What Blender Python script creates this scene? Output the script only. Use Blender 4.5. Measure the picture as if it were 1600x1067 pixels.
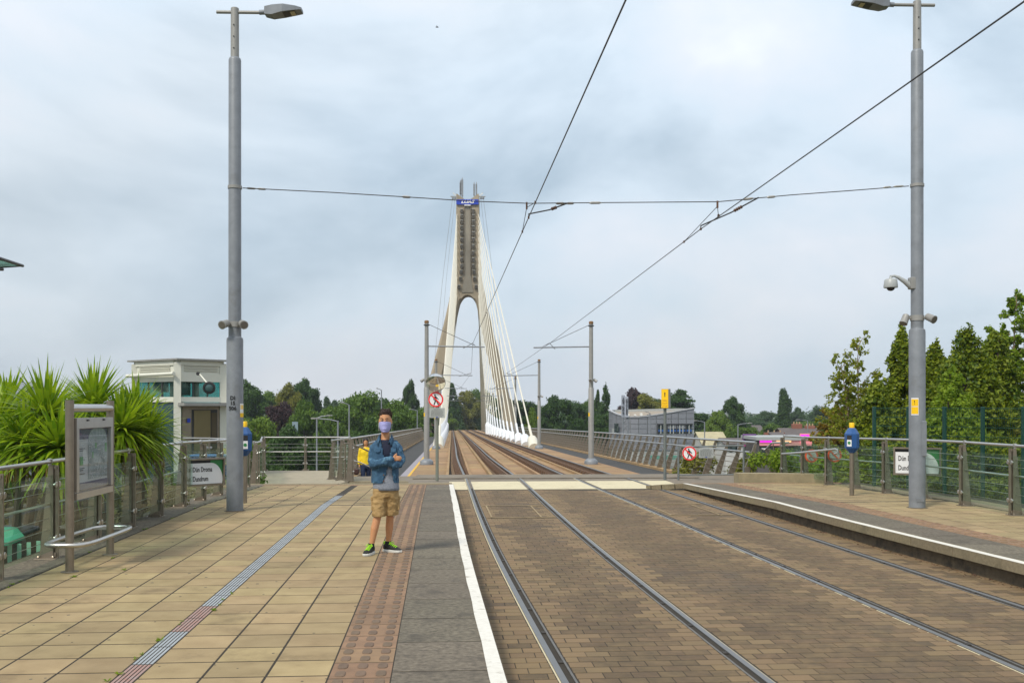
import bpy, bmesh, math, random
import numpy as np
from mathutils import Vector, Matrix
for o in list(bpy.data.objects): bpy.data.objects.remove(o, do_unlink=True)
random.seed(7); RNG = np.random.default_rng(7)
S = bpy.context.scene
COL = S.collection
R = math.radians
# ---------------------------------------------------------------- camera
CAMZ = 1.73; F = 1600.0; HZ = 634.0
cam_d = bpy.data.cameras.new('camera'); cam = bpy.data.objects.new('camera', cam_d); COL.objects.link(cam)
cam.location = (0, 0, CAMZ); cam.rotation_euler = (R(90), 0, 0)
cam_d.sensor_width = 36; cam_d.lens = 36; cam_d.shift_y = (HZ-533.5)/1600
cam_d.clip_start = 0.1; cam_d.clip_end = 9000
S.camera = cam
# ---------------------------------------------------------------- world: overcast sky
SUN_EL, SUN_AZ = 50, 215      # degrees; azimuth clockwise from +Y (behind the camera, to the left)
W = bpy.data.worlds.new('World'); S.world = W; W.use_nodes = True
wn = W.node_tree.nodes; wl = W.node_tree.links; wn.clear()
def wnode(t, **k):
    n = wn.new(t)
    for a, v in k.items(): setattr(n, a, v)
    return n
wo = wnode('ShaderNodeOutputWorld'); bg1 = wnode('ShaderNodeBackground'); bg2 = wnode('ShaderNodeBackground'); mixw = wnode('ShaderNodeMixShader')
sky = wnode('ShaderNodeTexSky', sky_type='NISHITA', sun_disc=False)
sky.sun_elevation = R(SUN_EL); sky.sun_rotation = R(SUN_AZ); sky.air_density = 1.2; sky.dust_density = 2.5
bg1.inputs['Strength'].default_value = 0.10
wl.new(sky.outputs['Color'], bg1.inputs['Color'])
tc = wnode('ShaderNodeTexCoord')
mp = wnode('ShaderNodeMapping'); mp.inputs['Scale'].default_value = (1.0, 1.0, 1.7); mp.inputs['Location'].default_value = (9.9, 2.5, 6.6)
wl.new(tc.outputs['Generated'], mp.inputs['Vector'])
nz = wnode('ShaderNodeTexNoise'); nz.inputs['Scale'].default_value = 2.1; nz.inputs['Detail'].default_value = 6; nz.inputs['Roughness'].default_value = 0.52; nz.inputs['Distortion'].default_value = 0.25
wl.new(mp.outputs['Vector'], nz.inputs['Vector'])
cr = wnode('ShaderNodeValToRGB')
cr.color_ramp.elements[0].position = 0.36; cr.color_ramp.elements[0].color = (0.47, 0.565, 0.645, 1)
cr.color_ramp.elements[1].position = 0.635; cr.color_ramp.elements[1].color = (0.93, 0.945, 0.97, 1)
e2 = cr.color_ramp.elements.new(0.575); e2.color = (0.815, 0.845, 0.89, 1)
e = cr.color_ramp.elements.new(0.48); e.color = (0.70, 0.785, 0.855, 1)
wl.new(nz.outputs['Fac'], cr.inputs['Fac']); 
sx_ = wnode('ShaderNodeSeparateXYZ'); wl.new(tc.outputs['Generated'], sx_.inputs[0])      # overcast skies are duller towards the horizon
mr_ = wnode('ShaderNodeMapRange'); mr_.inputs[1].default_value = 0.0; mr_.inputs[2].default_value = 0.36; mr_.inputs[3].default_value = 0.80; mr_.inputs[4].default_value = 1.0
wl.new(sx_.outputs['Z'], mr_.inputs[0]); vm_ = wnode('ShaderNodeVectorMath', operation='SCALE')

nz2 = wnode('ShaderNodeTexNoise'); nz2.inputs['Scale'].default_value = 1.3; nz2.inputs['Detail'].default_value = 3; wl.new(mp.outputs['Vector'], nz2.inputs['Vector'])
cr2 = wnode('ShaderNodeValToRGB'); cr2.color_ramp.elements[0].position = .38; cr2.color_ramp.elements[0].color = (.955, .99, 1.03, 1); cr2.color_ramp.elements[1].position = .62; cr2.color_ramp.elements[1].color = (1.03, .995, .975, 1)
wl.new(nz2.outputs['Fac'], cr2.inputs['Fac']); vt_ = wnode('ShaderNodeVectorMath', operation='MULTIPLY'); wl.new(cr.outputs['Color'], vt_.inputs[0]); wl.new(cr2.outputs['Color'], vt_.inputs[1])
wl.new(vt_.outputs[0], vm_.inputs[0]); wl.new(mr_.outputs[0], vm_.inputs['Scale']); wl.new(vm_.outputs[0], bg2.inputs['Color'])
bg2.inputs['Strength'].default_value = 1.0
mixw.inputs['Fac'].default_value = 0.9
wl.new(bg1.outputs[0], mixw.inputs[1]); wl.new(bg2.outputs[0], mixw.inputs[2]); wl.new(mixw.outputs[0], wo.inputs['Surface'])
# ---------------------------------------------------------------- sun behind cloud
sd = bpy.data.lights.new('sun', 'SUN'); sd.energy = 2.5; sd.angle = R(10); sd.color = (1.0, 0.93, 0.82)
sun = bpy.data.objects.new('sun', sd); COL.objects.link(sun)
dv = Vector((math.sin(R(SUN_AZ))*math.cos(R(SUN_EL)), math.cos(R(SUN_AZ))*math.cos(R(SUN_EL)), math.sin(R(SUN_EL))))
sun.rotation_euler = dv.to_track_quat('Z', 'Y').to_euler()
# ---------------------------------------------------------------- exposure
S.view_settings.view_transform = 'Standard'; S.view_settings.look = 'None'
S.view_settings.exposure = 0.30; S.view_settings.gamma = 1.0
S.render.resolution_x = 1024; S.render.resolution_y = 682
# ---------------------------------------------------------------- survey helpers
def at(px, py, d): return Vector(((px-800)/F*d, d, CAMZ-(py-HZ)/F*d))
TP = -0.0706                                        # heading of the platforms
def zp(v): return 0.0 if v < 18 else -0.022*(min(v, 25.5)-18)
def P(u, v, z=0.0): return Vector((TP*v+u, v-TP*u, z+zp(v)))
TB = -0.0588                                        # heading of the bridge
def zr(d): return -0.28-0.0168*max(0.0, d-27)
def B(L, d, h=0.0): return Vector((TB*d+L, d-TB*L, zr(d)-0.3+h))
def pchip(xs, ys):
    xs = np.array(xs, float); ys = np.array(ys, float)
    m = np.gradient(ys, xs)
    def f(x):
        i = int(np.clip(np.searchsorted(xs, x)-1, 0, len(xs)-2))
        h = xs[i+1]-xs[i]; t = (x-xs[i])/h
        if x < xs[0]: return float(ys[0]+(ys[1]-ys[0])/(xs[1]-xs[0])*(x-xs[0]))
        if x > xs[-1]: return float(ys[-1]+(ys[-1]-ys[-2])/(xs[-1]-xs[-2])*(x-xs[-1]))
        return float((2*t**3-3*t*t+1)*ys[i]+(t**3-2*t*t+t)*h*m[i]+(-2*t**3+3*t*t)*ys[i+1]+(t**3-t*t)*h*m[i+1])
    return f
# track centre lines: X as a function of depth
trackL = pchip([-20, 5, 7.5, 10.4, 14, 19, 25.3, 45, 65, 200], [3.9, 1.39, 1.13, .846, .52, .13, -.31, -1.656, -2.83, -10.77])
trackR = pchip([-20, 5, 7.8, 11, 15, 20, 26, 45, 65, 200], [7.2, 4.87, 4.62, 4.29, 3.87, 3.36, 2.72, 1.42, .25, -7.69])
edgeL = pchip([-20, 4, 6.42, 8.16, 10.96, 16, 22.5, 25], [1.2, .46, .422, .397, .362, .335, .326, .326])     # platform edge u(v)
edgeR = pchip([-20, 5, 9, 11.3, 14.7, 19.7, 22.7, 25], [7.6, 6.85, 6.6, 6.47, 6.25, 6.07, 6.0, 5.95])
# ---------------------------------------------------------------- materials
MATS = {}
def mat(name, col, rough=0.8, metal=0.0, var=0.0, nscale=6.0, namt=0.25, col2=None, bump=0.0, bscale=40.0, spec=0.5, stain=None, coat=0.0, big=0.0, bigscale=0.5):
    """procedural surface: base colour, noise towards col2, per-piece variation, stains, fine relief"""
    if name in MATS: return MATS[name]
    m = bpy.data.materials.new(name); m.use_nodes = True; MATS[name] = m
    N = m.node_tree.nodes; L = m.node_tree.links; b = N['Principled BSDF']
    b.inputs['Roughness'].default_value = rough; b.inputs['Metallic'].default_value = metal
    b.inputs['Specular IOR Level'].default_value = spec
    if coat: b.inputs['Coat Weight'].default_value = coat
    geo = N.new('ShaderNodeNewGeometry')
    def mixc(fac, a, c, mode='MIX'):
        x = N.new('ShaderNodeMix'); x.data_type = 'RGBA'; x.blend_type = mode
        if isinstance(fac, (int, float)): x.inputs[0].default_value = fac
        else: L.new(fac, x.inputs[0])
        for s, q in ((6, a), (7, c)):
            if isinstance(q, tuple): x.inputs[s].default_value = q if len(q) == 4 else (*q, 1)
            else: L.new(q, x.inputs[s])
        return x.outputs[2]
    def noise(scale, detail=5, rough_=.6):
        n = N.new('ShaderNodeTexNoise'); n.inputs['Scale'].default_value = scale; n.inputs['Detail'].default_value = detail; n.inputs['Roughness'].default_value = rough_
        L.new(geo.outputs['Position'], n.inputs['Vector']); return n.outputs['Fac']
    def rng(v, a, b_, c=0.0, d=1.0):
        r = N.new('ShaderNodeMapRange'); r.inputs[1].default_value = a; r.inputs[2].default_value = b_; r.inputs[3].default_value = c; r.inputs[4].default_value = d
        L.new(v, r.inputs[0]); return r.outputs[0]
    cur = (*col, 1)
    c2 = col2 or tuple(c*0.55 for c in col)
    if namt > 0: cur = mixc(rng(noise(nscale), .3, .75, 0, namt*2), cur, (*c2, 1))
    if big > 0: cur = mixc(rng(noise(bigscale, 4, .65), .42, .68, 0, big), cur, (*[c*.42 for c in col], 1))
    if stain: # (colour, scale, threshold, amount)
        cur = mixc(rng(noise(stain[1], 6, .7), stain[2], stain[2]+.12, 0, stain[3]), cur, (*stain[0], 1))
    if var > 0:
        oi = N.new('ShaderNodeObjectInfo'); a = N.new('ShaderNodeMath'); a.operation = 'ADD'; fr = N.new('ShaderNodeMath'); fr.operation = 'FRACT'
        L.new(oi.outputs['Random'], a.inputs[0]); L.new(geo.outputs['Random Per Island'], a.inputs[1]); L.new(a.outputs[0], fr.inputs[0])
        hs = N.new('ShaderNodeHueSaturation')
        L.new(rng(fr.outputs[0], 0, 1, 1-var, 1+var), hs.inputs['Value'])
        f2 = N.new('ShaderNodeMath'); f2.operation = 'MULTIPLY'; f2.inputs[1].default_value = 7.31; L.new(fr.outputs[0], f2.inputs[0])
        f3 = N.new('ShaderNodeMath'); f3.operation = 'FRACT'; L.new(f2.outputs[0], f3.inputs[0])
        L.new(rng(f3.outputs[0], 0, 1, .5-var*.06, .5+var*.06), hs.inputs['Hue'])
        if isinstance(cur, tuple): hs.inputs['Color'].default_value = cur
        else: L.new(cur, hs.inputs['Color'])
        cur = hs.outputs[0]
    if isinstance(cur, tuple): b.inputs['Base Color'].default_value = cur
    else: L.new(cur, b.inputs['Base Color'])
    if bump > 0:
        bp = N.new('ShaderNodeBump'); bp.inputs['Strength'].default_value = bump; bp.inputs['Distance'].default_value = .01
        L.new(noise(bscale, 4, .7), bp.inputs['Height']); L.new(bp.outputs[0], b.inputs['Normal'])
    return m
def leafmat(name, col, col2, trans=0.35, rough=.55):
    if name in MATS: return MATS[name]
    m = bpy.data.materials.new(name); m.use_nodes = True; MATS[name] = m
    N = m.node_tree.nodes; L = m.node_tree.links; b = N['Principled BSDF']; out = N['Material Output']
    geo = N.new('ShaderNodeNewGeometry'); n = N.new('ShaderNodeTexNoise'); n.inputs['Scale'].default_value = .55; n.inputs['Detail'].default_value = 4
    L.new(geo.outputs['Position'], n.inputs['Vector'])
    a = N.new('ShaderNodeMath'); a.operation = 'ADD'; L.new(geo.outputs['Random Per Island'], a.inputs[0]); L.new(n.outputs['Fac'], a.inputs[1])
    r = N.new('ShaderNodeMapRange'); r.inputs[1].default_value = .35; r.inputs[2].default_value = 1.6; L.new(a.outputs[0], r.inputs[0])
    x = N.new('ShaderNodeMix'); x.data_type = 'RGBA'; x.inputs[6].default_value = (*col, 1); x.inputs[7].default_value = (*col2, 1); L.new(r.outputs[0], x.inputs[0])
    L.new(x.outputs[2], b.inputs['Base Color']); b.inputs['Roughness'].default_value = rough; b.inputs['Specular IOR Level'].default_value = .3
    t = N.new('ShaderNodeBsdfTranslucent'); L.new(x.outputs[2], t.inputs['Color'])
    mx = N.new('ShaderNodeMixShader'); mx.inputs[0].default_value = trans
    L.new(b.outputs[0], mx.inputs[1]); L.new(t.outputs[0], mx.inputs[2]); L.new(mx.outputs[0], out.inputs['Surface'])
    return m
def glassmat(name, tint, rough=0.0, opac=0.12, refl=(.9, .95, .95)):
    """thin architectural glass: mostly see-through, tinted, with fresnel reflection and a film of dirt"""
    if name in MATS: return MATS[name]
    m = bpy.data.materials.new(name); m.use_nodes = True; MATS[name] = m
    N = m.node_tree.nodes; L = m.node_tree.links; N.remove(N['Principled BSDF']); out = N['Material Output']
    tr = N.new('ShaderNodeBsdfTransparent'); tr.inputs['Color'].default_value = (*tint, 1)
    gl = N.new('ShaderNodeBsdfGlossy'); gl.inputs['Roughness'].default_value = rough; gl.inputs['Color'].default_value = (*refl, 1)
    df = N.new('ShaderNodeBsdfDiffuse'); df.inputs['Color'].default_value = (.30, .36, .30, 1)
    geo = N.new('ShaderNodeNewGeometry'); n = N.new('ShaderNodeTexNoise'); n.inputs['Scale'].default_value = 2.5; n.inputs['Detail'].default_value = 6
    L.new(geo.outputs['Position'], n.inputs['Vector'])
    r = N.new('ShaderNodeMapRange'); r.inputs[1].default_value = .4; r.inputs[2].default_value = .75; r.inputs[3].default_value = opac*.3; r.inputs[4].default_value = opac*1.6; L.new(n.outputs['Fac'], r.inputs[0])
    m1 = N.new('ShaderNodeMixShader'); L.new(r.outputs[0], m1.inputs[0]); L.new(tr.outputs[0], m1.inputs[1]); L.new(df.outputs[0], m1.inputs[2])
    fr = N.new('ShaderNodeFresnel'); fr.inputs['IOR'].default_value = 1.36
    m2 = N.new('ShaderNodeMixShader'); fk = N.new('ShaderNodeMath'); fk.operation = 'SUBTRACT'; fk.use_clamp = True; L.new(fr.outputs[0], fk.inputs[0]); L.new(geo.outputs['Backfacing'], fk.inputs[1]); L.new(fk.outputs[0], m2.inputs[0]); L.new(m1.outputs[0], m2.inputs[1]); L.new(gl.outputs[0], m2.inputs[2])
    L.new(m2.outputs[0], out.inputs['Surface'])
    return m
def emimat(name, col, strength):
    if name in MATS: return MATS[name]
    m = mat(name, col, .5, namt=0); b = m.node_tree.nodes['Principled BSDF']
    b.inputs['Emission Color'].default_value = (*col, 1); b.inputs['Emission Strength'].default_value = strength
    return m
# palette
M = dict(
 slab = mat('sandstone paving', (.365, .275, .142), .85, var=.11, nscale=3.2, namt=.4, col2=(.225, .158, .072), bump=.25, bscale=70, stain=((.17, .125, .065), 1.6, .56, .5), big=.32, bigscale=.5),
 tactile = mat('red-brown tactile paving', (.285, .175, .098), .85, var=.10, nscale=7, namt=.4, col2=(.165, .105, .062), bump=.3, bscale=90, big=.3, bigscale=.6),
 edge = mat('speckled grey edge slab', (.205, .175, .125), .85, var=.12, nscale=22, namt=.6, col2=(.075, .062, .045), bump=.6, bscale=90, stain=((.060, .050, .038), 3.2, .53, .65), big=.35, bigscale=.7),
 white_line = mat('worn white line paint', (.70, .68, .62), .7, nscale=18, namt=.2, col2=(.45, .41, .33), stain=((.25, .21, .15), 5, .57, .8)),
 yellow_line = mat('worn yellow line paint', (.72, .42, .02), .7, nscale=25, namt=.2, stain=((.3, .2, .08), 9, .6, .7)),
 sett = mat('brown stone setts', (.185, .122, .058), .8, var=.09, nscale=9, namt=.5, col2=(.085, .058, .030), bump=.6, bscale=60, stain=((.075, .056, .038), .45, .53, .7), big=.6, bigscale=1.1),
 mortar = mat('dark sand joint', (.034, .026, .016), .95, nscale=10, namt=.4),
 kerbstone = mat('weathered granite kerb', (.25, .205, .125), .85, var=.08, nscale=25, namt=.35, bump=.4, bscale=80, stain=((.10, .085, .05), 2, .55, .6)),
 kerbwall = mat('dirty concrete kerb wall', (.15, .115, .07), .9, nscale=6, namt=.5, col2=(.05, .04, .03), bump=.4, stain=((.03, .026, .02), 2.2, .52, .8)),
 cream = mat('cream crossing concrete', (.62, .55, .37), .85, nscale=12, namt=.2, stain=((.34, .28, .17), 1.7, .55, .5), bump=.2),
 concrete = mat('grey concrete', (.22, .185, .14), .9, nscale=5, namt=.35, bump=.3, stain=((.1, .085, .065), 1.2, .55, .5)),
 deckpanel = mat('tan concrete deck panel', (.37, .235, .11), .9, var=.12, nscale=3, namt=.35, col2=(.2, .13, .075), bump=.3, stain=((.42, .19, .045), .9, .58, .6), big=.4, bigscale=.25),
 asphalt = mat('dark asphalt', (.052, .052, .05), .9, nscale=30, namt=.3, bump=.5, bscale=120, big=.2),
 lilac = mat('pale kerb strip', (.30, .28, .31), .85, nscale=10, namt=.2),
 railsteel = mat('polished rail steel', (.235, .232, .228), .45, metal=.75, nscale=5, namt=.15),
 raillip = mat('dull rail steel', (.20, .185, .165), .5, metal=.6, nscale=20, namt=.4),
 rust = mat('rusty steel', (.165, .092, .048), .85, nscale=12, namt=.4, col2=(.055, .028, .018)),
 groove = mat('oily groove', (.035, .028, .02), .7, nscale=10, namt=.3),
 galv = mat('grey painted steel', (.235, .255, .28), .5, metal=.15, nscale=5, namt=.3, stain=((.15, .155, .16), 2.3, .55, .6)),
 galvd = mat('weathered galvanised steel', (.33, .325, .305), .5, metal=.3, nscale=6, namt=.2),
 stain_l = mat('brushed stainless steel', (.58, .56, .53), .3, metal=.95, nscale=8, namt=.12),
 stain_w = mat('weathered stainless steel', (.30, .255, .20), .42, metal=.75, nscale=10, namt=.3, col2=(.2, .165, .12)),
 black = mat('black plastic', (.02, .02, .021), .5, namt=0),
 dark = mat('dark metal', (.05, .05, .052), .5, metal=.4, namt=0),
 sett_pale = mat('sandy worn setts', (.198, .132, .064), .85, var=.09, nscale=9, namt=.4, col2=(.165, .115, .062), bump=.5, bscale=60),
 liftcream = mat('cream painted steel', (.66, .66, .57), .45, nscale=3, namt=.08),
 white = mat('white painted metal', (.72, .72, .68), .45, nscale=3, namt=.06),
 cablew = mat('ivory cable sheath', (.70, .66, .54), .45, nscale=.6, namt=.10),
 capw = mat('white anchor cover', (.74, .76, .78), .5, nscale=1, namt=.08),
 pylon = mat('pylon concrete', (.40, .335, .24), .85, nscale=.35, namt=.3, col2=(.24, .195, .135), bump=.2, stain=((.19, .16, .115), .25, .55, .6)),
 pylong = mat('pylon centre panel concrete', (.30, .27, .215), .85, nscale=.5, namt=.3),
 blue = mat('sign blue', (.005, .04, .42), .4, namt=0),
 signw = mat('sign white', (.75, .76, .77), .45, namt=0),
 signr = mat('sign red', (.75, .02, .02), .45, namt=0),
 signk = mat('sign black', (.012, .012, .013), .5, namt=0),
 signg = mat('sign grey', (.36, .38, .37), .5, nscale=8, namt=.08),
 yellow = mat('sign yellow', (.85, .52, .0), .45, namt=0),
 green = mat('sign green', (.03, .22, .06), .5, namt=0),
 vblue = mat('validator blue', (.018, .085, .26), .4, namt=.05),
 glass = glassmat('balustrade glass', (.88, .955, .905), opac=.055),
 glassd = glassmat('lift glass', (.52, .80, .78), opac=.22),
 glassw = glassmat('window glass', (.18, .27, .32), opac=.2),
 bark = mat('bark', (.10, .075, .05), .9, nscale=8, namt=.4, bump=.5),
 birchbark = mat('pale bark', (.32, .22, .15), .85, nscale=6, namt=.4),
 grass = mat('grassy ground', (.06, .085, .022), .95, nscale=.6, namt=.5, col2=(.10, .085, .04), bump=.6, bscale=8),
 soil = mat('brown planting bed', (.115, .085, .045), .95, nscale=4, namt=.5, col2=(.07, .09, .03), bump=.7, bscale=20),
 fencegreen = mat('green mesh fence', (.004, .048, .034), .5, namt=0),
)
# ---------------------------------------------------------------- mesh builder
class MB:
    def __init__(s): s.v = []; s.f = []
    def add(s, vs, fs):
        n = len(s.v); s.v += [tuple(x) for x in vs]; s.f += [tuple(n+i for i in q) for q in fs]; return s
    def box(s, c, size, rot=None, bev=0.0):
        x, y, z = [q/2 for q in size]; c = Vector(c)
        if bev <= 0:
            vs = [Vector((i*x, j*y, k*z)) for k in (-1, 1) for j in (-1, 1) for i in (-1, 1)]
            fs = [(0, 2, 3, 1), (4, 5, 7, 6), (0, 1, 5, 4), (2, 6, 7, 3), (0, 4, 6, 2), (1, 3, 7, 5)]
        else:
            b = min(bev, x*.9, y*.9, z*.9); vs = []; fs = []
            ring = lambda a, q, h: [Vector((i, j, h)) for i, j in ((-a+b*0, -q), (a, -q), (a, q), (-a, q))]
            prof = [(x-b, y-b, -z), (x, y, -z+b), (x, y, z-b), (x-b, y-b, z)]
            for a, q, h in prof: vs += ring(a, q, h)
            for r in range(3):
                for i in range(4): fs.append((r*4+i, r*4+(i+1) % 4, (r+1)*4+(i+1) % 4, (r+1)*4+i))
            fs += [(3, 2, 1, 0), (12, 13, 14, 15)]
        if rot is not None:
            m = rot if isinstance(rot, Matrix) else Matrix.Rotation(rot, 3, 'Z')
            vs = [m @ q for q in vs]
        return s.add([c+q for q in vs], fs)
    def bar(s, a, b, w, h, up=(0, 0, 1)):
        a = Vector(a); b = Vector(b); d = (b-a); l = d.length; d.normalize(); u = Vector(up)
        r = d.cross(u)
        if r.length < 1e-4: r = d.cross(Vector((1, 0, 0)))
        r.normalize(); u = r.cross(d)
        vs = [p+r*i*w/2+u*j*h/2 for p in (a, b) for i, j in ((-1, -1), (1, -1), (1, 1), (-1, 1))]
        return s.add(vs, [(0, 1, 2, 3), (7, 6, 5, 4), (0, 4, 5, 1), (1, 5, 6, 2), (2, 6, 7, 3), (3, 7, 4, 0)])
    def tube(s, pts, r, n=8, caps=True):
        pts = [Vector(p) for p in pts]; k = len(pts); rs = r if isinstance(r, (list, tuple)) else [r]*k
        vs = []; fs = []; ref = None
        for i, p in enumerate(pts):
            t = (pts[min(i+1, k-1)]-pts[max(i-1, 0)]).normalized()
            if ref is None:
                ref = t.cross(Vector((0, 0, 1)))
                if ref.length < .05: ref = t.cross(Vector((1, 0, 0)))
            ref = (ref-t*ref.dot(t)).normalized(); bi = t.cross(ref)
            for j in range(n):
                a = 2*math.pi*j/n; vs.append(p+(ref*math.cos(a)+bi*math.sin(a))*rs[i])
        for i in range(k-1):
            for j in range(n): fs.append((i*n+j, i*n+(j+1) % n, (i+1)*n+(j+1) % n, (i+1)*n+j))
        if caps: fs += [tuple(range(n-1, -1, -1)), tuple(range((k-1)*n, k*n))]
        return s.add(vs, fs)
    def lathe(s, c, prof, n=16, axis=None, caps=True):
        """prof: (radius, height) pairs"""
        c = Vector(c); m = Matrix.Identity(3) if axis is None else Vector(axis).to_track_quat('Z', 'Y').to_matrix()
        vs = []; fs = []
        for r, h in prof:
            for j in range(n):
                a = 2*math.pi*j/n; vs.append(c+m @ Vector((r*math.cos(a), r*math.sin(a), h)))
        for i in range(len(prof)-1):
            for j in range(n): fs.append((i*n+j, i*n+(j+1) % n, (i+1)*n+(j+1) % n, (i+1)*n+j))
        if caps: fs += [tuple(range(n-1, -1, -1)), tuple(range((len(prof)-1)*n, len(prof)*n))]
        return s.add(vs, fs)
    def prism(s, poly, ext):
        """poly: 3-D points of a planar outline; ext: extrusion vector"""
        k = len(poly); e = Vector(ext); vs = [Vector(p) for p in poly]; vs += [p+e for p in vs]
        fs = [tuple(range(k-1, -1, -1)), tuple(range(k, 2*k))]+[(i, (i+1) % k, k+(i+1) % k, k+i) for i in range(k)]
        return s.add(vs, fs)
    def strip(s, left, right, thick=0.0):
        """ribbon between two polylines, with thickness downwards"""
        k = len(left); vs = [Vector(p) for p in left]+[Vector(p) for p in right]; fs = [(i, k+i, k+i+1, i+1) for i in range(k-1)]
        if thick:
            d = Vector((0, 0, -thick)); vs += [p+d for p in vs]; o = 2*k
            fs += [(o+i+1, o+k+i+1, o+k+i, o+i) for i in range(k-1)]
            fs += [(i+1, o+i+1, o+i, i) for i in range(k-1)]+[(k+i, o+k+i, o+k+i+1, k+i+1) for i in range(k-1)]
            fs += [(0, o, o+k, k), (k-1, 2*k-1, o+2*k-1, o+k-1)]
        return s.add(vs, fs)
    def loft(s, rings, caps=True):
        n = len(rings[0]); vs = [q for r in rings for q in r]; fs = []
        for i in range(len(rings)-1):
            for j in range(n): fs.append((i*n+j, i*n+(j+1) % n, (i+1)*n+(j+1) % n, (i+1)*n+j))
        if caps: fs += [tuple(range(n-1, -1, -1)), tuple(range((len(rings)-1)*n, len(rings)*n))]
        return s.add(vs, fs)
    def sphere(s, c, r, n=14, m=8):
        r = r if isinstance(r, (tuple, list)) else (r, r, r); rings = []
        for i in range(m+1):
            a = -math.pi/2+math.pi*i/m; q = max(math.cos(a), .02)
            rings.append([Vector((c[0]+r[0]*q*math.cos(2*math.pi*j/n), c[1]+r[1]*q*math.sin(2*math.pi*j/n), c[2]+r[2]*math.sin(a))) for j in range(n)])
        return s.loft(rings)
    def mesh(s, name, origin=(0, 0, 0), smooth=False):
        me = bpy.data.meshes.new(name); o = Vector(origin)
        me.from_pydata([tuple(Vector(v)-o) for v in s.v], [], s.f); me.validate()
        if smooth:
            me.polygons.foreach_set('use_smooth', [True]*len(me.polygons))
            try: me.set_sharp_from_angle(angle=R(40))
            except Exception: pass
        me.update(); return me
    def build(s, name, m, parent=None, smooth=False, origin=None):
        if parent is not None: org = wloc(parent)
        elif origin is not None: org = Vector(origin)
        else: org = Vector((0, 0, 0))
        me = s.mesh(name, org, smooth); me.materials.append(m)
        o = bpy.data.objects.new(name, me); COL.objects.link(o)
        if parent is not None: o.parent = parent
        else: o.location = org
        return o
def wloc(o):
    v = Vector((0, 0, 0))
    while o is not None: v = v+o.location; o = o.parent
    return v
def tag(o, label=None, cat=None, group=None, kind=None):
    if label: o['label'] = label
    if cat: o['category'] = cat
    if group: o['group'] = group
    if kind: o['kind'] = kind
    return o
def thing(name, loc, label, cat, group=None):
    o = bpy.data.objects.new(name, None); COL.objects.link(o); o.location = loc; o.empty_display_size = .2
    return tag(o, label, cat, group)
def inst(name, me, parent, loc, rotz=0.0, scale=None, rot=None):
    """another object that shares mesh data; loc in the parent's frame"""
    o = bpy.data.objects.new(name, me); COL.objects.link(o); o.parent = parent
    o.location = loc; o.rotation_euler = rot if rot else (0, 0, rotz)
    if scale: o.scale = scale
    return o
def copy_tree(o, parent=None):
    c = o.copy(); COL.objects.link(c); c.parent = parent
    for ch in list(o.children): copy_tree(ch, c)
    return c
def eval_mesh(o):
    dg = bpy.context.evaluated_depsgraph_get(); dg.update()
    return bpy.data.meshes.new_from_object(o.evaluated_get(dg))
def remeshed(mb, voxel, smooth_it=6, name='m'):
    me = mb.mesh(name); o = bpy.data.objects.new('tmp', me); COL.objects.link(o)
    r = o.modifiers.new('r', 'REMESH'); r.mode = 'VOXEL'; r.voxel_size = voxel
    sm = o.modifiers.new('s', 'SMOOTH'); sm.iterations = smooth_it; sm.factor = .5
    n = eval_mesh(o); bpy.data.objects.remove(o, do_unlink=True)
    n.polygons.foreach_set('use_smooth', [True]*len(n.polygons)); n.materials.clear()
    return n
def text(name, body, size, m, parent, loc, rot=(R(90), 0, 0), align='CENTER', extrude=.002, xs=1.0, shear=0.0, bold=0.0, spacing=1.0):
    c = bpy.data.curves.new('t', 'FONT'); c.body = body; c.size = size; c.align_x = align; c.align_y = 'CENTER'; c.extrude = extrude; c.resolution_u = 2; c.shear = shear; c.offset = bold; c.space_line = spacing
    o = bpy.data.objects.new('t', c); COL.objects.link(o); me = eval_mesh(o); bpy.data.objects.remove(o, do_unlink=True)
    me.materials.clear(); me.materials.append(m); me.name = name
    q = bpy.data.objects.new(name, me); COL.objects.link(q); q.parent = parent; q.location = Vector(loc)-wloc(parent); q.rotation_euler = rot; q.scale = (xs, 1, 1)
    return q
def disc(c, r0, r1, n, ax, depth):
    """ring or disc facing along ax"""
    mb = MB(); mb.lathe(c, [(r0, 0), (r1, 0), (r1, depth), (r0, depth), (r0, 0)] if r0 > 0 else [(r1, 0), (r1, depth)], n, ax, caps=(r0 <= 0)); return mb
# ================================================================ ground
def ground_z(x, y):
    # railway embankment under the stop, the land drops away beyond the abutment
    t = min(max((y-24)/26, 0), 1); t = t*t*(3-2*t)
    side = 1.0
    if x < -5.5: side = 1.35
    base = -1.25*side*(1-t)-8.2*t
    return base+(0 if y < 60 else .6*math.sin(x*.013)*math.sin(y*.009+1))+0.0
xs = sorted(set([-1400, -900, -500, -320, 320, 500, 900, 1400]+list(range(-220, 221, 12))+list(range(-30, 31, 3))))
ys = sorted(set([-200, -120, -60, -30]+list(range(-12, 70, 4))+list(range(70, 300, 15))+[320, 420, 600, 900, 1300]))
mb = MB(); mb.v = [(x, y, ground_z(x, y)) for y in ys for x in xs]; nx = len(xs)
mb.f = [(j*nx+i, j*nx+i+1, (j+1)*nx+i+1, (j+1)*nx+i) for j in range(len(ys)-1) for i in range(nx-1)]
tag(mb.build('ground', M['grass'], smooth=True), kind='structure')
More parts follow.
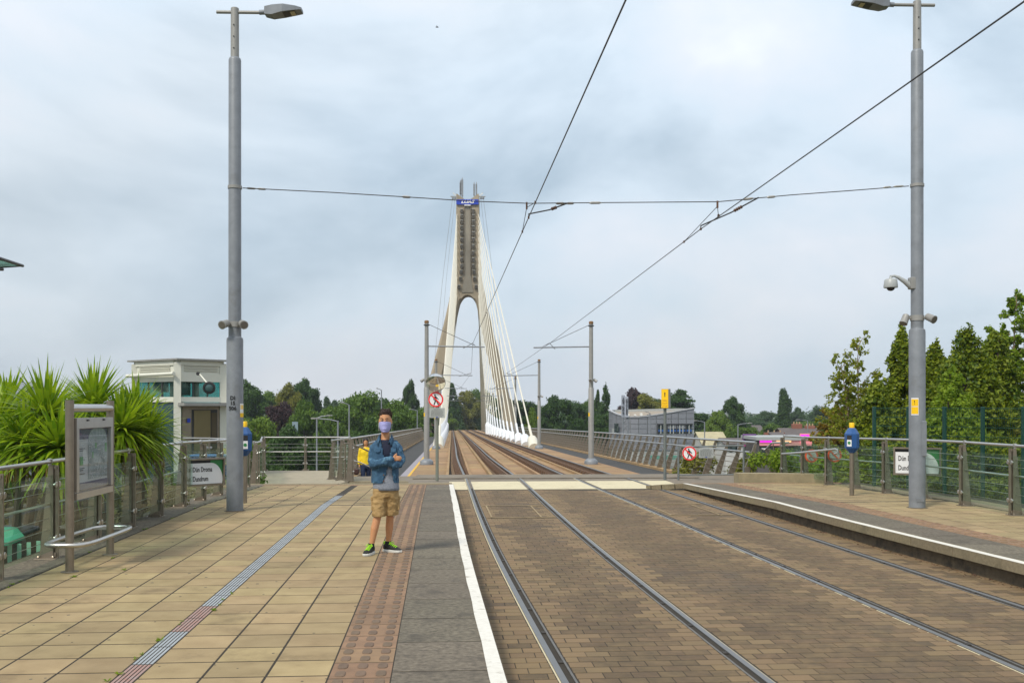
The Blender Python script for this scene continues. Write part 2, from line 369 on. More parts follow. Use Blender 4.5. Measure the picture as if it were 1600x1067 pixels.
# road crossing under the bridge and running past the shops on the right
def road(name, pts, w):
    L_, R_ = [], []
    for i, p in enumerate(pts):
        p = Vector(p); t = (Vector(pts[min(i+1, len(pts)-1)])-Vector(pts[max(i-1, 0)])).normalized(); n = Vector((-t.y, t.x, 0))*w/2
        L_.append(p+n); R_.append(p-n)
    return tag(MB().strip(R_, L_).build(name, M['asphalt']), kind='structure')
def gp(x, y, dz=.06): return (x, y, ground_z(x, y)+dz)
road('road', [gp(x, 100+.0006*(x-20)**2, .15) for x in range(-140, 161, 12)], 12)
# ================================================================ blocks (paving pieces share a few meshes)
_blk = {}
def block_mesh(w, l, h, c, name, m):
    k = (round(w, 3), round(l, 3), round(h, 3), name)
    if k in _blk: return _blk[k]
    mb = MB(); x, y = w/2, l/2; vs = []; fs = []
    for a, b, z in ((x, y, -h), (x, y, -c), (x-c, y-c, 0)): vs += [(-a, -b, z), (a, -b, z), (a, b, z), (-a, b, z)]
    for r in range(2):
        for i in range(4): fs.append((r*4+i, r*4+(i+1) % 4, (r+1)*4+(i+1) % 4, (r+1)*4+i))
    fs.append((8, 9, 10, 11)); mb.add(vs, fs); me = mb.mesh(name); me.materials.append(m); _blk[k] = me; return me
def lay(pieces, name, m, parent, h=.06, c=.002, limit=300, stuff_name=None):
    """pieces: (centre Vector, w, l, yaw); nearest `limit` are objects, the rest one joined part"""
    org = wloc(parent)
    pieces.sort(key=lambda q: q[0].y)
    for p, w, l, a, in pieces[:limit]:
        me = block_mesh(round(w*100)/100, round(l*100)/100, h, c, name, m)
        o = inst(name, me, parent, p-org+Vector((0, 0, random.uniform(-.0006, .0006))), rot=(random.gauss(0, .0006), random.gauss(0, .0006), a+random.gauss(0, .002)))
        o.scale = (w/(round(w*100)/100), l/(round(l*100)/100), 1)
    rest = pieces[limit:]
    if rest:
        mb = MB()
        for p, w, l, a in rest:
            me = block_mesh(round(w*100)/100, round(l*100)/100, h, c, name, m)
            ca, sa = math.cos(a), math.sin(a); dz = random.uniform(-.0006, .0006)
            mb.add([p+Vector((v.co.x*ca-v.co.y*sa, v.co.x*sa+v.co.y*ca, v.co.z+dz)) for v in me.vertices], [tuple(q.vertices) for q in me.polygons])
        tag(mb.build(stuff_name or name, m, parent), kind='stuff')
YAW = math.atan(-TP)
# ================================================================ left platform
V0, V1 = 4.4, 24.6
vs_ = [-30, -15, -5, 0]+[i*.5 for i in range(2, 50)]+[24.6]
bed = MB().strip([P(-4.75, v, -.0018) for v in vs_], [P(edgeL(v)-.10, v, -.0018) for v in vs_], 1.6)
platL = tag(bed.build('platform', M['mortar']), kind='structure')
G = .014
cols = [(-.706-.4025*(k+1), -.706-.4025*k) for k in range(3)]+[(-2.055-.409*(k+1), -2.055-.409*k) for k in range(5)]
pcs = []; joint = {}
for ci, (a, b) in enumerate(cols):
    off = (.0 if ci < 3 else .17)
    v = V0-.2+off
    while v < V1-.55:
        l = .405
        if ci == 0 and 15.2 < v < 16.4: l = .405
        pcs.append((P((a+b)/2, v+l/2), b-a-G, l-.022, YAW)); v += l
lay(pcs, 'paving_slab', M['slab'], platL, limit=300)
# rest of the platform behind the camera: plain sheet of the same paving, seen only in the mirror
MB().strip([P(-4.1, v, -.004) for v in (-30, -10, 4.15)], [P(-.72, v, -.004) for v in (-30, -10, 4.15)], .03).build('paving_sheet', M['slab'], platL)
MB().strip([P(-.72, v, -.004) for v in (-30, -10, 4.15)], [P(edgeL(v), v, -.004) for v in (-30, -10, 4.15)], .03).build('edge_sheet', M['edge'], platL)
# brick course across the platform end and the kerb beyond it
pcs = []
for r_, vv in enumerate((24.12, 24.33)):
    u = -5.1+.1*r_
    while u < .2: pcs.append((P(u+.1, vv+.1), .195, .2, YAW)); u += .205
lay(pcs, 'brick', M['tactile'], platL)
pcs = []; u = -5.1
while u < -.3: pcs.append((P(u+.45, 24.62, .02), .89, .28, YAW)); u += .9
lay(pcs, 'kerb_stone', M['kerbstone'], platL, h=.25, c=.012)
# granite strip under the balustrade
pcs = []; v = 4
while v < 24: pcs.append((P(-4.42, v+.45, .004), .59, .895, YAW)); v += .9
lay(pcs, 'coping_stone', M['edge'], platL, h=.3, c=.008)
# drainage channel with its slotted grating
ch = MB(); ch.strip([P(-2.052, v, -.012) for v in (3, 10, 15, 18, 20.9)], [P(-1.917, v, -.012) for v in (3, 10, 15, 18, 20.9)], .03)
drain = thing('drainage_channel', P(-1.98, 5), 'long narrow slotted steel drain set into the sand-coloured platform paving', 'drain')
ch.build('channel', M['groove'], drain)
M['grate'] = mat('drain grating steel', (.40, .425, .44), .5, metal=.3, nscale=2, namt=.2)
M['grate_r'] = mat('rust-red drain grating', (.36, .19, .15), .7, metal=.1, nscale=14, namt=.4, col2=(.30, .26, .25))
M['grate_d'] = mat('dark drain cover', (.10, .08, .075), .7, metal=.2, nscale=8, namt=.3)
v = 4.0; k = 0
while v < 20.8:
    m = 'grate'
    if 7.6 < v < 8.9 or (6.3 < v < 6.8): m = 'grate_r'
    if 14.6 < v < 15.0 or v > 20.1: m = 'grate_d'
    g = MB()
    for j in range(5):
        u = -2.04+.028*j; g.strip([P(u-.009, v+.01), P(u-.009, v+.49)], [P(u+.009, v+.01), P(u+.009, v+.49)], .012)
    for t in (0.02, .24, .48): g.strip([P(-2.05, v+t-.01, -.002), P(-2.05, v+t+.01, -.002)], [P(-1.92, v+t-.01, -.002), P(-1.92, v+t+.01, -.002)], .01)
    g.build('grating', M[m], drain); v += .5; k += 1
# chewing gum and dirt spots trodden into the slabs
mb = MB()
for i in range(260):
    u, v = random.uniform(-4.0, .25), 5+17*random.random()**1.3; r_ = random.uniform(.006, .018)
    if -2.08 < u < -1.89: continue
    mb.lathe(P(u, v, .0006), [(r_, 0), (r_*.8, .0012)], 8)
tag(mb.build('gum_spots', mat('trodden gum', (.10, .085, .06), .8, var=.3, namt=.2), None), 'dark trodden gum spots on the left platform paving', 'stains', kind='stuff')
# tactile slabs: 400 x 400 with six lozenges each
def tactile_mesh():
    mb = MB(); me0 = block_mesh(.392, .385, .06, .002, 'tactile_base', M['tactile'])
    mb.add([v.co for v in me0.vertices], [tuple(q.vertices) for q in me0.polygons])
    for i in range(3):
        for j in range(2):
            cx, cy = (i-1)*.131, (j-.5)*.197; r1 = []
            for (a, b, z) in ((.036, .070, -.001), (.033, .067, .005), (.026, .060, .007)):
                r1.append([Vector((cx+a*math.copysign(abs(math.cos(t))**.6, math.cos(t)), cy+b*math.copysign(abs(math.sin(t))**.6, math.sin(t)), z)) for t in [2*math.pi*q/10 for q in range(10)]])
            mb.loft(r1)
    me = mb.mesh('tactile_slab'); me.materials.append(M['tactile']); me.materials.append(mat('worn lozenge', (.165, .110, .070), .8, var=.1, nscale=20, namt=.3))
    for q in me.polygons: q.material_index = 1 if q.center.z > .0005 else 0
    return me
tm = tactile_mesh()
v = V0-.25
while v < V1-.6:
    inst('tactile_slab', tm, platL, P(-.508, v+.2), rot=(0, 0, YAW+random.gauss(0, .002))); v += .4
# grey edge slabs (their outer ends follow the curved platform edge)
def edge_slabs(parent, inner, outer, vstart, vend, step, name, nose=.0):
    v = vstart
    while v < vend-.1:
        w = min(step, vend-v); g = .009; mb = MB()
        vv = [v+g, v+w/2, v+w-g]; dz = random.uniform(-.0006, .0006)
        mb.strip([P(inner(q), q, dz) for q in vv], [P(outer(q), q, dz) for q in vv], .12)
        mb.build(name, M['edge'], parent, origin=P(inner(v), v)); v += w
edge_slabs(platL, lambda v: -.305, lambda v: edgeL(v)+.002, V0-.2, 24.5, .83, 'edge_slab')
wv = [4+.5*i for i in range(41)]+[24.35]
tag(MB().strip([P(edgeL(v)-.105-.004*math.sin(v*9), v, .006) for v in wv], [P(edgeL(v)-.004, v, .006) for v in wv], .003).build('white_edge_line', M['white_line']), kind='structure')
MB().strip([P(edgeL(v)-.06, v, -.1) for v in wv], [P(edgeL(v)-.02, v, -.1) for v in wv], .5).build('edge_wall', M['kerbwall'], platL)
# ================================================================ right platform
vr = [-20, -5]+[2+.5*i for i in range(45)]+[24.4]
platR = tag(MB().strip([P(edgeR(v)+.14, v, -.0018) for v in vr], [P(10.2, v, -.0018) for v in vr], 1.6).build('platform', M['mortar']), kind='structure')
edge_slabs(platR, lambda v: edgeR(v), lambda v: edgeR(v)+.66, 8.2, 24.4, .83, 'edge_slab')
v = 8.2
while v < 23.9:
    mb = MB(); w = .395
    u0 = lambda q: edgeR(q)+.668; u1 = lambda q: edgeR(q)+1.06
    mb.strip([P(u0(q), q) for q in (v+.004, v+w-.004)], [P(u1(q), q) for q in (v+.004, v+w-.004)], .06)
    a = math.atan((edgeR(v+.2)-edgeR(v-.2))/.4)
    for i in range(3):
        for j in range(2):
            c = P(edgeR(v+.2)+.865+(i-1)*.131, v+.2+(j-.5)*.197, .001)
            mb.lathe(c, [(.045, -.002), (.042, .005), (.03, .007)], 8)
    mb.build('tactile_slab', M['tactile'], platR); v += .4
pcs = []
v = 8.2
while v < 23.9:
    u = edgeR(v+.2)+1.065+.2025
    while u < 9.3: pcs.append((P(u, v+.2), .392, .380, YAW)); u += .405
    v += .405
lay(pcs, 'paving_slab', M['slab'], platR, limit=300)
pcs = []; v = 8
while v < 23: pcs.append((P(9.55, v+.45, .008), .5, .895, YAW)); v += .9
lay(pcs, 'coping_stone', M['kerbstone'], platR, h=.3, c=.008)
pcs = []
for r_, vv in enumerate((23.95, 24.16)):
    u = 5.95+.1*r_
    while u < 9.6: pcs.append((P(u+.1, vv+.1), .195, .2, YAW)); u += .205
lay(pcs, 'brick', M['tactile'], platR)
# nose stones: pale kerb overhanging a recessed dirty wall
v = 8.2
while v < 24.3:
    w = min(.98, 24.3-v); q = [v+.004, v+w/2, v+w-.004]
    MB().strip([P(edgeR(t)-.16, t, .002) for t in q], [P(edgeR(t)-.004, t, .002) for t in q], .115).build('kerb_stone', M['kerbstone'], platR); v += .98
# the kerb turns in towards the crossing at its far end
cv = [P(edgeR(24.3)-.08, 24.3, -.055)]+[P(edgeR(24.3)-.08-.9*math.sin(t)*.9, 24.3+.9*(1-math.cos(t))*.5, -.055-.05*t) for t in (.3, .7, 1.1, 1.4)]
for i in range(4): MB().bar(cv[i], cv[i+1], .18, .115).build('kerb_stone', M['kerbstone'], platR)
wr = [8+.5*i for i in range(32)]+[24.2]
tag(MB().strip([P(edgeR(v)-.155, v, .007) for v in wr], [P(edgeR(v)-.055+.006*math.sin(v*7), v, .007) for v in wr], .003).build('white_edge_line', M['white_line']), kind='structure')
MB().strip([P(edgeR(v)-.06, v, -.06) for v in vr], [P(edgeR(v)+.13, v, -.06) for v in vr], .6).build('kerb_wall', M['kerbwall'], platR)
# litter and grit along the foot of the kerb
mb = MB()
for i in range(420):
    v = random.uniform(8.3, 23.5); u = edgeR(v)-.07-abs(random.gauss(0, .07)); s = random.uniform(.008, .03); p = P(u, v); p.z = -.283
    mb.box(p, (s, s*random.uniform(.4, 1), s*.35), random.uniform(0, 3))
tag(mb.build('leaf_litter', mat('brown leaf litter', (.13, .075, .04), .95, var=.5, namt=.2), None), 'dry brown leaf litter along the foot of the right platform kerb', 'litter', kind='stuff')
# ================================================================ track bed with setts
ZT = -.285
tl = [-20, -5, 2]+[3+i for i in range(23)]
trackbed = tag(MB().strip([Vector((P(edgeL(v)-.05, v).x, v, ZT-.0020)) for v in tl], [Vector((P(edgeR(v)+.0, v).x, v, ZT-.0020)) for v in tl], .5).build('track_bed', M['mortar']), kind='structure')
GA = 1.435/2
def railx(k, y): return (trackL(y), trackL(y), trackR(y), trackR(y))[k]+(-1, 1, -1, 1)[k]*(GA+.03)
pcs = []; y = 6.3; row = 0
while y < 24.45:
    l = .165
    xl = P(edgeL(y), y).x-.03; xr_ = P(edgeR(y), y).x-.05
    rx = [railx(k, y) for k in range(4)]
    segs = [(xl, rx[0]-.045), (rx[0]+.105, rx[1]-.105), (rx[1]+.045, rx[2]-.045), (rx[2]+.105, rx[3]-.105), (rx[3]+.045, xr_)]
    for a, b in segs:
        x = a; first = True
        wv_ = .205
        while x < b-.02:
            w = wv_*(.5 if first and row % 2 else 1)*random.uniform(.93, 1.07); first = False
            w = min(w, b-x)
            if b-(x+w) < .05: w = b-x
            pcs.append((Vector((x+w/2, y-TP*(x+w/2)*1.0, ZT+random.uniform(-.0007, .0007))), w-.0045, l-.014, YAW, (1.1*(1-min(x+w/2-a, b-x-w/2)/.42) > random.random()))); x += w
    y += l; row += 1
pcs = [q for q in pcs if q[0].y < 24.55]; pcs.sort(key=lambda q: q[0].y)
for pale in (False, True):
    part_ = [q[:4] for q in pcs if q[4] == pale]; lim = sum(1 for q in pcs[:300] if q[4] == pale)
    lay(part_, 'sett' if not pale else 'sandy_sett', M['sett_pale' if pale else 'sett'], trackbed, h=.04, c=.003, limit=lim, stuff_name='sett_paving')
# thin mortar seams beside the rails
def ribbon(name, fa, fb, y0, y1, z, m, step=.6, th=.0, parent=None):
    n = max(2, int((y1-y0)/step)); yy = [y0+(y1-y0)*i/n for i in range(n+1)]
    return MB().strip([Vector((fa(t), t, z(t))) for t in yy], [Vector((fb(t), t, z(t))) for t in yy], th).build(name, m, parent)
# grooved rails in the street section
for k in range(4):
    inn = (1, -1, 1, -1)[k]
    lab = ['grooved tram rail nearest the platform the man stands on', 'second grooved rail from the left, right hand rail of the near track', 'third grooved rail from the left, running to the lower right corner', 'grooved rail beside the right platform kerb'][k]
    r_ = thing('tram_rail', (railx(k, 8), 8, ZT), lab, 'rail', 'grooved street rails')
    f = lambda o, k=k: (lambda t: railx(k, t)+o)
    a, b = (-.026, .026)
    ribbon('rail_head', f(a), f(b), -18, 29.6, lambda t: ZT+.007, M['railsteel'], th=.05, parent=r_)
    a, b = sorted((inn*.026, inn*.078)); ribbon('groove', f(a), f(b), -18, 29.6, lambda t: ZT-.022, M['groove'], th=.03, parent=r_)
    a, b = sorted((inn*.078, inn*.096)); ribbon('rail_lip', f(a), f(b), -18, 29.6, lambda t: ZT+.003, M['raillip'], th=.05, parent=r_)
    a, b = sorted((-inn*.027, -inn*.040)); ribbon('seam', f(a), f(b), -18, 29.6, lambda t: ZT+.0, M['cream'], th=.03, parent=r_)
    # clamp blocks in the groove
    bl = MB()
    for i in range(16):
        y = 7+1.05*i+.3*k; bl.box((railx(k, y)+inn*.056, y, ZT-.006), (.04, .07, .03), YAW)
    tag(bl.build('drain_block', M['groove'], r_), kind='stuff')
# painted box and old cable-cut outlines on the setts near the crossing
for (cx, y0, y1, wd, nm) in ((trackL, 18.4, 20.6, .62, 'painted_rectangle'), (trackR, 18.8, 20.9, .6, 'painted_rectangle')):
    mb = MB(); m_ = []
    for y in (y0, y1): mb.strip([Vector((cx(y)-wd, y, ZT+.010)), Vector((cx(y)-wd, y+.06, ZT+.010))], [Vector((cx(y)+wd, y-TP*wd*2, ZT+.010)), Vector((cx(y)+wd, y+.06-TP*wd*2, ZT+.010))], .004)
    for s in (-.55, .35): mb.strip([Vector((cx(y0)+s, y0, ZT+.010)), Vector((cx(y1)+s, y1, ZT+.010))], [Vector((cx(y0)+s+.03, y0, ZT+.010)), Vector((cx(y1)+s+.03, y1, ZT+.010))], .004)
    tag(mb.build(nm, mat('faded paint', (.34, .265, .15), .85, nscale=9, namt=.5, col2=(.2, .14, .07))), kind='structure')
# ================================================================ crossing slab
def strip_x(name, L0, L1, y0, y1, z, m, th, parent=None): # cross strip in bridge frame
    return MB().strip([Vector((TB*y0+L0, y0-TB*L0, z)), Vector((TB*y1+L0, y1-TB*L0, z))], [Vector((TB*y0+L1, y0-TB*L1, z)), Vector((TB*y1+L1, y1-TB*L1, z))], th).build(name, m, parent)
crossing = tag(strip_x('crossing_slab', -3.0, 9.4, 24.55, 29.6, -.294, M['concrete'], 1.5), kind='structure')
# cream concrete strips between the rails (each cast piece on its own)
for (fa, fb) in ((lambda t: TB*t-.06, lambda t: railx(0, t)-.045), (lambda t: railx(0, t)+.10, lambda t: railx(1, t)-.10), (lambda t: railx(1, t)+.045, lambda t: railx(2, t)-.045), (lambda t: railx(2, t)+.10, lambda t: railx(3, t)-.10), (lambda t: railx(3, t)+.045, lambda t: TB*t+5.75)):
    xm = lambda f, t: f(t)
    ya, yb = 24.72, 27.3
    MB().strip([Vector((fa(ya), ya-TP*fa(ya), -.280)), Vector((fa(yb), yb-TP*fa(yb), -.280))], [Vector((fb(ya), ya-TP*fb(ya), -.280)), Vector((fb(yb), yb-TP*fb(yb), -.280))], .012).build('crossing_strip', M['cream'], crossing)
ledge = tag(MB().strip([Vector((TB*28+-1.1, 28.3, -.268)), Vector((TB*28-1.1, 29.75, -.268))], [Vector((TB*28+6.9, 28.3-TB*6.9, -.268)), Vector((TB*28+6.9, 29.75-TB*6.9, -.268))], .018).build('concrete_ledge', M['concrete']), kind='structure')
# yellow look-both-ways plates in the crossing
for q, (L0, nm) in enumerate(((-.75, 'yellow painted warning plate at the left end of the cream crossing strip'), (5.35, 'yellow painted warning plate at the right end of the cream crossing strip'))):
    y0 = 24.95
    p = thing('ground_plate', B(L0+.4, y0+.5)*1.0, nm, 'ground marking', 'yellow plates at the crossing ends')
    MB().strip([Vector((TB*y0+L0, y0-TB*L0, -.272)), Vector((TB*(y0+.9)+L0, y0+.9-TB*L0, -.272))], [Vector((TB*y0+L0+.8, y0-TB*(L0+.8), -.272)), Vector((TB*(y0+.9)+L0+.8, y0+.9-TB*(L0+.8), -.272))], .006).build('plate', M['yellow_line'], p)
    text('lettering', 'LOOK', .24, M['signk'], p, (TB*(y0+.45)+L0+.4, y0+.45-TB*L0, -.2705), rot=(0, 0, -math.atan(TB)*0), extrude=.0006, xs=.9, bold=.01)
# ================================================================ bridge
bridge = thing('cable_stayed_bridge', B(2.53, 30, -1), 'cable-stayed tram bridge with inverted-Y concrete pylon and fans of ivory stay cables', 'bridge')
dd = [29.6, 33, 37]+list(range(41, 321, 6))
deck = MB().strip([B(-4.0, d, -.08) for d in dd], [B(9.0, d, -.08) for d in dd], 1.3).build('deck', M['concrete'], bridge)
def along(name, L0, L1, d0, d1, h, m, th=.05, parent=deck, hf=None, step=6):
    n = max(1, int(math.ceil((d1-d0)/step))); q = [d0+(d1-d0)*i/n for i in range(n+1)]
    hh = hf or (lambda d: h)
    return MB().strip([B(L0, d, hh(d)) for d in q], [B(L1, d, hh(d)) for d in q], th).build(name, m, parent)
dip = lambda d: -.26*(1-min(1, max(0, (d-42)/25)))
# left walkway lies a little lower where the steps come up to the stop
along('walkway', -3.15, -1.78, 29.7, 300, 0, M['asphalt'], .06, hf=lambda d: .01+dip(d)*.2)
along('kerb_strip', -1.78, -1.53, 29.7, 300, .03, M['lilac'], .12)
along('yellow_line', -1.53, -1.44, 29.7, 200, .036, M['yellow_line'], .08)
along('walkway', 6.75, 8.0, 29.7, 300, .01, M['asphalt'], .06)
along('kerb_strip', 6.55, 6.75, 29.7, 300, .03, M['deckpanel'], .1)
along('parapet_kerb', -3.45, -3.15, 29.7, 300, .10, M['deckpanel'], .25)
along('parapet_kerb', 8.0, 8.35, 29.7, 300, .10, M['deckpanel'], .25)
# deck panels between and beside the rails
cx0 = .99; cx1 = 4.07
for (a, b, h) in ((-1.44, cx0-1.18, .03), (cx0-.42, cx0+.30, .0), (cx0+1.22, cx1-1.22, .05), (cx1-.28, cx1+.42, .02), (cx1+1.2, 6.55, .03)):
    d = 29.8; i = 0
    while d < 120:
        l = 2.4 if d < 70 else 5
        along('deck_panel', a, b, d+.012, d+l-.012, h+random.uniform(-.006, .006), M['deckpanel'], .06, step=9); d += l
    along('deck_panel', a, b, d, 310, h, M['deckpanel'], .05, step=8)
# low upstands that edge each rail trough
for c in (cx0, cx1):
    for s in (-1, 1):
        for o_, h in ((1.14, .14), (.36, .10)):
            along('trough_kerb', c+s*o_-.05, c+s*o_+.05, 29.8, 300, h, M['deckpanel'], .2)
# running rails on the bridge
prof = [(-.032, .30), (.032, .30), (.032, .268), (.010, .25), (.010, .16), (.065, .14), (.065, .125), (-.065, .125), (-.065, .14), (-.010, .16), (-.010, .25), (-.032, .268)]
def xbr(k, d):
    x = railx(k, d); return x
def sweep(name, prof, xf, d0, d1, m, parent, step=2.0):
    n = int((d1-d0)/step); rings = []
    for i in range(n+1):
        d = d0+(d1-d0)*(i/n)**1.6; x = xf(d); rings.append([Vector((x+a, d, zr(d)-.3+b)) for a, b in prof])
    return MB().loft(rings).build(name, m, parent)
labs = ['left rail of the left bridge track, shiny head in a rusty trough', 'right rail of the left bridge track with rusty guard rail inside', 'left rail of the right bridge track with rusty guard rail inside', 'rightmost bridge rail below the line of stay cable anchors']
for k in range(4):
    inn = (1, -1, 1, -1)[k]
    t = thing('bridge_rail', (railx(k, 30), 30, -.6), labs[k], 'rail', 'rails on the bridge')
    sweep('rail_head', [(-.032, .303), (.032, .303), (.032, .272), (-.032, .272)], lambda d: railx(k, d), 29.6, 310, M['railsteel'], t)
    sweep('rail_web', [(.012, .272), (.012, .16), (.07, .14), (.07, .12), (-.07, .12), (-.07, .14), (-.012, .16), (-.012, .272)], lambda d: railx(k, d), 29.6, 310, M['rust'], t)
    sweep('trough_floor', [(-.30, .02), (.30, .02), (.30, -.02), (-.30, -.02)], lambda d: railx(k, d), 29.8, 310, mat('brown trough floor', (.20, .125, .065), .9, nscale=3, namt=.4), t)
    if k in (1, 2): sweep('guard_rail', [(-.03, .285), (.03, .285), (.03, .13), (-.03, .13)], lambda d: railx(k, d)+inn*.14, 29.9, 310, M['rust'], t)
    mb = MB(); d = 30.0
    while d < 130:
        mb.box((railx(k, d)-inn*.13, d, zr(d)-.18), (.13, .22, .16), YAW); mb.box((railx(k, d)+inn*.2, d, zr(d)-.2), (.09, .22, .12), YAW); d += .72
    tag(mb.build('rail_fastening', M['rust'], t), kind='stuff')
# ---- pylon
DP = 185.0; PXM = F/(DP-2.1)
def py_(px, py, dy=0.0): # point in the pylon plane from survey offsets (metres right of axis, metres above rail)
    return Vector((TB*DP+2.93+(px-731)/PXM, DP+dy, CAMZ-(py-HZ)/PXM))
pylon = MB()
outer = [(634, 760), (654, 669), (665, 621), (676, 573), (686, 537), (695, 500), (703, 465), (709, 432), (712, 395), (713, 350), (713.5, 303.5)]
inner = [(654, 760), (675, 660), (685, 615), (694, 580), (701, 552), (709, 515), (715, 485), (719, 470), (723, 464)]
TH = 4.2
def mir(p): return (1462-p[0], p[1])
def lerp2(poly, y):
    for (a, b) in zip(poly, poly[1:]):
        if (a[1]-y)*(b[1]-y) <= 0 and a[1] != b[1]:
            t = (y-a[1])/(b[1]-a[1]); return a[0]+(b[0]-a[0])*t
    return poly[-1][0]
ylv = [760, 700, 669, 640, 610, 580, 552, 530, 510, 495, 482, 472, 466]
def ring4(x0, x1, y, th, cut=.35):
    a = py_(x0, y); b = py_(x1, y); t = th/2; c = cut
    return [a+Vector((0, -t+c, 0)), a+Vector((c, -t, 0)), b+Vector((-c, -t, 0)), b+Vector((0, -t+c, 0)), b+Vector((0, t-c, 0)), b+Vector((-c, t, 0)), a+Vector((c, t, 0)), a+Vector((0, t-c, 0))]
for mirror in (0, 1):
    rings = []
    for y in ylv:
        x0 = lerp2(outer, y); x1 = lerp2(inner, y) if y > 464 else 731
        if y == 466: x1 = 722
        if mirror: x0, x1 = 1462-x1, 1462-x0
        rings.append(ring4(x0, x1, y, TH))
    pylon.loft(rings)
# head: solid above the arch, with the arch crown cut as polygon prism
left = [(lerp2(outer, y), y) for y in (467, 450, 432, 410, 395, 350, 303.5)]
crown = [(722, 466), (724, 463.2), (727, 461.2), (731, 460.4), (735, 461.2), (738, 463.2), (740, 466)]
poly = left+[(714, 302.5), (726.5, 311.5), (735.5, 311.5), (748, 302.5)]+[mir(p) for p in reversed(left)]+list(reversed(crown))
ph = MB()
front = [py_(x, y, -TH/2+.02) for x, y in poly]
ph.prism(front, (0, TH-.04, 0))
pyo = pylon.build('pylon', M['pylon'], bridge)
ph.build('pylon_head', M['pylon'], pyo)
MB().prism([py_(727, 312, -TH/2-.12), py_(735, 312, -TH/2-.12), py_(736, 430, -TH/2-.12), py_(740, 457, -TH/2-.12), py_(722, 457, -TH/2-.12), py_(726, 430, -TH/2-.12)], (0, .13, 0)).build('centre_panel', M['pylong'], pyo)
for x in (726.2, 735.8): MB().bar(py_(x, 313, -TH/2-.1), py_(x, 430, -TH/2-.1), .12, .35, (0, 1, 0)).build('groove_rib', M['concrete'], pyo)
ys13 = [331, 339.5, 348, 357, 366, 376, 386, 396.5, 407, 417, 426, 436.5, 449]
for i, y in enumerate(ys13):
    dx = 8.7+ (0.4 if i < 10 else (1.2, 2.2, 4.6)[i-10] if i > 9 else 0)
    for s in (-1, 1):
        c = py_(731+s*dx, y, -TH/2)
        q = MB(); q.lathe(c+Vector((0, .1, 0)), [(.34, 0), (.34, .45), (.30, .5)], 10, (0, -1, -.15))
        bx = q.build('anchor_box', M['concrete'], pyo)
        MB().lathe(c+Vector((0, -.38, -.05)), [(.24, 0), (.24, .06)], 10, (0, -1, -.15)).build('anchor_recess', mat('anchor recess', (.10, .09, .075), .8, namt=.2), bx)
        MB().box(c+Vector((0, -.28, .36)), (.5, .5, .14)).build('anchor_hood', M['galvd'], bx)
# antenna cluster and maintenance davits on the pylon head
for (x, y0, y1, nm, w) in ((718.6, 306, 281, 'a', .24), (720, 306, 277.5, 'b', .24), (722.3, 309, 276, 'c', .26), (740.6, 308, 283, 'd', .3), (744.2, 308, 283, 'e', .3)):
    an = thing('antenna', py_(x, y0, .4), {'a': 'leftmost grey panel antenna on the pylon head', 'b': 'middle grey panel antenna on the left of the pylon head', 'c': 'tallest panel antenna, right one of the left group on the pylon head', 'd': 'left one of the two panel antennas on the right of the pylon head', 'e': 'right one of the two panel antennas on the right of the pylon head'}[nm], 'antenna', 'antennas on the pylon head')
    MB().tube([py_(x, y0+1, .4), py_(x, y1-3, .4)], .06, 6).build('mast', M['galvd'], an)
    MB().box(py_(x, (y0-6+y1)/2, .2), (w, .2, (y0-6-y1)/PXM), bev=.05).build('panel', M['galv'], an)
for s in (-1, 1):
    dv_ = thing('maintenance_davit', py_(731+s*20, 305), ('left' if s < 0 else 'right')+' hand rope davit with pulleys on the pylon head', 'davit', 'davits on the pylon head')
    MB().bar(py_(731+s*17.5, 303.6), py_(731+s*27.5, 303.6), .22, .14).build('beam', M['galvd'], dv_)
    for k in (20.5, 24): MB().lathe(py_(731+s*k, 306.2, -.1), [(.15, 0), (.22, .03), (.22, .17), (.15, .2)], 10, (0, 1, 0)).build('pulley', M['galv'], dv_)
    MB().tube([py_(731+s*17, 303), py_(731+s*23.5, 297), py_(731+s*24.2, 298.2), py_(731+s*18, 304)], .05, 5).build('strut', M['white'], dv_)
    MB().tube([py_(731+s*24.5, 308, -.3), py_(731+s*(24.5+9), 380, -.3), py_(731+s*(24.5+16), 440, -.3), py_(731+s*(24.5+26), 540, -.3), py_(731+s*(24.5+37), 669, -.3)], .025, 4).build('rope', M['galvd'], dv_)
    MB().tube([py_(731+s*20.5, 308, -.6), py_(731+s*(20.5+14), 440, -.6), py_(731+s*(20.5+32), 669, -.6)], .02, 4).build('rope', M['galvd'], dv_)
# sign on the pylon head
sg = thing('pylon_sign', py_(731, 320, -TH/2-.2), 'blue sign with white italic capitals across the pylon head', 'sign')
MB().box(py_(731, 316.3, -TH/2-.22), (34.6/PXM, .18, 8.2/PXM), bev=.03).build('panel', M['blue'], sg)
text('lettering', 'LUAS', .72, M['signw'], sg, py_(731, 316.2, -TH/2-.33), xs=1.35, shear=.25, bold=.035, extrude=.02)
MB().box(py_(731, 321.6, -TH/2-.35), (1.1, .35, .2)).build('floodlight', M['white'], sg)
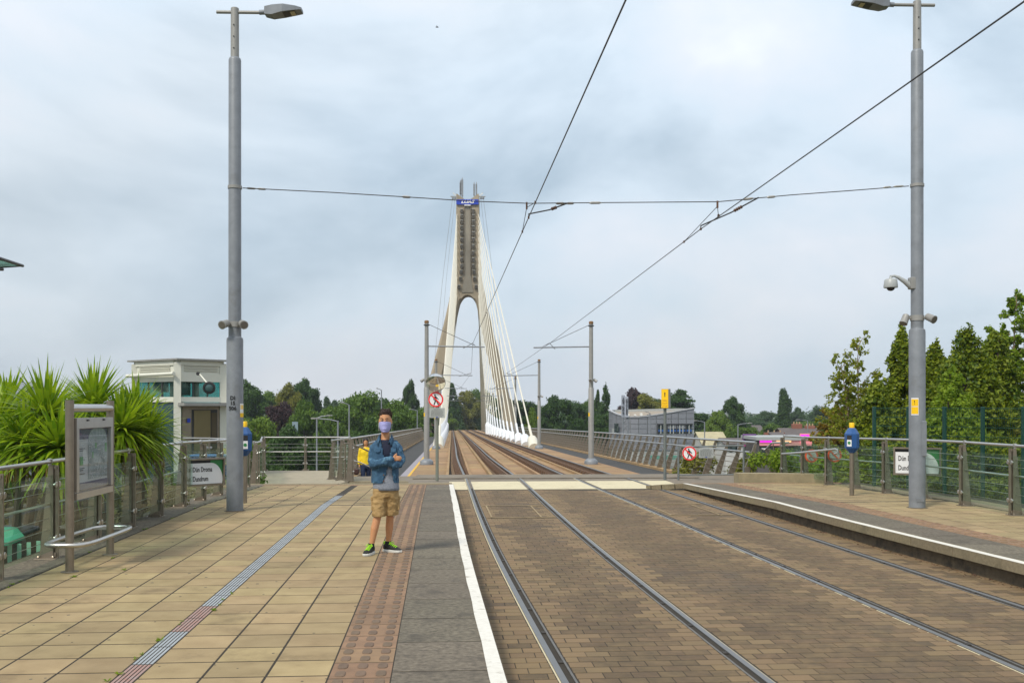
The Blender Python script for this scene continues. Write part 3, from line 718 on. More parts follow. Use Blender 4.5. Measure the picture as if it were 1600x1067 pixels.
# ---- stay cables
NA = 13
anch = [75+8.0*i for i in range(NA)]
for s in (-1, 1):
    L_ = 2.53+s*3.52
    for i in range(NA):
        d = anch[i]; base = B(L_, d, .05); y = ys13[i]
        top = py_(731+s*16.6*(1 if i < 10 else .98), y+2.5, -TH/2+.6)
        dr = (top-base).normalized()
        cb = MB().tube([base+dr*.5, top], .062, 8).build('stay_cable', M['cablew'], bridge, smooth=True)
        cap = MB(); cap.lathe(base-Vector((0, 0, .05)), [(.42, -.1), (.42, .3), (.39, 1.5), (.36, 1.8), (.25, 2.05), (.13, 2.2)], 12, dr)
        cap.build('anchor_cover', M['cablew'] if (i == 0) else M['capw'], cb, smooth=True)
        sl = MB().tube([base+dr*2.1, base+dr*4.6], .105, 8).build('cable_sleeve', M['cablew'] if i == 0 else M['capw'], cb, smooth=True)
    # back stays behind the pylon
    for i in range(NA):
        base = B(L_+s*.8, 190+3.6*(NA-1-i)+3, .05); top = py_(731+s*12.5, ys13[i]+2.5, TH/2-.4)
        MB().tube([base, top], .04, 6).build('stay_cable', M['cablew'], bridge, smooth=True)
# ---- parapets: leaning fin posts, two rails and thin rods
fin = MB()
fin.prism([Vector((0, -.012, 0)), Vector((.20, -.012, 0)), Vector((.32, -.012, .45)), Vector((.46, -.012, .95)), Vector((.50, -.012, 1.16)), Vector((.43, -.012, 1.16)), Vector((.36, -.012, .95)), Vector((.14, -.012, .45))], (0, .055, 0))
finm = fin.mesh('post'); finm.materials.append(M['stain_w'])
for s, L_, lab in ((1, 8.05, 'right hand bridge parapet of leaning steel fins with horizontal rods'), (-1, -3.2, 'left hand bridge parapet of leaning steel fins with horizontal rods')):
    d0 = 28.3 if s > 0 else 35
    pa = thing('bridge_parapet', B(L_, d0, .1), lab, 'parapet', 'bridge parapets'); org = wloc(pa)
    d = d0; k = 0
    while d < 190:
        o = inst('post', finm, pa, B(L_, d, .1)-org, rot=(0, 0, math.atan(-TB) + (0 if s > 0 else math.pi))); d += 1.45 if d < 110 else 2.9
    def rail(name, off, h, r, m, n=6):
        q = [d0+(250-d0)*(i/30)**1.5 for i in range(31)]
        MB().tube([B(L_+s*off, d, .1+h) for d in q], r, n).build(name, m, pa, smooth=True)
    rail('top_rail', .47, 1.20, .036, M['stain_l'], 8); rail('hand_rail', .30, .93, .026, M['stain_l'], 8)
    for h, off in ((.15, .08), (.30, .13), (.45, .19), (.60, .24), (.75, .29)): rail('rod', off, h, .010, M['stain_w'], 5)
# ================================================================ tall platform poles with street lights
def ztop(y, d): return CAMZ-(y-HZ)/F*d
def platform_pole(base, ycol, yjoint, ytop, d, lamp_dir, label):
    t = thing('platform_pole', base, label, 'pole', 'tall grey poles on the platforms')
    z0 = base.z; x, y = base.x, base.y; c = Vector((x, y, 0))
    z1, z2, z3 = ztop(ycol, d), ztop(yjoint, d), ztop(ytop, d)
    q = MB(); q.lathe(c, [(.135, z0), (.135, z1-.05), (.128, z1-.012), (.108, z1), (.104, z1+.02)], 24); q.build('lower_shaft', M['galv'], t, smooth=True)
    q = MB(); q.lathe(c, [(.104, z1+.0), (.101, z2-.03), (.092, z2), (.07, z2+.02)], 24); q.build('upper_shaft', M['galv'], t, smooth=True)
    q = MB(); q.lathe(c, [(.069, z2), (.066, z3-.01), (.055, z3)], 20); q.build('top_tube', M['galvd'], t, smooth=True)
    za = z3-.07; D = Vector((lamp_dir, .03*lamp_dir, 0))
    q = MB(); q.tube([c+Vector((0, 0, za))-D*.30, c+Vector((0, 0, za))+D*.42], .028, 10); q.build('cross_arm', M['galvd'], t, smooth=True)
    lm = MB().tube([c+D*.40+Vector((0, 0, za)), c+D*.56+Vector((0, 0, za+.01))], .04, 10).build('lamp_bracket', M['galv'], t, smooth=True)
    # lantern: wedge body with a thin flat head
    h = MB(); a = c+Vector((0, 0, za)); Nn = Vector((0, 1, 0))
    sec = [(.50, .09, -.05, .09), (.62, .12, -.07, .11), (.80, .15, -.03, .12), (1.0, .13, .005, .095), (1.10, .11, .02, .07)]
    rings = []
    for (o, w, lo, hi) in sec:
        p = a+D*o; rings.append([p+Nn*-w+Vector((0, 0, lo)), p+Nn*w+Vector((0, 0, lo)), p+Nn*w+Vector((0, 0, hi*.75)), p+Nn*w*.6+Vector((0, 0, hi)), p-Nn*w*.6+Vector((0, 0, hi)), p-Nn*w+Vector((0, 0, hi*.75))])
    lt = h.loft(rings).build('lantern', M['galv'], t)
    def under(o): # lower surface height of the lantern
        for (s0, s1) in zip(sec, sec[1:]):
            if s0[0] <= o <= s1[0]: return s0[2]+(s1[2]-s0[2])*(o-s0[0])/(s1[0]-s0[0])
        return sec[-1][2]
    pl = lambda o0, o1, w: [a+D*o0-Nn*w+Vector((0, 0, under(o0)-.006)), a+D*o1-Nn*w+Vector((0, 0, under(o1)-.006)), a+D*o1+Nn*w+Vector((0, 0, under(o1)-.006)), a+D*o0+Nn*w+Vector((0, 0, under(o0)-.006))]
    MB().prism(pl(.80, 1.0, .10), (0, 0, .004)).build('lamp_recess', M['dark'], lt)
    MB().prism(pl(.92, .99, .085), (0, 0, -.006)).build('led_panel', mat('led lens', (.62, .55, .33), .3, nscale=90, namt=.5), lt)
    q = MB()
    for i in range(3): q.lathe(c+Vector((0, -.066, z3-.30-.19*i)), [(.012, 0), (.012, .012)], 8, (0, -1, 0))
    q.build('bolt', M['dark'], t)
    return t, c
pb = at(367, 798, 16.9); pb.z = 0
poleL, cL = platform_pole(pb, 527, 92, 13, 16.9, 1, 'tall grey lamp pole on the left platform, lantern pointing right')
pb2 = at(1433, 793, 17.4); pb2.z = 0
poleR, cR = platform_pole(pb2, 514, 80, 2, 17.4, -1, 'tall grey lamp pole on the right platform carrying a dome camera')
for c_, t_ in ((cL, poleL), (cR, poleR)): MB().lathe(c_, [(.136, .001), (.175, .0012), (.165, .004), (.137, .010)], 24).build('base_grime', M['kerbwall'], t_, smooth=True)  # thin dark ring added to stand for grime round each pole foot
def clamp(c, z, r, parent, n='clamp_band', h=.05): MB().lathe(c, [(r, z-h/2), (r+.012, z-h/2), (r+.012, z+h/2), (r, z+h/2)], 20, caps=False).build(n, M['galvd'], parent, smooth=True)
def spotlights(c, z, r, parent, sides):
    clamp(c, z, r, parent, 'spotlight_band', .09)
    for (dx, dy, tilt) in sides:
        b_ = c+Vector((dx*(r+.02), dy*(r+.02), z)); e_ = c+Vector((dx*(r+.11), dy*(r+.11), z))
        s = MB(); s.tube([b_, e_], .02, 6); br = s.build('spotlight_bracket', M['galvd'], parent)
        ax = Vector((dx*.5, dy*.6-.35, -tilt)).normalized()
        MB().lathe(e_-ax*.07, [(.035, 0), (.06, .02), (.068, .17), (.072, .18)], 12, ax).build('spotlight', M['galvd'], br, smooth=True)
        MB().lathe(e_+ax*.105, [(.055, 0), (.055, .012)], 12, ax).build('spotlight_lens', mat('spot lens', (.14, .125, .11), .25, namt=0), br)
spotlights(cL, ztop(507, 16.9), .104, poleL, ((-.5, -.8, .25), (.75, -.6, .2)))
spotlights(cR, ztop(497, 17.4), .103, poleR, ((.75, -.55, .35), (-.9, .1, .9)))
# asset number and warning labels on the poles
def stick(t, rects, c, r):
    """labels wrapped on a round shaft: (angle deg from -Y, z, w, h, material)"""
    for nm, ang, z, w, h, m in rects:
        n = 6; L_, R_ = [], []; half = w/2/r
        pts = [R(ang)-half+2*half*i/n for i in range(n+1)]
        f = lambda a, zz: c+Vector((math.sin(a)*(r+.003), -math.cos(a)*(r+.003), zz))
        mb = MB()
        for i in range(n): mb.add([f(pts[i], z-h/2), f(pts[i+1], z-h/2), f(pts[i+1], z+h/2), f(pts[i], z+h/2)], [(0, 1, 2, 3)])
        mb.build(nm, m, t)
text('asset_number', 'DI\n15\n506', .085, M['signk'], poleL, cL+Vector((0, -.139, ztop(630, 16.9))), extrude=.001, bold=.003)
stick(poleL, [('warning_label', 72, ztop(638, 16.9), .1, .16, M['signw']), ('warning_symbol', 72, ztop(636, 16.9), .085, .07, M['yellow']), ('warning_text', 74, ztop(648, 16.9), .1, .075, M['yellow'])], cL, .136)
stick(poleR, [('warning_label', -38, ztop(635, 17.4), .125, .29, M['signw'])], cR, .135)
for k_, (yy, nm) in enumerate(((629, 'warning_symbol'), (641, 'warning_text'))): stick(poleR, [(nm, -38, ztop(yy, 17.4), .115, .12, M['yellow'])], cR, .1375)
text('warning_mark', '!', .1, M['signk'], poleR, cR+Vector((-math.sin(R(38))*.142, -math.cos(R(38))*.142, ztop(629, 17.4))), rot=(R(90), 0, R(-38)), extrude=.001)
# access door on the right pole
dm = MB().box(cR+Vector((.065, -.122, ztop(685, 17.4))), (.085, .03, .60), bev=.01).build('access_door', M['galv'], poleR)
MB().box(cR+Vector((0, -.133, ztop(780, 17.4))), (.12, .012, .06)).build('base_plate', M['galv'], poleR)
# dome camera on the right pole
z = ztop(443, 17.4)
cm = thing('dome_camera', cR+Vector((-.12, -.02, z)), 'white dome security camera on a curved arm on the right pole', 'camera')
MB().box(cR+Vector((-.10, -.02, z)), (.08, .14, .2), bev=.01).build('bracket', M['galvd'], cm)
MB().tube([cR+Vector((-.12, -.02, z-.05)), cR+Vector((-.22, -.03, z+.03)), cR+Vector((-.33, -.03, z+.10)), cR+Vector((-.40, -.03, z+.125)), cR+Vector((-.47, -.03, z+.115))], [.05, .042, .03, .022, .02], 10).build('arm', M['camwhite'] if 'camwhite' in M else mat('camera housing', (.36, .38, .375), .4, namt=.05), cm, smooth=True)
M['camwhite'] = mat('camera housing', (.36, .38, .375), .4, namt=.05)
hc = cR+Vector((-.46, -.03, z-.075))
MB().lathe(hc, [(.115, 0), (.118, .02), (.105, .13), (.09, .145), (.03, .16), (.02, .19)], 18).build('housing', M['camwhite'], cm, smooth=True)
MB().lathe(hc, [(.01, -.055), (.035, -.05), (.06, -.03), (.07, .0)], 16).build('dome', mat('dark dome', (.02, .02, .022), .1, namt=0), cm, smooth=True)
# ================================================================ overhead line over the platforms
clamp(cL, ztop(293, 16.9), .103, poleL); clamp(cR, ztop(290, 17.4), .103, poleR)
M['wire'] = mat('copper contact wire', (.05, .045, .042), .5, metal=.5, namt=0)
M['brass'] = mat('insulator brown', (.12, .06, .035), .5, namt=0)
sp = thing('span_wire', (0, 17.2, 5.2), 'span wire hung between the two tall platform poles', 'wire')
pts = [at(379, 294, 16.9), at(520, 301, 17.0), at(634, 308, 17.06), at(735, 314.5, 17.13), at(826, 318, 17.16), at(930, 317, 17.2), at(1122, 315.5, 17.3), at(1235, 305, 17.35), at(1330, 298, 17.38), at(1420, 291, 17.4)]
MB().tube(pts, .008, 5).build('wire', M['wire'], sp)
def fit(p, q, w, n='turnbuckle'): MB().tube([p, p.lerp(q, .2), p.lerp(q, .8), q], [.008, w, w, .008], 6).build(n, M['galvd'], sp)
for a, b in (((385, 294.3), (400, 295)), ((402, 295.2), (416, 296)), ((1380, 293.4), (1392, 292.3)), ((1396, 292), (1412, 291))):
    fit(at(*a, 17.1), at(*b, 17.1), .018)
for a, b in (((628, 307.6), (642, 308.4)), ((868, 318), (882, 317.9)), ((885, 318), (897, 317.8)), ((920, 317.3), (940, 317)), ((1160, 312), (1178, 310)), ((1198, 308.5), (1212, 307.3))):
    fit(at(*a, 17.2), at(*b, 17.2), .022, 'insulator')
def contact_wire(label, pts, xoff):
    t = thing('contact_wire', pts[2], label, 'wire', 'overhead contact wires')
    MB().tube(pts, .0085, 5).build('wire', M['wire'], t); return t
WZ = 5.0
def wpt(px, py, z=WZ): d = (z-CAMZ)*F/(HZ-py); return Vector(((px-800)/F*d, d, z))
# bridge poles first surveyed: they carry the wires on
DB = [45.0, 72.0, 99.0, 126.0, 153.0]
def wx(L_, d, h): return B(L_, d, h)
wl_ = [Vector((1.7, -12, 5.02)), wpt(978, 0), wpt(826, 340, 4.98)]
wr_ = [Vector((4.6, -12, 5.02)), wpt(1600, 3), wpt(1095, 358, 4.98)]
for i, d in enumerate(DB+[180, 207, 234, 261]):
    st = .22*(1 if i % 2 else -1)
    zz = zr(d)+5.05
    wl_.append(Vector((TB*d+.99+st+.15, d, zz))); wr_.append(Vector((TB*d+4.07-st, d, zz)))
wireL = contact_wire('overhead contact wire above the left track', wl_, 0)
wireR = contact_wire('overhead contact wire above the right track', wr_, 0)
for w_, (sx, sy), (ax, ay) in ((wireL, (823, 318), (886, 318)), (wireR, (1121, 316), (1185, 309))):
    j = wl_[2] if w_ is wireL else wr_[2]
    s0 = at(sx, sy, 17.2); e0 = at(ax, ay, 17.2)
    MB().tube([e0, e0.lerp(j, .45), j+Vector((0, 0, .06)), j], [.012, .012, .012, .008], 6).build('registration_arm', M['dark'], w_)
    q = MB()
    for i in range(4): p = e0.lerp(j, .28+.035*i); q.lathe(p, [(.012, -.008), (.032, 0), (.012, .008)], 8, (j-e0).normalized())
    q.build('insulator', M['brass'], w_)
    dr = (wl_[3]-wl_[2]).normalized() if w_ is wireL else (wr_[3]-wr_[2]).normalized()
    MB().tube([j+dr*1.3, s0-Vector((0, 0, .07)), j-dr*1.2], .006, 5).build('bridle', M['wire'], w_)
    MB().box(s0-Vector((0, 0, .04)), (.03, .03, .12)).build('clip', M['brass'], w_)
    for kk in (-1.2, 0, 1.3): MB().box(j+dr*kk, (.03, .06, .04)).build('clip', M['brass'], w_)
# ================================================================ bridge poles with brackets
def bridge_pole(L_, d, s, label, first):
    base = B(L_, d, .03); t = thing('bridge_pole', base, label, 'pole', 'overhead line poles on the bridge')
    c = Vector((base.x, base.y, 0)); z0 = base.z; H = 6.3
    MB().lathe(c, [(.30, z0), (.30, z0+.14), (.25, z0+.20), (.16, z0+.26), (.13, z0+.27)], 18).build('base', M['galv'], t, smooth=True)
    MB().lathe(c, [(.125, z0+.25), (.122, z0+3.35), (.105, z0+3.39)], 16).build('lower_shaft', M['galvd'], t, smooth=True)
    MB().lathe(c, [(.10, z0+3.38), (.085, z0+H-.1)], 16).build('upper_shaft', M['galvd'], t, smooth=True)
    MB().lathe(c, [(.095, z0+H-.1), (.1, z0+H-.06), (.1, z0+H), (.06, z0+H+.03)], 12).build('cap', M['rust'] if 0 else mat('brown cap', (.22, .12, .05), .8, namt=.2), t)
    za = z0+5.2; e_ = c+Vector((-s*2.55, 0, za-.04))
    MB().tube([c+Vector((0, 0, za)), e_], .03, 8).build('bracket_arm', M['dark'] if 0 else M['galv'], t, smooth=True)
    MB().tube([c+Vector((-s*.08, 0, z0+H-.14)), c+Vector((-s*2.1, 0, za+.03))], .011, 5).build('tie_rod', M['wire'], t)
    w = (wl_ if s < 0 else wr_)[3+DB.index(d)]
    MB().tube([c+Vector((-s*1.6, 0, za-.1)), w+Vector((0, 0, .02))], .012, 5).build('registration_arm', M['wire'], t)
    MB().tube([c+Vector((-s*2.15, 0, za)), w+Vector((0, 0, .02))], .008, 5).build('drop_wire', M['wire'], t)
    MB().lathe(c, [(.13, z0+H-.2), (.13, z0+H-.15)], 10).build('band', M['dark'], t)
    spotlights(c, z0+3.72, .10, t, ((-s*.2, -.95, .3), (s*.8, .4, .3)) if d < 100 else ((0, -1, .3),))
    if d < 80: stick(t, [('warning_label', -55, z0+2.2, .10, .16, M['yellow'])], c, .1255)
names = ['nearest', 'second nearest', 'third nearest', 'fourth nearest', 'farthest']
for i, d in enumerate(DB):
    bridge_pole(6.15, d, 1, names[i]+' overhead line pole on the right side of the bridge', i == 0)
    bridge_pole(-1.1, d, -1, names[i]+' overhead line pole on the left side of the bridge', i == 0)
# ================================================================ glass balustrades
def post_mesh():
    mb = MB() # pair of tapered plates with a foot
    for y in (-.03, .03):
        mb.prism([Vector((-.10, y-.006, .012)), Vector((.05, y-.006, .012)), Vector((.05, y-.006, 1.06)), Vector((.0, y-.006, 1.06))], (0, .012, 0))
    mb.box((-.02, 0, .9), (.03, .05, .04)); mb.box((-.02, 0, .3), (.03, .05, .04)); mb.box((.082, 0, .535), (.036, .024, 1.045)); mb.box((.05, 0, 1.03), (.07, .05, .03)); mb.box((.03, 0, .05), (.1, .05, .05))
    return mb
postm = post_mesh().mesh('post'); postm.materials.append(M['stain_w'])
footm = MB().box((-.02, 0, .006), (.24, .2, .014), bev=.003)
for i in (-.1, .06):
    for j in (-.07, .07): footm.lathe((i, j, .013), [(.016, 0), (.016, .016), (.007, .03)], 6)
footm = footm.mesh('foot_plate'); footm.materials.append(M['stain_w'])
def spider_mesh():
    mb = MB()
    for z in (0.0,):
        mb.lathe((.082, -.05, z), [(.014, 0), (.014, .1)], 8, (0, 1, 0))
        for yy in (-.05, .05): mb.lathe((.062, yy, z), [(.014, 0), (.014, .02), (.034, .022), (.036, .03), (.030, .036)], 12, (1, 0, 0))
    return mb
spim = spider_mesh().mesh('glass_clamp', smooth=True); spim.materials.append(M['stain_l'])
def balustrade(pts, inward, label, wires=True, glass=True, group='glass balustrades around the stop', mid=True, glass_w=None):
    """pts: post feet; inward: +1 when the walking side is to the right of the run"""
    t = thing('glass_balustrade', pts[0], label, 'balustrade', group); org = wloc(t)
    n = len(pts)
    for i, p in enumerate(pts):
        q = pts[min(i+1, n-1)]-pts[max(i-1, 0)]; a = math.atan2(q.y, q.x)-math.pi/2
        a = a+(0 if inward > 0 else math.pi)
        o = inst('post', postm, t, p-org, a); f = inst('foot_plate', footm, o, (0, 0, 0)); inst('glass_clamp', spim, o, (0, 0, .24)); inst('glass_clamp', spim, o, (0, 0, .84))
    up = lambda h, off=0.0: [p+Vector((0, 0, h)) for p in pts]
    MB().tube(up(1.10), .024, 10).build('top_rail', M['stain_l'], t, smooth=True)
    q = MB()
    for p in pts: q.lathe(p+Vector((0, 0, 1.055)), [(.02, 0), (.02, .02), (.031, .025), (.031, .072), (.015, .08)], 10)
    tag(q.build('rail_saddle', M['stain_l'], t, smooth=True), kind='stuff')
    if mid: MB().tube(up(.62), .016, 8).build('mid_rail', M['stain_l'], t, smooth=True)
    for i in range(n-1):
        a, b = pts[i], pts[i+1]; d = (b-a); l = d.length; d.normalize(); nrm = Vector((d.y, -d.x, 0))*inward*.046
        mb = MB(); g = .035
        c0 = a+d*g+nrm; c1 = b-d*g+nrm
        mb.prism([c0+Vector((0, 0, .1)), c1+Vector((0, 0, .1)), c1+Vector((0, 0, .95)), c0+Vector((0, 0, .95))], nrm.normalized()*.010)
        if glass: mb.build('glass_panel', M['glass'], t)
    if wires:
        for h in (.2, .33, .46, .76, .88): MB().tube([p+Vector((0, 0, h)) for p in pts], .004, 4).build('cable', M['stain_l'], t)
    return t
lp = [P(-4.40, 10.45+1.47*k) for k in range(-3, 10)]
balustrade(lp, 1, 'long glass balustrade with steel posts along the left platform edge')
# continues round the path behind the left pole down to the lower landing
a0 = lp[-1]
pl2 = [Vector((a0.x-.15, a0.y+1.3, -.25)), Vector((-6.6, 26.4, -.32)), Vector((-7.0, 28.6, -.36)), Vector((-7.6, 31, -.4)), Vector((-8.3, 34, -.42))]
balustrade(pl2, 1, 'glass balustrade stepping back along the path behind the left pole')
farf = [Vector((-8.3, 34, -.42)), Vector((-6.95, 34.1, -.42)), Vector((-5.5, 34.2, -.42))]
balustrade([p+Vector((.05, .12, 0)) for p in farf], 1, 'glass balustrade closing the far end of the path', glass=False)
balustrade([Vector((-4.15, 26.2, -.19)), Vector((-4.62, 27.6, -.27)), Vector((-5.1, 29.0, -.35))], 1, 'short glass balustrade beside the steps to the bridge walkway')
rp = [P(9.05, 14.0+1.55*k) for k in range(-3, 9)]
balustrade(rp, -1, 'long glass balustrade along the back of the right platform')
# ================================================================ path, landing and steps at the left end of the bridge
tag(MB().prism([P(-5.2, 24.75, -.17+.15), P(-2.55, 24.75, -.17+.15), Vector((-4.15, 26.2, -.19)), Vector((-5.1, 29, -.35)), Vector((-5.45, 34.2, -.43)), Vector((-8.4, 34.2, -.43)), Vector((-7.0, 28.6, -.36)), Vector((-6.65, 26.4, -.32))], (0, 0, -1.2)).build('path', mat('pale path paving', (.36, .31, .22), .85, nscale=4, namt=.3, bump=.3)), kind='structure')
st = thing('steps', Vector((-4.2, 26.5, -1)), 'concrete steps leading down from the platform to the bridge walkway', 'steps')
for i in range(5):
    y0 = 26.0+.5*i; z = -.20-.15*i; x0 = -4.12-.17*(.5*i)*2; 
    MB().prism([Vector((x0, y0, z)), Vector((x0+1.5, y0-.05, z)), Vector((x0+1.35, y0+.55, z)), Vector((x0-.17, y0+.5, z))], (0, 0, -.6)).build('step', M['kerbstone'], st)
hr = thing('stair_handrail', Vector((-4.1, 26.4, -.3)), 'steel handrails sloping down beside the steps, ahead of the person in yellow', 'handrail')
for (h, r) in ((.95, .022), (.55, .018)):
    MB().tube([Vector((-4.32, 26.3, -.2+h)), Vector((-4.30, 26.4, -.2+h+.02)), Vector((-4.0, 26.9, -.3+h)), Vector((-3.75, 27.6, -.5+h))], r, 8).build('rail', M['stain_w'] if h > .9 else M['stain_l'], hr, smooth=True)
for p in (Vector((-4.30, 26.4, -.2)), Vector((-3.76, 27.58, -.5))): MB().tube([p-Vector((0, 0, .3)), p+Vector((0, 0, .93))], .02, 8).build('post', M['stain_w'], hr, smooth=True)
# ---- right end: parapet end post, ramp handrails, low kerb wall, barrier frame
pe = thing('parapet_end', at(1200, 752, 29.5), 'splayed steel end frame of the right bridge parapet', 'end frame')
MB().prism([at(1196, 701, 30), at(1204, 701, 30), at(1211, 725, 30), at(1219, 752, 30), at(1204, 752, 30), at(1203, 728, 30)], (0, .1, 0)).build('plate', M['stain_w'], pe)
MB().tube([at(1190, 701, 30), at(1197, 701, 30), at(1206, 692, 29.5), at(1214, 691.5, 29), at(1232, 691.5, 28)], .028, 8).build('rail', M['stain_l'], pe, smooth=True)
MB().tube([at(1203, 730, 30), at(1213, 721, 29.3), at(1228, 721.5, 28.6)], .024, 8).build('rail', M['stain_l'], pe, smooth=True)
for x0 in (1208, 1221): MB().tube([at(x0, 693, 29.2), at(x0+5, 752, 29.2)], .016, 6).build('baluster', M['stain_w'], pe)
rh = thing('ramp_handrail', at(1260, 745, 24), 'steel ramp handrail with a rounded end in front of the right balustrade', 'handrail')
MB().tube([at(1222, 709, 26.5), at(1250, 707, 25), at(1280, 704, 24), at(1306, 701.5, 23.3), at(1309.5, 703, 23.2), at(1309.5, 707.5, 23.2), at(1304, 709, 23.3)], .027, 8).build('rail', M['stain_l'], rh, smooth=True)
for x0, d in ((1252, 25), (1290, 23.7)): MB().tube([at(x0, 706, d), at(x0, 754, d)], .018, 6).build('post', M['stain_w'], rh)
kw = MB().prism([P(7.3, 24.6, -.12), P(9.4, 24.0, -.12), P(9.4, 24.5, -.12), P(7.35, 25.2, -.12)], (0, 0, .34)).build('low_wall', M['cream'] if 0 else mat('sandy low wall', (.30, .25, .15), .9, nscale=8, namt=.3, bump=.4))
tag(kw, 'low sandy concrete wall at the far end of the right platform', 'low wall')
# ================================================================ signs
def no_walk(parent, c, r, ax=(0, -1, 0)):
    """round prohibition sign: white disc, red ring and bar, walking figure"""
    ax = Vector(ax); f = lambda k: c+ax*k
    dsc = disc(f(0), 0, r, 32, ax, .012).build('disc', M['signw'], parent)
    disc(f(.013), r*.80, r*.985, 36, ax, .004).build('ring', M['signr'], dsc)
    d_ = Vector((.707, 0, -.707)) * (r*.84)
    MB().bar(f(.022)-d_, f(.022)+d_, r*.17, .004, ax).build('bar', M['signr'], dsc)
    k = r/.3; g = MB(); o = f(.0165)
    pt = lambda x, z: o+Vector((x*k, 0, z*k))
    g.lathe(pt(-.035, .175), [(.032*k, 0), (.032*k, .004)], 12, ax)
    limbs = [((-.02, .13), (.0, -.02), .075), ((.0, -.02), (.055, -.10), .045), ((.055, -.10), (.09, -.20), .04), ((-.005, -.02), (-.035, -.11), .045), ((-.035, -.11), (-.075, -.21), .04), ((-.02, .12), (-.085, .03), .032), ((-.085, .03), (-.06, -.04), .028), ((.0, .11), (.075, .03), .032), ((.075, .03), (.11, .0), .028), ((.09, -.20), (.125, -.19), .03)]
    for a, b, w in limbs: g.bar(pt(*a), pt(*b), w*k, .004, ax)
    g.build('figure', M['signk'], dsc)
    return dsc
def lines_plate(parent, c, w, h, rows, m=None):
    pl = MB().box(c, (w, .012, h), bev=.002).build('notice_plate', m or M['signg'], parent)
    q = MB()
    for i in range(rows):
        z = c.z+h*.36-h*.72*i/(rows-1); ww = w*(.42 if i == 0 else random.uniform(.70, .84)); x = c.x-ww/2
        while x < c.x+ww/2-.02: # word-like dashes
            l = random.uniform(.02, .06); q.box((x+l/2, c.y-.0075, z), (min(l, c.x+ww/2-x), .002, h*.035)); x += l+.012
    q.build('notice_text', M['signk'], pl)
    MB().box((c.x, c.y-.008, c.z-h*.43), (w*.12, .002, h*.06)).build('logo', M['blue'], pl)
b0 = at(683, 751, 27.5)
ms = thing('mirror_sign_post', b0, 'grey post with round convex mirror and red no-walking sign at the crossing', 'sign post')
MB().tube([b0, Vector((b0.x, b0.y, at(0, 590, 27.5).z))], .042, 12).build('post', mat('green-grey post', (.20, .215, .18), .5, metal=.2, namt=.1), ms, smooth=True)
mc = at(681, 597.5, 27.3)
rings = [(.001, .0)]
prof = [(.002, .075)]+[(.26*math.sin(t), .075-.14*(1-math.cos(t))) for t in (.2, .4, .6, .8, .95)]
mir_ = MB().lathe(mc-Vector((0, .03, 0)), [(.25, -.02), (.262, -.01), (.262, .008), (.25, .012)], 32, (0, -1, -.40)).build('mirror_rim', M['galvd'], ms, smooth=True)
dome = [(.25*math.sin(t*.5*math.pi*.6)/math.sin(.5*math.pi*.6), .012+.06*(math.cos(t*.5*math.pi*.6)-math.cos(.5*math.pi*.6))/(1-math.cos(.5*math.pi*.6))) for t in [1-i/8 for i in range(9)]]
dome[-1] = (.002, dome[-1][1])
MB().lathe(mc-Vector((0, .03, 0)), dome, 32, (0, -1, -.40)).build('mirror_face', mat('mirror', (.8, .8, .8), .03, metal=1, namt=0), mir_, smooth=True)
no_walk(ms, at(681, 624, 27.42), .205)
lines_plate(ms, at(683, 645, 27.42), .41, .265, 7)
yb = at(1039, 750, 28)
ys_ = thing('yellow_stop_sign', yb, 'tall grey post with a narrow yellow warning box on top', 'sign post')
MB().tube([yb, Vector((yb.x, yb.y, at(0, 610, 28).z))], .042, 12).build('post', mat('grey post', (.16, .18, .175), .5, metal=.3, namt=.1), ys_, smooth=True)
bm_ = MB().box(at(1040.5, 622.5, 28), (.2, .24, .53), R(-22), bev=.01).build('box', M['galvd'], ys_)
fc = at(1038, 623, 27.86); rr = R(-22)
fm = Matrix.Rotation(rr, 3, 'Z')
MB().box(at(1040.5, 622.5, 28)+fm @ Vector((0, -.125, 0)), (.19, .006, .51), rr).build('face', M['yellow'], ys_)
face0 = at(1040.5, 622.5, 28)
text('warning_symbol', '!', .16, M['signk'], ys_, face0+fm @ Vector((0, -.130, .10)), rot=(R(90), 0, rr), bold=.006)
for i, (bd, sz) in enumerate((('FAN', .07), ('WAIT', .06), ('STOP', .06))): text('lettering', bd, sz, mat('orange print', (.45, .2, .02), .5, namt=0), ys_, face0+fm @ Vector((0, -.130, -.06-.075*i)), rot=(R(90), 0, rr))
fr = thing('barrier_frame', at(1110, 751, 27.9), 'grey tube barrier frame with a no-walking sign at the right of the crossing', 'barrier')
gp_ = mat('barrier grey', (.17, .19, .19), .5, metal=.3, namt=.1)
for x0 in (1060, 1162): MB().tube([at(x0, 752, 27.9), at(x0, 697, 27.9)], .028, 10).build('upright', gp_, fr, smooth=True)
MB().tube([at(1060, 698, 27.9), at(1162, 696, 27.9)], .02, 8).build('rail', gp_, fr, smooth=True)
MB().tube([at(1060, 742, 27.9), at(1162, 741, 27.9)], .018, 8).build('rail', gp_, fr, smooth=True)
no_walk(fr, at(1077, 708, 27.84), .195)
lines_plate(fr, at(1103.5, 707.5, 27.84), .40, .27, 8)
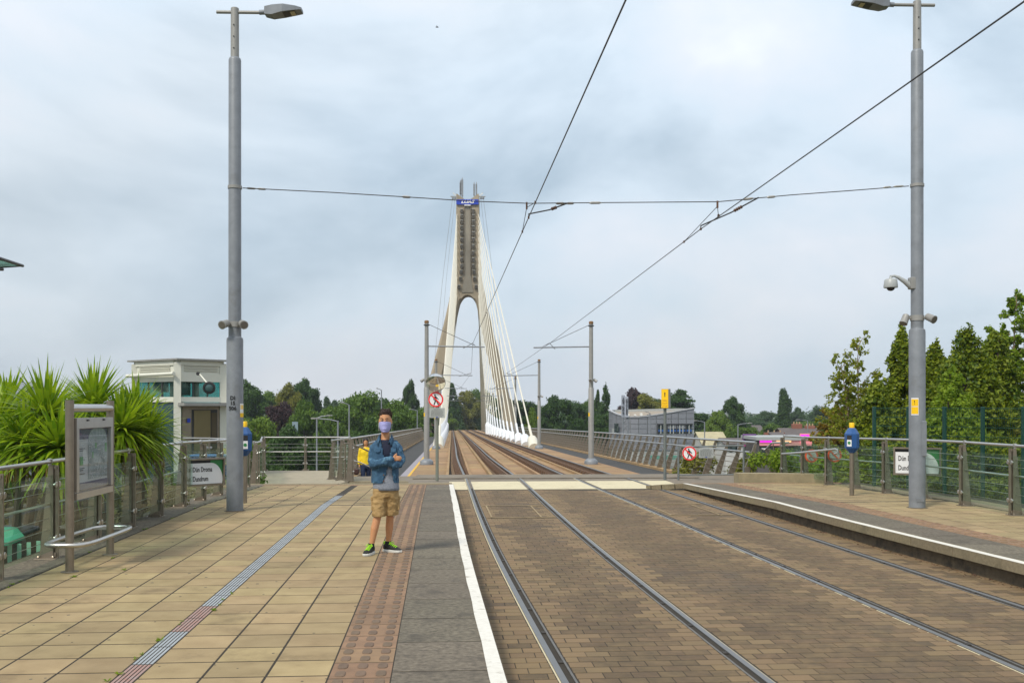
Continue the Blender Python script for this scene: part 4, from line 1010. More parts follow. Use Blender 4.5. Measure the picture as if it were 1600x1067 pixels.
# station name signs on the balustrades
def name_sign(o, rotz, w, h, label, hide):
    t = thing('station_name_sign', o, label, 'sign', 'station name signs'); t.rotation_euler = (0, 0, rotz)
    def sub(name, mb, m, parent=t):
        me = mb.mesh(name); me.materials.append(m); q = bpy.data.objects.new(name, me); COL.objects.link(q); q.parent = parent; return q
    sub('backing', MB().box((0, .02, h/2), (w, .03, h), bev=.004), M['signk'])
    fmb = MB()
    for z in (0, h): fmb.box((0, 0, z), (w+.04, .07, .03))
    for x in (-w/2, w/2): fmb.box((x, 0, h/2), (.03, .068, h-.03))
    sub('frame', fmb, M['stain_w'])
    gp2 = [Vector((-w/2+.02, 0, .02))]
    # white field with a rounded upper right corner, green corner behind
    sub('green_field', MB().prism([Vector((.12*w, .001, .02)), Vector((w/2-.02, .001, .02)), Vector((w/2-.02, .001, h-.02)), Vector((.12*w, .001, h-.02))], (0, .003, 0)), M['green'])
    pts = [Vector((-w/2+.02, -.003, .02)), Vector((w*.46, -.003, .02))]
    pts += [Vector((w*.47-(1-math.cos(a))*w*.34, -.003, h*.18+math.sin(a)*h*.67)) for a in [i*math.pi/20 for i in range(11)]]+[Vector((-w/2+.02, -.003, h*.85))]
    sub('white_field', MB().prism(pts, (0, .003, 0)), M['signw'])
    for bd, z in (('Dún Droma', h*.60), ('Dundrum', h*.24)):
        tx = text('lettering', bd, h*.27, M['signk'], t, o, align='LEFT', extrude=.001, xs=.62, bold=.002); tx.location = (-w/2+.07, -.006, z)
    return t
ns = P(-4.18, 17.15, .30); a = YAW+math.pi/2
name_sign(Vector((-5.46, 18.3, .32)), R(46), .68, .46, 'framed station name sign on the left platform balustrade', False)
ct = P(8.78, 18.95, .42)
name_sign(Vector((ct.x+.30, ct.y, .42)), R(-24), .82, .50, 'framed white station name sign half behind the right pole', False)
# reflections of a no-walking sign, built as solid discs on the right balustrade
for i, (x, y, d, nm) in enumerate(((1268, 712, 25.2, 'faded red ring, a reflection built as a disc on the glass left of the ramp handrail end'), (1304, 711, 23.8, 'red ring, a reflection built as a disc on the glass just behind the ramp handrail end'))):
    t = thing('ring_reflection', at(x, y, d), nm, 'sign', 'red ring reflections on the right balustrade')
    c = at(x, y, d)
    disc(c, .125, .165, 24, (0, -1, 0), .008).build('ring', mat('orange red', (.6, .09, .03), .5, namt=.1), t)
    q = disc(c+Vector((0, .004, 0)), 0, .125, 24, (0, -1, 0), .004).build('disc', M['signg'], t)
    MB().bar(c+Vector((-.09, -.009, .09)), c+Vector((.09, -.009, -.09)), .035, .004, (0, -1, 0)).build('bar', mat('orange red', (.6, .09, .03)), t)
# ticket validators
def validator(base, zb, zt, label, yaw):
    t = thing('ticket_validator', base, label, 'validator', 'blue ticket validators')
    c = Vector((base.x, base.y, 0))
    MB().tube([base, Vector((base.x, base.y, zb+.05))], .045, 12).build('post', M['stain_w'], t, smooth=True)
    rings = []
    for (w, dpt, z) in ((.05, .05, zb), (.13, .12, zb+.10), (.135, .125, zt-.12), (.075, .07, zt-.02), (.05, .05, zt)):
        rings.append([c+Vector((math.cos(a)*w*1.05, math.sin(a)*dpt*1.05, z)) for a in [yaw+math.pi/8+math.pi/4*i for i in range(8)]])
    MB().loft(rings).build('body', M['vblue'], t)
    MB().lathe(c, [(.05, zt), (.05, zt+.09), (.042, zt+.10)], 14).build('beacon', M['yellow'], t, smooth=True)
    f = Vector((math.sin(yaw-.7), -math.cos(yaw-.7), 0)); s = Vector((f.y, -f.x, 0))*-1
    def plate(nm, z, w, h, m): MB().prism([c+f*.122-s*w/2+Vector((0, 0, z-h/2)), c+f*.122+s*w/2+Vector((0, 0, z-h/2)), c+f*.122+s*w/2+Vector((0, 0, z+h/2)), c+f*.122-s*w/2+Vector((0, 0, z+h/2))], f*.01).build(nm, m, t)
    plate('screen', zt-.19, .09, .09, M['black']); plate('reader', zb+.20, .09, .14, M['signw']); 
    MB().lathe(c+f*.134+Vector((0, 0, zb+.20)), [(.03, 0), (.03, .004)], 12, f).build('reader_symbol', M['green'], t)
vb = at(1331, 771, 20.1)
validator(Vector((vb.x, vb.y, zp(20.4))), ztop(707, 20.2), ztop(668, 20.2), 'blue ticket validator with yellow cap on a steel post, right platform', R(0))
vb = at(382, 780, 18.3)
validator(Vector((vb.x, vb.y, 0)), ztop(712, 18.3), ztop(667, 18.3), 'blue ticket validator half hidden behind the left pole', R(60))
# map case on the left platform
A = P(-3.84, 10.95); Bq = P(-3.82, 12.2)
mcase = thing('map_case', A, 'stainless steel map display case with tubular foot rail on the left platform', 'display case')
for p, nm in ((A, 0), (Bq, 1)):
    MB().tube([p, p+Vector((0, 0, 1.79))], .043, 16).build('post', M['stain_w'], mcase, smooth=True)
    MB().lathe(p, [(.09, .001), (.09, .006), (.05, .008)], 16).build('foot_ring', M['concrete'], mcase)
dirp = (Bq-A).normalized(); nr = Vector((dirp.y, -dirp.x, 0))
MB().tube([A+Vector((0, 0, 1.705)), Bq+Vector((0, 0, 1.705))], .043, 12).build('top_tube', M['stain_l'], mcase, smooth=True)
q0 = A+dirp*.06; q1 = Bq-dirp*.06; cmid = (q0+q1)/2; wl__ = (q1-q0).length; yawc = math.atan2(dirp.y, dirp.x)
rotm = Matrix.Rotation(yawc, 3, 'Z')
def cbox(nm, x, y, z, sx, sy, sz, m, parent=mcase): return MB().box(cmid+rotm @ Vector((x, y, 0))+Vector((0, 0, z)), (sx, sy, sz), rotm).build(nm, m, parent)
zc0, zc1 = .74, 1.60
case = cbox('case', 0, .015, (zc0+zc1)/2, wl__, .05, zc1-zc0, M['stain_w'])
for z, h in ((zc0+.035, .07), (zc1-.055, .11)): cbox('case_frame', 0, -.03, z, wl__, .045, h, M['stain_l'], case)
for x in (-wl__/2+.035, wl__/2-.035): cbox('case_frame', x, -.03, (zc0+zc1)/2-.015, .07, .045, zc1-zc0-.19, M['stain_l'], case)
M['paper'] = mat('map paper', (.34, .37, .39), .6, nscale=12, namt=.15, col2=(.36, .43, .47))
M['mapblue'] = mat('map grey-blue area', (.13, .18, .205), .6, nscale=22, namt=.5, col2=(.28, .33, .34))
M['navy'] = mat('map navy band', (.03, .03, .09), .5, namt=.1)
pw = wl__-.16; px0 = -pw/2
mp_ = cbox('map_poster', 0, -.0115, (zc0+zc1)/2-.015, pw, .003, zc1-zc0-.22, M['paper'], case)
cbox('header_band', 0, -.0145, zc1-.175, pw, .002, .11, M['navy'], case)
cbox('footer_band', 0, -.0145, zc0+.13, pw, .002, .075, M['navy'], case)
mq = MB(); mp3 = lambda x, z, y=-.016: cmid+rotm @ Vector((x, y, 0))+Vector((0, 0, z))
pts = [mp3(px0+pw*.36, zc0+.19), mp3(px0+pw*.97, zc0+.19), mp3(px0+pw*.97, zc1-.24)]+[mp3(px0+pw*(.665+.30*math.cos(t)), zc1-.24+.14*math.sin(t)) for t in [i*math.pi/8 for i in range(1, 8)]]+[mp3(px0+pw*.36, zc1-.24)]
mq.prism(pts, nr*.002).build('map_area', M['mapblue'], case)
sq = MB()
for i in range(26):
    x = px0+pw*random.uniform(.38, .94); z = random.uniform(zc0+.2, zc1-.25); a = random.uniform(-.9, .9)+ (math.pi/2 if i % 2 else 0); l = random.uniform(.05, .22)
    xa, xb = max(px0+pw*.37, x-math.cos(a)*l/2), min(px0+pw*.96, x+math.cos(a)*l/2)
    sq.bar(mp3(xa, max(zc0+.19, z-math.sin(a)*l/2), -.0185), mp3(xb, min(zc1-.2, z+math.sin(a)*l/2), -.0185), .010, .002, nr)
sq.build('map_roads', M['paper'], case)
sq = MB()
for z in (zc1-.33, zc1-.35, zc1-.45, zc0+.32, zc0+.3, zc0+.26): sq.box(mp3(px0+pw*.16, z, -.0155), (pw*random.uniform(.1, .22), .003, .008), rotm)
sq.build('map_text', M['signk'], case)
sq = MB()
for (x, z, w, h) in ((.15, zc0+.40, .10, .09), (.93, zc1-.34, .06, .1), (.6, zc0+.55, .05, .06), (.5, zc0+.45, .04, .07)): sq.box(mp3(px0+pw*x, z, -.0192), (pw*w, .002, h), rotm)
sq.build('map_parks', mat('map park green', (.10, .28, .12), .6, namt=.1), case)
MB().box(mp3(0, (zc0+zc1)/2-.015, -.035), (pw, .006, zc1-zc0-.22), rotm).build('glazing', glassmat('case glazing', (.985, .99, .99), opac=.03), case)
for x in (-.25, .25): MB().box(mp3(x, zc1-.025, -.055), (.06, .012, .02), rotm).build('latch', M['dark'], case)
# foot rail: a flat oval hoop of tube
hp = []
for i in range(33):
    t = 2*math.pi*i/32; hp.append((A+Bq)/2+dirp*(.82*math.copysign(abs(math.cos(t))**.35, math.cos(t)))+nr*(.23*math.copysign(abs(math.sin(t))**.45, math.sin(t)))+Vector((0, 0, .30)))
MB().tube(hp, .024, 10).build('foot_rail', M['stain_l'], mcase, smooth=True)
for p in (A, Bq): MB().bar(p+nr*.2+Vector((0, 0, .30)), p-nr*.2+Vector((0, 0, .30)), .03, .02).build('rail_stay', M['stain_l'], mcase)
# corner of a glazed canopy poking in at the left edge
cn = thing('canopy_corner', at(10, 410, 12), 'corner of a green-glazed shelter canopy at the left edge', 'canopy')
o_ = [at(35.5, 415.5, 12.0), at(0, 404, 11.0), at(-90, 375, 9.4), at(-260, 418, 9.8), at(0, 418, 11.8)]
MB().prism([o_[0], o_[1], o_[2], o_[3], o_[4]], (0, 0, .012)).build('glass_sheet', glassmat('canopy glass', (.62, .80, .72), opac=.35), cn)
MB().tube([o_[0], o_[1], o_[2]], .018, 6).build('edge_trim', M['dark'], cn); MB().tube([o_[0], o_[4], o_[3]], .01, 6).build('edge_trim', M['dark'], cn)
MB().tube([at(4, 421, 11.9), at(-60, 419, 11.2)], .02, 6).build('gutter', M['dark'], cn); MB().tube([at(-8, 421, 11.8), at(-8, 820, 11.8)], .05, 8).build('column', M['galv'], cn)
# ================================================================ lift tower
DL = 30.0
lc = at(277, 760, DL)                       # front corner
zl = lambda y: ztop(y, DL)
eL = Vector((at(208, 0, 31.2).x-lc.x, 1.35, 0)); eR = Vector((at(347, 0, 31.0).x-lc.x, 1.1, 0)); eL.z = eR.z = 0
lift = thing('lift_tower', Vector((lc.x, lc.y, -1.6)), 'white steel and glass lift tower behind the spiky plants', 'lift tower')
C0 = Vector((lc.x, lc.y, 0)); C1 = C0+eL; C2 = C0+eR; C3 = C0+eL+eR
zb, zt_ = -2.2, zl(566)
for c in (C0, C1, C2, C3): MB().box(c+Vector((0, 0, (zb+zt_)/2)), (.20, .20, zt_-zb), R(20), bev=.02).build('column', M['liftcream'], lift)
def face(a, b, name, z0, z1, m, th=.04, off=.0, i0=0.0, i1=1.0, parent=lift):
    d = (b-a); n = Vector((d.y, -d.x, 0)).normalized()
    if n.y > 0: n = -n
    p = a+d*i0+n*off; q = a+d*i1+n*off
    return MB().prism([p+Vector((0, 0, z0)), q+Vector((0, 0, z0)), q+Vector((0, 0, z1)), p+Vector((0, 0, z1))], -n*th).build(name, m, parent)
for (a, b) in ((C1, C0), (C0, C2)):
    for (y0, y1, nm) in ((570, 563, 'beam'), (596, 583, 'beam'), (628, 620, 'beam')): face(a, b, nm, zl(y0), zl(y1), M['liftcream'], .12, .06, .05, .95)
    lv = face(a, b, 'louvre_frame', zl(583.5), zl(569.5), M['liftcream'], .05, .02, .07, .93)
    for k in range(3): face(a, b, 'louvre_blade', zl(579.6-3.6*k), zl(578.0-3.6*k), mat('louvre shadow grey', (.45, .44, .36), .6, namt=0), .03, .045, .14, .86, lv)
    wn_ = face(a, b, 'window', zl(620), zl(596), M['glassd'], .02, .0, .08, .92)
    for k in (.32, .64): face(a, b, 'mullion', zl(620), zl(596), M['dark'], .03, .012, k, k+.025, wn_)
for (a, b) in ((C2, C3), (C1, C3)):
    for (y0, y1) in ((570, 563), (596, 583), (628, 620)): face(a, b, 'beam', zl(y0), zl(y1), M['liftcream'], .10, .05, .05, .95)
    face(a, b, 'louvre_panel', zl(583), zl(570), M['liftcream'], .05, .0, .06, .94)
    face(a, b, 'window', zl(620), zl(596), M['glassd'], .02, .0, .08, .92)
# winding gear seen through the upper windows
gr = MB(); cc = (C0+C3)/2
for (dx, dz, sx, sz) in ((-.45, .1, .25, .3), (-.15, .0, .2, .55), (.2, .05, .35, .4), (.5, .0, .12, .6), (-.7, .12, .12, .25), (.05, .25, 1.3, .07)): gr.box(cc+Vector((dx, random.uniform(-.2, .2), zl(609)+dz)), (sx, .25, sz))
gr.build('winding_gear', M['dark'], lift)
# roof slab, overhanging
rc = (C0+C3)/2; ov = 1.18
MB().prism([rc+(q-rc)*ov+Vector((0, 0, zl(562.6))) for q in (C0, C2, C3, C1)], (0, 0, .05)).build('roof', M['galvd'], lift)
MB().prism([rc+(q-rc)*1.02+Vector((0, 0, zl(566))) for q in (C0, C2, C3, C1)], (0, 0, .07)).build('roof_fascia', M['liftcream'], lift)
MB().tube([C1+(C1-C0)*.14+Vector((0, -.2, zl(585.5))), C0+Vector((-.02, -.25, zl(584)))], .055, 10).build('roller_blind_tube', M['liftcream'], lift, smooth=True)
# lower left face: dark glazing; lower right face: stainless door surround
face(C1, C0, 'shaft_glass', zb, zl(628), mat('dark shaft glass', (.02, .06, .07), .12, namt=.2), .02, .0, .06, .94)
face(C2, C3, 'shaft_glass', zb, zl(628), M['glassd'], .02, .0, .06, .94)
sur = face(C0, C2, 'door_surround', zl(745), zl(630), M['stain_w'], .06, .02, .10, .94)
face(C0, C2, 'door_recess', zl(742), zl(640), M['dark'], .02, .035, .30, .86, sur)
M['doorbrown'] = mat('bronze lift door', (.23, .19, .10), .35, metal=.7, nscale=2, namt=.2)
face(C0, C2, 'door_leaf', zl(742), zl(641), M['doorbrown'], .02, .052, .34, .70, sur)
face(C0, C2, 'door_leaf', zl(742), zl(645), mat('dark bronze', (.10, .08, .05), .4, metal=.6, namt=.2), .02, .050, .72, .84, sur)
face(C0, C2, 'lift_notice', zl(660), zl(653.5), M['blue'], .005, .06, .19, .26, sur)
face(C0, C2, 'door_canopy', zl(634), zl(629), M['galvd'], .45, .45, -.02, 1.06)
face(C0, C2, 'lower_glazing', zb, zl(746), M['glassd'], .02, .0, .08, .94)
dm_ = thing('round_lamp', at(312, 587, 29.6), 'round black lamp on a white arm on the lift tower front', 'lamp')
lh = at(326.5, 606.5, 29.3)
MB().tube([at(310.5, 584.5, 30.0), at(312.5, 585, 29.8), at(325, 600, 29.4)], .022, 8).build('arm', M['liftcream'], dm_, smooth=True)
MB().lathe(at(310.5, 584, 29.9), [(.05, 0), (.05, .1)], 10, (0, -1, 0)).build('bracket', M['black'], dm_)
MB().lathe(lh+Vector((0, .06, .02)), [(.06, -.02), (.165, .0), (.178, .05), (.178, .085), (.13, .095), (.125, .06)], 22, (.1, -1, -.12)).build('lamp_body', M['black'], dm_, smooth=True)
MB().lathe(lh+Vector((0, 0, .015)), [(.122, 0), (.10, .018), (.004, .025)], 20, (.1, -1, -.12)).build('lamp_glass', mat('lamp glass', (.06, .12, .12), .12, namt=.2), dm_, smooth=True)
# landing in front of the lift, with a rail and blue bins behind the fence
tag(MB().prism([C0+Vector((.0, -.6, -.45)), C2+Vector((1.6, -.8, -.45)), C2+Vector((2.0, 1.2, -.45)), C2+Vector((0, .3, -.45))], (0, 0, -.15)).build('landing', M['concrete']), kind='structure')
bal = [at(287, 745, 29.0), at(327, 745, 29.2), at(356, 746, 29.3)]
balustrade(bal, 1, 'glass balustrade on the lift landing', wires=False)
for i, (x, w, nm) in enumerate(((312, .5, 'smaller blue bin, left one of two on the lift landing'), (340, .7, 'larger blue bin, right one of two on the lift landing'))):
    c = at(x, 720, 28.2); t = thing('landing_bin', Vector((c.x, c.y, -.5)), nm, 'bin', 'bins on the lift landing')
    MB().box((c.x, c.y, -.05), (w*.8, .4, .75), bev=.04).build('body', M['vblue'], t); MB().box((c.x, c.y, .36), (w*.86, .45, .08), bev=.03).build('lid', mat('bin lid blue', (.05, .16, .36), .5, namt=.1), t)
# ================================================================ foliage
def leaf_cloud(centres, radii, n, size, rng, aspect=1.6, up=.25, shell=.35, droop=0.0):
    """n leaf faces spread over ellipsoid clumps; returns verts (n*4,3) diamonds"""
    centres = np.asarray(centres, float); radii = np.asarray(radii, float)
    vol = radii.prod(1)**(2/3); k = rng.choice(len(centres), n, p=vol/vol.sum())
    d = rng.normal(size=(n, 3)); d /= np.linalg.norm(d, axis=1)[:, None]
    r = (shell+(1-shell)*rng.random(n)**.6)[:, None]
    p = centres[k]+d*radii[k]*r*(1+.12*rng.normal(size=(n, 1)))
    nrm = d*.8+rng.normal(size=(n, 3))*.55+np.array([0, 0, up]); nrm /= np.linalg.norm(nrm, axis=1)[:, None]
    a = np.cross(nrm, rng.normal(size=(n, 3))); a /= np.linalg.norm(a, axis=1)[:, None]; b = np.cross(nrm, a)
    if droop: a[:, 2] -= droop; a /= np.linalg.norm(a, axis=1)[:, None]
    s = size*(.6+.8*rng.random(n))[:, None]
    a = a*s*aspect*.5; b = b*s*.5; bend = nrm*s*.12
    return np.stack([p-a, p+b-bend, p+a, p-b-bend], 1).reshape(-1, 3)
def quads_mesh(name, v):
    n = len(v)//4; me = bpy.data.meshes.new(name); me.vertices.add(len(v)); me.vertices.foreach_set('co', v.astype(np.float32).ravel())
    me.loops.add(n*4); me.loops.foreach_set('vertex_index', np.arange(n*4, dtype=np.int32)); me.polygons.add(n); me.polygons.foreach_set('loop_start', np.arange(0, n*4, 4, dtype=np.int32))
    me.polygons.foreach_set('loop_total', np.full(n, 4, dtype=np.int32)); me.update(calc_edges=True); return me
# ================================================================ garden seen through the left balustrade
def weed_leaf(p, s, rng):
    V = []
    for i in range(6):
        a = rng.random()*6.283; L = s*(.5+.7*rng.random()); d = Vector((math.cos(a), math.sin(a), .35+.6*rng.random())); sd_ = Vector((-math.sin(a), math.cos(a), 0))*s*.2
        m_ = p+d*L*.6; e_ = p+d*L+Vector((0, 0, -L*.3)); V += [p, m_-sd_, e_, m_+sd_]
    return V
M['hedge_brown'] = leafmat('brown green hedge leaves', (.055, .065, .016), (.16, .15, .035), .3)
pw_ = thing('planter', Vector((-7.2, 14.3, -1.6)), 'grey concrete planter block behind the left balustrade', 'planter')
MB().box((-7.15, 15.2, -.55), (.42, .5, 1.5), R(4), bev=.03).build('block', mat('planter concrete', (.16, .165, .15), .9, nscale=3, namt=.3), pw_)
MB().box((-7.15, 15.2, .22), (.48, .56, .06), R(4), bev=.02).build('cap', M['concrete'], pw_)
bedm = [(P(-4.85, v), v) for v in (12.6, 14, 16, 18, 20, 22, 24)]
tag(MB().strip([Vector((p.x-9, p.y+.8, -.35)) for p, v in bedm], [Vector((p.x, p.y, -.75+.05*(v-12))) for p, v in bedm], .8).build('planting_bed', M['soil']), kind='structure')
rngb = np.random.default_rng(77); gb = []
for i in range(2600):
    v = rngb.uniform(12.7, 23.5); o = rngb.uniform(0, 4.5)**1.0; p = P(-4.9, v); f_ = o/9
    gb += weed_leaf(Vector((p.x-o, p.y+.8*f_, (-.75+.05*(v-12))*(1-f_)-.35*f_)), rngb.uniform(.06, .16), rngb)
me = quads_mesh('ground_cover', np.array([tuple(q) for q in gb])); me.materials.append(M['hedge_brown']); o = bpy.data.objects.new('ground_cover', me); COL.objects.link(o)
tag(o, 'brown-green ground cover in the bed behind the left balustrade', 'ground cover', kind='stuff')
bw = MB(); bw.prism([Vector((-14, 14.6, -1.7)), Vector((-5.6, 15.9, -1.7)), Vector((-5.6, 16.3, -1.7)), Vector((-14, 15.0, -1.7))], (0, 0, 1.55))
tag(bw.build('garden_wall', M['concrete']), 'low grey garden wall behind the left balustrade', 'wall')
M['hedge_brown'] = leafmat('brown green hedge leaves', (.085, .075, .022), (.19, .16, .045), .3)
bench = thing('garden_seat', at(62, 850, 13.2), 'dark curved seat behind the glass at the left edge', 'seat')
MB().prism([at(-40, 848, 12.6), at(30, 838, 12.9), at(70, 824, 13.4), at(86, 818, 13.8), at(84, 814, 14.2), at(40, 824, 13.8), at(-40, 832, 13.4)], (0, 0, .06)).build('seat', M['dark'], bench)
for x, y, d in ((-20, 842, 13.0), (35, 833, 13.3), (74, 822, 13.7)): p = at(x, y, d); MB().box((p.x, p.y, p.z-.6), (.06, .06, 1.2)).build('leg', M['galv'], bench)
shed = thing('green_kiosk', at(20, 900, 12.2), 'teal green kiosk roof with pale pickets beyond the left balustrade', 'kiosk')
tl_ = mat('teal paint', (.07, .42, .27), .5, nscale=3, namt=.2)
MB().prism([at(-70, 858, 11.6), at(14, 852, 12.0), at(38, 842, 12.6), at(26, 828, 13.0), at(-70, 828, 12.8)], (0, 0, .04)).build('roof', tl_, shed)
for i in range(7):
    p = at(-30+15*i, 858-2.2*i, 11.75+.13*i); MB().box((p.x, p.y, p.z-.28), (.045, .03, .56), R(20)).build('picket', mat('pale green paint', (.30, .62, .46), .6, namt=.1), shed)
q = [at(-70, 870, 12.1), at(20, 862, 12.4), at(40, 852, 12.9), at(-70, 850, 13.0)]
MB().prism([Vector((p.x, p.y, -1.3)) for p in q], (0, 0, 1.3)).build('body', M['dark'], shed)
# ---------------- plants
GREENS = dict(
 mid = leafmat('mid green leaves', (.048, .110, .012), (.135, .225, .022)), dark = leafmat('dark green leaves', (.022, .062, .012), (.065, .130, .020)),
 light = leafmat('light green leaves', (.080, .155, .016), (.185, .27, .028)), olive = leafmat('olive leaves', (.105, .125, .014), (.24, .235, .030)),
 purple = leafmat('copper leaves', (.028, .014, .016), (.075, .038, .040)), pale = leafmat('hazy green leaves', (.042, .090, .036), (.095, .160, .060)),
 conifer = leafmat('conifer needles', (.032, .088, .006), (.28, .33, .014), .4), birch = leafmat('birch leaves', (.150, .215, .012), (.36, .36, .03), .5),  # conifer's darker tone, mixed in by noise, paints self-shadow into its hollows
 bright = leafmat('bright leaves', (.105, .205, .010), (.28, .38, .025), .5), gold = leafmat('golden leaves', (.18, .13, .012), (.36, .24, .03), .45),
 cordy = leafmat('cordyline leaves', (.080, .195, .006), (.38, .50, .020), .45, .4), cordyd = leafmat('dry cordyline leaves', (.14, .08, .02), (.28, .18, .06), .2))
def clump_layout(kind, rng):
    """unit tree: height 1, crown clumps"""
    c, r = [], []
    def put(z, w, q, sq=(1, 1, .8)):
        a = rng.random()*6.283; rr = w*math.sqrt(rng.random()); c.append((rr*math.cos(a), rr*math.sin(a), z)); r.append((q*sq[0], q*sq[1], q*sq[2]))
    if kind == 'round':
        for i in range(70): t = rng.random(); put(.28+.66*t, .36*math.sin(math.pi*min(.94, .18+.80*t))**.8*1.04, .045+.07*rng.random())
    elif kind == 'broad':
        for i in range(85): t = rng.random(); put(.18+.74*t, .50*math.sin(math.pi*min(.92, .22+.72*t))**.7, .045+.075*rng.random(), (1.15, 1.15, .8))
    elif kind == 'poplar':
        for i in range(60): t = i/59; put(.10+.84*t, .13*math.sin(math.pi*min(.95, .12+.86*t))**.6, .030+.035*rng.random(), (1, 1, 2.0))
    elif kind == 'cone':
        for i in range(150): t = rng.random()**1.15; put(.06+.88*t, .25*(1-t**1.5)**.85+.012, .020+.034*(1-t)+.016*rng.random(), (1, 1, 1.6))
        for i in range(5): c.append((rng.normal()*.01, rng.normal()*.01, .90+.02*i)); r.append((.012, .012, .03))
    elif kind == 'cedar':
        for i in range(130): lay_ = rng.random(); put(.15+.80*lay_, .55*(1-.62*lay_)*(.55+.45*rng.random()), .03+.045*rng.random(), (1.7, 1.7, .5))
    elif kind == 'airy':
        for i in range(260): t = rng.random()**.8; put(.14+.84*t, .32*math.sin(math.pi*min(.965, .25+.71*t))**.85, .012+.026*rng.random(), (1.4, 1.4, 1.0))
        for i in range(8): c.append((rng.normal()*.06, rng.normal()*.06, .90+.095*rng.random())); r.append((.02, .02, .035))
    return c, r
_proto = {}
def tree_proto(kind, variant, leaves, size, aspect=1.6, shell=.35, scale=None):
    """crown and trunk meshes; with scale=(sx, H) they are built at true size, else as a unit tree to be shared"""
    key = (kind, variant, scale)
    if key in _proto: return _proto[key]
    rng = np.random.default_rng(sum(map(ord, kind))*7+variant*31)
    c, r = clump_layout(kind, rng); sx, H = scale or (1.0, 1.0)
    c = [(q[0]*sx, q[1]*sx, q[2]*H) for q in c]; r = [(q[0]*sx, q[1]*sx, q[2]*(H if kind in ('cone', 'poplar') else sx)) for q in r]
    cm_ = quads_mesh('crown', leaf_cloud(c, r, leaves, size, rng, aspect, shell=shell)); cm_.materials.append(GREENS['mid'])
    mb = MB(); top = max(q[2] for q in c); g = H
    wob = [(rng.normal()*.012*g, rng.normal()*.012*g) for _ in range(6)]
    spine = [Vector((wob[i][0]*i*.4, wob[i][1]*i*.4, top*.96*i/5)) for i in range(6)]
    mb.tube(spine, [q*g for q in ([.030, .024, .019, .013, .008, .003] if kind not in ('airy', 'poplar', 'cone') else [.013, .011, .008, .006, .004, .0015])], 7)
    for i in rng.choice(len(c), min(110 if kind == 'airy' else 26, len(c)), replace=False):
        e_ = Vector(c[i]); h = max(.08*g, e_.z-.06*g-.55*math.hypot(e_.x, e_.y)); k = min(4.99, h/(top*.96)*5); s_ = spine[int(k)].lerp(spine[int(k)+1], k-int(k))
        w_ = g*(.0035 if kind == 'airy' else .008)
        mb.tube([s_, s_.lerp(e_, .5)+Vector((0, 0, -.012*g)), e_], [w_, w_*.7, w_*.2], 5)
    tm_ = mb.mesh('trunk', smooth=True); tm_.materials.append(M['bark'])
    _proto[key] = (cm_, tm_); return _proto[key]
def set_mat(o, m):
    o.material_slots[0].link = 'OBJECT'; o.material_slots[0].material = m
def tree(kind, variant, px, ytop, d, wpx, leafm, label, zbase=None, name='tree', leaves=9000, size=.05, group=None, bark=None, aspect=1.6, cat='tree', shell=.35, real=False):
    X = (px-800)/F*d; zt__ = ztop(ytop, d); zb_ = ground_z(X, d) if zbase is None else zbase
    H = zt__-zb_; wid = {'round': .80, 'broad': 1.10, 'poplar': .34, 'cone': .56, 'cedar': 1.2, 'airy': .68}[kind]
    sx = (wpx/F*d)/wid
    cm_, tm_ = tree_proto(kind, variant, leaves, size, aspect, shell, (sx, H) if real else None)
    t = thing(name, Vector((X, d, zb_)), label, cat, group)
    a = random.uniform(0, 6.28)
    if real:
        co = inst('crown', cm_, t, (0, 0, 0)); set_mat(co, GREENS[leafm]); tr = inst('trunk', tm_, t, (0, 0, 0))
        if bark: set_mat(tr, M[bark])
        return t
    co = inst('crown', cm_, t, (0, 0, 0), a, (sx, sx, H)); set_mat(co, GREENS[leafm])
    tr = inst('trunk', tm_, t, (0, 0, 0), a, (max(sx, H*.5), max(sx, H*.5), H))
    if bark: set_mat(tr, M[bark])
    return t
BG = 'trees beyond the bridge'
